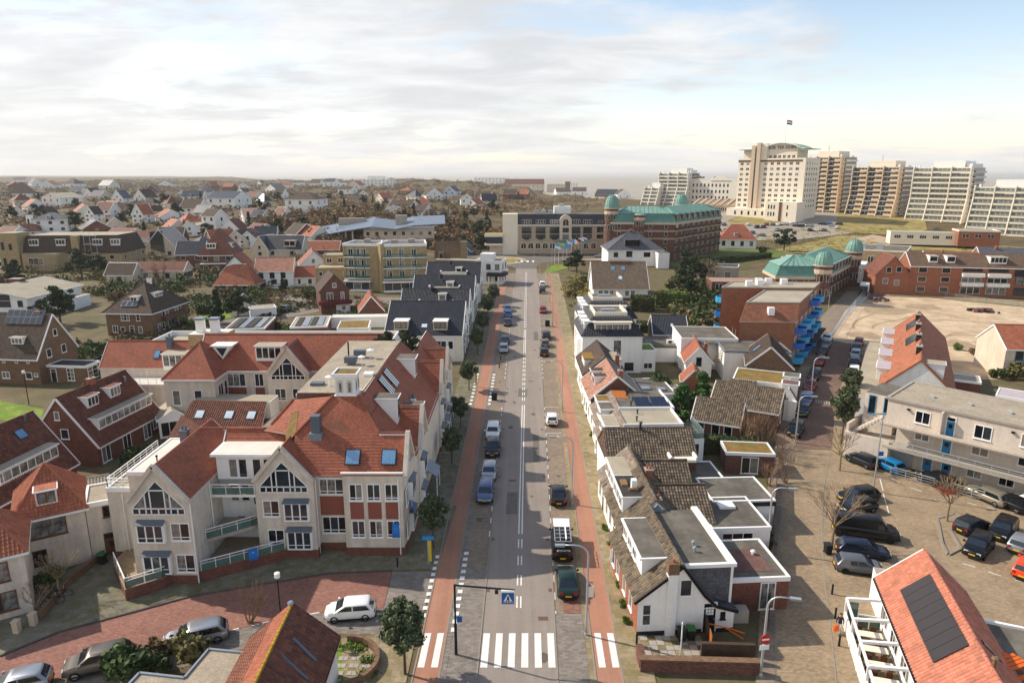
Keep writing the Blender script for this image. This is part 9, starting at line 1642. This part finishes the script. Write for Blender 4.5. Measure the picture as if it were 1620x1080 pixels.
for kd,c,px,py,l in(('hatch','white',1387,425,'first white car of the far kerb line'),('hatch','grey',1384,430,'grey car of the far kerb line'),('hatch','navy',1381,435,'navy car of the far kerb line'),('hatch','silver',1379,440,'silver car of the far kerb line'),('suv','black',1406,432,'black car driving beyond the sandy lot'),('hatch','white',1426,431,'white car parked before the brick terrace'),('hatch','bluegrey',1414,445,'blue-grey car driving before the brick terrace'),('suv','dark',1371,452,'dark van behind the small lorry'),('suv','black',1399,420,'black car at the head of the far street')): car(kd,c,px,py,-31,l,'cars in the far right street',full=False)
def lorry(px,py,head,L_,Wd,H_,label,cab):
    p=G(px,py); r=empty('lorry',p,math.radians(head+90),label,'lorry'); b=MB(); b.box(-L_/2,-Wd/2,.9,L_/2-2,Wd/2,H_,STUCCOW); b.build('cargo_box',r); b=MB(); b.prism([(L_/2-1.9,-Wd/2+.1),(L_/2,-Wd/2+.15),(L_/2,Wd/2-.15),(L_/2-1.9,Wd/2-.1)],.5,2.7,cab); b.box(L_/2-.05,-Wd/2+.3,1.5,L_/2+.02,Wd/2-.3,2.4,CGL); b.build('cab',r); b=MB(); b.box(-L_/2,-.5,.5,L_/2-1.9,.5,.9,PLAS); b.build('chassis',r); m=MB(); m.lathe([(.3,-.15),(.48,-.13),(.48,.13),(.3,.15)],12,TYRE); me=m.mesh('wheel'); me.transform(RX(math.pi/2)); [obj('wheel',me,r,T(x,y,.48)) for x in(-L_/2+1.2,L_/2-1) for y in(-Wd/2+.2,Wd/2-.2)]; return r
l_=lorry(1360,447,-31,15,2.6,6.2,'large white box lorry with a small dark emblem on its rear',STUCCOW); text(l_,'N',1.2,T(-7.53,0,4.4)@RZ(-math.pi/2)@RX(math.pi/2),'emblem',.01,DKTRIM); lorry(1366,466,149,7,2.2,3.2,'small dark-fronted lorry parked before the big white box lorry',DKTRIM)
cols=['white']*6+['black']*5+['silver']*5+['grey']*4+['dark']*4+['navy']*2+['red','blue']; far_=[]
for i in range(46):
    px=1045+i*6.3+RN.uniform(-3,3); py=RN.choice([357,361,366,370,374]) if px<1250 else RN.choice([353,356,359,362,366])
    if px>1330: px-=60
    far_.append((px,py))
def carlod(kind,col):
    k=('lod',kind,col)
    if k not in _mc:
        bm=bmesh.new(); mats=[]
        for it in car_parts(kind,col):
            if it[0] in('mirror','number_plate'): continue
            t_=it[1].copy(); 
            if it[2] is not None: t_.transform(it[2])
            off=len(mats); mats+=list(t_.materials)
            for f_ in t_.polygons: f_.material_index+=off
            bm.from_mesh(t_)
        me=bpy.data.meshes.new('car'); bm.to_mesh(me); bm.free(); [me.materials.append(m) for m in mats]; _mc[k]=me
    return _mc[k]
def lod(px,py,kd,c,head,label,group): p=G(px,py); o=obj('parked_car',carlod(kd,c)); o.location=p+Vector((0,0,.14)); o.rotation_euler=(0,0,math.radians(head+90)); tag(o,label,'car',group)
for i,(px,py) in enumerate(far_): c=RN.choice(cols); lod(px,py,RN.choice(['hatch','suv','estate','van' if c=='white' else 'hatch']),c,RN.choice([-40,140,50]),'%s vehicle among the many parked in the far lot below the tall hotels'%{'dark':'dark grey','navy':'navy blue'}.get(c,c),'%s vehicles parked in the far lot'%c)
for i,(px,py,c) in enumerate(((838,397,'black'),(845,397,'dark'),(856,396,'black'),(864,395,'navy'),(872,394,'dark'),(812,401,'bluegrey'),(955,394,'white'),(948,408,'silver'),(960,406,'white'))): lod(px,py,'suv' if i<6 else 'hatch',c,0 if i<5 else 80,['first dark car left before the arcaded hotel','second dark car before the arcaded hotel','third dark car before the arcaded hotel','navy car before the arcaded hotel arches','last dark car before the arcaded hotel','blue-grey van left of the arcaded hotel','white car right of the flags','silver car beside the pine at the roundabout','white car beside the white villa'][i],'cars before the arcaded hotel')
for i,(px,py,c,hd,l) in enumerate(((435,459,'silver',70,'silver car in the lane before the white house pair'),(450,492,'grey',60,'grey car beside the white flat garage'),(168,573,'navy',80,'dark blue car behind the house with solar panels'),(478,530,'dark',90,'dark car roof among the garages behind the complex'))): lod(px,py,'hatch',c,hd,l,'cars in the village lanes')
# ================= PLANTING =================
for i,(px,py,s_,l) in enumerate(((641,1066,1.05,'round evergreen street tree nearest the zebra crossing'),(686,868,1.,'evergreen street tree before the cream complex corner'),(715,733,.85,'third evergreen street tree along the left pavement'),(729,678,.85,'fourth evergreen street tree along the left pavement'),(742,617,.9,'fifth evergreen street tree, beside the red cycle path'),(756,562,.95,'sixth evergreen street tree before the black roofed row'),(764,532,1.,'seventh street tree before the black roofed row'),(772,506,1.05,'eighth street tree before the black roofed row'),(780,484,1.05,'ninth street tree, nearest the white corner cafe'),(1331,702,1.15,'dark evergreen street tree on the right-hand street'),(1343,636,1.,'second dark street tree higher up the right-hand street'))): tree('oak',px,py,l,'tree','evergreen street trees',s_,s_*(1.25 if px==1331 else 1.),i%2)
for i,(px,py,k,s_,l) in enumerate(((1315,868,'bare',1.2,'large bare tree beside the parked black van'),(1328,744,'barepale',1.,'pale bare tree at the corner of the parking lot'),(1498,824,'bare',.95,'bare tree with red blossom on the kerbed island'))): 
    t=tree(k,px,py,l,'tree','bare plane trees by the parking lot',s_,None,i)
    if i==2: v=leafcloud([(.6,.2,3.4),(1.,-.2,3.6),(.2,.5,3.7)],[.6,.5,.5],300,.07,.8,4,.2); obj('blossom',leafmesh('blossom',*v,LRED),t)
kb=[G(*p) for p in((1483,820),(1510,812),(1526,822),(1503,838),(1520,868),(1500,878),(1490,860))]; b=MB()
for a,c in zip(kb,kb[1:]+kb[:1]): b.bar((a.x,a.y,.06),(c.x,c.y,.06),.25,.2,KERB)
b.build('kerb',kind='structure')
TL=[('pine',96,512,1.3,'dark pine before the white modern house'),('pine',70,520,.9,'smaller pine left of the dark pine at the white modern house'),('brownshrub',190,478,2.6,'round red-brown bare-leaved shrub behind the hipped villa'),('conifer',345,512,1.35,'tall dark conifer in the garden lawn'),('pine',378,508,1.1,'loose pine right of the tall dark conifer'),('pine',130,440,1.5,'broad pine before the mansard hotel'),('pine',160,436,1.,'second pine beside the mansard hotel'),('pine',20,458,1.1,'dark tree at the left edge by the white house'),('pine',912,432,1.15,'large dark pine right of the roundabout'),('pine',900,428,.7,'small pine at the foot of the large dark pine'),('bareshrub',255,448,2.,'bare brown bush before the modern terrace'),('conifer',448,462,.7,'small dark conifer before the white house pair'),('pine',760,402,1.3,'pine left of the arcaded hotel'),('pine',735,398,1.1,'dark pine behind the blue cottage'),('conifer',708,412,1.,'conifer beside the blue cottage'),('hedgeb',722,413,1.2,'yellow-green bush before the blue cottage'),('hedgeb',735,412,1.1,'second yellow-green bush before the blue cottage'),('pine',1240,398,1.5,'large dark pine beyond the winter lawn'),('shrub',1205,402,2.2,'round hedge mass before the red roofed house'),('pine',1078,470,1.3,'dark pine behind the tall hedge block'),('pine',1095,455,1.4,'second dark pine behind the tall hedge block'),('pine',1115,445,1.3,'pine beside the grey cube house'),('pine',1085,432,1.2,'pine left of the grey cube house'),('brownshrub',1105,470,2.8,'brown leafless bush mass before the blue balcony flats'),('bare',1125,455,1.6,'bare tree before the blue balcony flats'),('olive',985,452,1.6,'olive shrub beside the brown roofed villa path'),('olive',915,462,2.2,'wild olive bush in the dry grass by the road'),('olive',925,448,1.8,'second wild bush in the dry grass by the road'),('brownshrub',905,470,1.6,'brown bush nearest the right cycle path end'),('hedgeb',1075,440,2.,'light green bush above the tall hedge block'),('pine',25,440,.9,'pine at the left edge before the mansard hotel tower'),('bare',60,440,1.1,'bare tree before the mansard hotel tower'),('thin',620,455,1.3,'thin bare tree before the yellow hotel'),('shrub',440,520,1.1,'dark bush beside the flat garages'),('hedgeb',455,527,1.3,'bright bush between the flat garages'),('hedgeb',592,508,1.,'bush behind the red roofs near the sedum garage'),('olive',600,515,1.1,'olive bush behind the roof garden'),('grassy',608,502,1.,'grassy bush at the corner of the nearest black roof'),('shrub',205,737,1.5,'dark evergreen bush at the terrace doors'),('shrub',228,722,1.2,'second dark bush at the terrace doors'),('olive',245,730,1.1,'pale flowering bush on the white terrace edge'),('shrub',150,560,1.2,'shrub by the lane behind the house with solar panels'),('olive',170,600,1.3,'overgrown bush beside the porch of the solar panel house'),('brownshrub',115,640,1.5,'brown brambles below the porch of the solar panel house'),('brownshrub',140,620,1.2,'second brown brambles below the porch')]
for i,(k,px,py,s_,l) in enumerate(TL): tree(k,px,py,l,'tree' if k in('pine','conifer','bare','thin') else 'shrub','garden trees and bushes',s_,None,i%2)
for a,c,w_,hh,l,m in((G(140,556),G(245,548),1.8,1.5,'leafy hedge along the lane before the hipped villa',LHED),(G(312,497),G(340,495),2,2,'clipped hedge left of the tall dark conifer',LHED),(G(484,470),G(505,474),2.5,2.2,'dark block hedge beside the narrow brown house',LHED),(G(410,510),G(455,488),1.6,1.2,'hedge along the garden wall below the white house pair',LHED),(G(645,470),G(720,466),1.5,1.,'low hedge along the yellow hotel lawn',LHED),(G(1130,418),G(1215,408),3,2,'dark shrub bank under the palace hotel balconies',LHED),(G(1350,412),G(1420,407),3,2.2,'dark hedge bank at the end of the right-hand street',LHED)): hedge([a,c],w_,hh,l,m,16,.28)
# individual pines among the dune villas, then the shrubland itself
hs=[(o.location.x,o.location.y) for o in COL.objects if o.type=='EMPTY' and o.parent is None and o.get('category') in('house','building','hotel','villa','apartment building','tower block','row house','garage','shed','extension')]
HA=np.array(hs); R=np.random.RandomState(12)
vp=[(30,325),(62,318),(120,330),(210,345),(245,320),(262,328),(280,350),(305,360),(318,320),(400,340),(410,330),(420,345),(395,365),(440,320),(505,330),(520,318),(545,330),(560,345),(575,325),(610,325),(655,345),(720,340),(735,352),(750,345),(770,350),(780,335),(640,355),(600,345),(530,360),(480,372),(440,375),(195,357),(172,368),(60,350),(20,350),(120,365),(230,380),(330,385),(430,312),(540,312),(590,322),(700,365),(735,372),(760,378),(775,368),(660,330),(190,298),(178,300)]
WO=['tall','broad','low','ragged','dense','leaning','rounded','dark']
def near_(px,py):
    L_=[('the mansard hotel',110,400),('the great thatched roof',32,305),('the pale shallow gable villa',83,318),('the long white house',350,318),('the large white villa on the dune',476,322),('the swooping metal roof',632,365),('the arcaded hotel',870,370),('the white tower house',331,350),('the orange-red gable',219,335),('the white apartments',592,290),('the central white gable',688,310),('the black roofed twins',430,390),('the blue cottage',728,393),('the far skyline',190,290)]
    return min(L_,key=lambda t:(t[1]-px)**2+4*(t[2]-py)**2)
for i,(px,py) in enumerate(vp):
    nm,ax,ay=near_(px,py); sd=('left of ' if px<ax-12 else 'right of ' if px>ax+12 else '')+('' if abs(px-ax)>12 else ('below ' if py>ay else 'above '))
    tree('pine' if i%4 else 'conifer',px,py,'%s dark %s %s%s among the dune shrubs'%(WO[i%8],'pine' if i%4 else 'conifer',sd,nm),'tree','dark trees among the dune villas',R.uniform(.8,1.45),None,i%2)
def shrubland(name,poly,n,rmin,rmax,hk,m,q,clear,seed,px=True):
    """low dune scrub: thousands of leaf clumps on rough mounds"""
    R=np.random.RandomState(seed); pts=[G(*p) for p in poly] if px else [Vector((*p,0)) for p in poly]; xs=[p.x for p in pts]; ys=[p.y for p in pts]; out=[];F_=[];T_=[];k=0;tries=0; off=0
    while k<n and tries<n*12:
        tries+=1; x=R.uniform(min(xs),max(xs)); u=R.rand(); y=min(ys)+(max(ys)-min(ys))*u**1.5; ins=False; j=len(pts)-1
        for i in range(len(pts)):
            if (ys[i]>y)!=(ys[j]>y) and x<(xs[j]-xs[i])*(y-ys[i])/(ys[j]-ys[i])+xs[i]: ins=not ins
            j=i
        if not ins or np.min(np.hypot(HA[:,0]-x-4,HA[:,1]-y-3))<clear: continue
        if math.sin(x*.06+1.3*math.sin(y*.03))+math.sin(y*.045+x*.02)<-1.15: continue
        r=R.uniform(rmin,rmax); z=g(x,y); v,f_,t=leafcloud([(x,y,z+r*hk*.35),(x+r*.5,y+r*.3,z+r*hk*.25)],[(r,r,r*hk),(r*.7,r*.7,r*hk*.7)],q,r*.2,1,int(R.randint(1e6)),.45); out.append(v); F_.append(f_+off); off+=len(v); T_.append(np.clip(t*.6+R.rand()*.5,0,1)); k+=1
    o=obj(name,leafmesh(name,np.concatenate(out),np.concatenate(F_),np.concatenate(T_),m)); o['kind']='stuff'; return o
A=[(-260,290),(810,290),(800,330),(806,392),(700,396),(640,386),(500,384),(410,372),(330,385),(190,372),(60,372),(-260,400)]
LBR2=mat('leaf_scrub','5f4b33',.9,'leaf',v=0,col2='93795a'); LBR3=mat('leaf_twiggy','7a644e',.9,'leaf',v=0,col2='a48f6e')
shrubland('brown_shrubland',A,5200,1.8,4.4,.75,LBR2,38,4.5,1); shrubland('grey_shrubland',A,3400,1.8,4.4,.85,LBR3,38,4.5,2); shrubland('evergreen_shrubland',A,1700,1.6,3.6,.9,LHED,38,4.5,3)
shrubland('brown_shrubland',[(430,372),(800,350),(806,392),(700,398),(640,386),(520,386),(440,382)],700,1.6,3.4,1.,LBR2,80,5,8)
shrubland('grey_shrubland',[(780,318),(980,318),(975,345),(810,345)],500,1.4,3.,.7,LBR3,46,7,4)
shrubland('garden_thicket',[(1066,500),(1060,450),(1090,420),(1150,425),(1160,450),(1130,520),(1100,520)],120,1.3,2.8,1.,LHED,130,5,5); shrubland('garden_thicket',[(1066,500),(1060,450),(1090,420),(1150,425),(1160,450),(1130,520),(1100,520)],90,1.,2.4,1.,LBRN,130,5,6)
shrubland('wooded_shrubland',A,600,1.8,3.8,1.2,LPINE,60,5.5,21); shrubland('wooded_shrubland',[(380,345),(520,335),(640,330),(806,335),(806,392),(700,396),(640,384),(500,384),(410,372)],500,1.8,4.,1.2,LBR2,70,5,22); shrubland('garden_thicket',[(-60,600),(-60,470),(20,440),(150,450),(330,440),(420,470),(480,500),(330,520),(180,535),(120,590)],150,1.,2.4,1.1,LHED,80,7,23); shrubland('garden_thicket',[(-60,480),(-60,380),(320,400),(560,400),(560,440),(320,470)],260,.9,2.4,1.1,LOLV,60,6.5,24)
shrubland('dune_grass',[(1180,360),(1400,362),(1620,392),(1620,404),(1450,398),(1330,402),(1230,400)],500,.7,1.6,.35,LGRS,24,6,7); shrubland('dune_grass',[(890,440),(935,436),(935,470),(905,490),(893,470)],90,.6,1.4,.6,LGRS,60,5,9)
shrubland('garden_undergrowth',[(-60,620),(-60,440),(140,440),(320,450),(500,455),(620,480),(620,510),(420,530),(330,520),(140,570)],900,.5,1.5,.8,LBRN,40,6.5,10); shrubland('garden_undergrowth',[(-60,620),(-60,440),(140,440),(320,450),(500,455),(620,480),(620,510),(420,530),(330,520),(140,570)],520,.5,1.6,.9,LHED,40,6.5,11); shrubland('garden_undergrowth',[(1000,620),(1010,560),(1100,520),(1130,560),(1160,640),(1220,720),(1180,760),(1100,700)],120,.4,.9,.7,LOLV,50,6,12)

# ================= HAZE =================
def haze():
    m=bpy.data.materials.new('haze'); m.use_nodes=True; nt=m.node_tree; nt.nodes.clear(); o=nt.nodes.new('ShaderNodeOutputMaterial'); v=nt.nodes.new('ShaderNodeVolumePrincipled'); v.inputs['Color'].default_value=(1,.98,.95,1); v.inputs['Density'].default_value=HAZE; v.inputs['Anisotropy'].default_value=.2; nt.links.new(v.outputs[0],o.inputs['Volume'])
    b=MB(); b.box(-46000,-400,-11.5,46000,46000,78,m); b.build('haze',kind='stuff')
HAZE=.00009
haze()
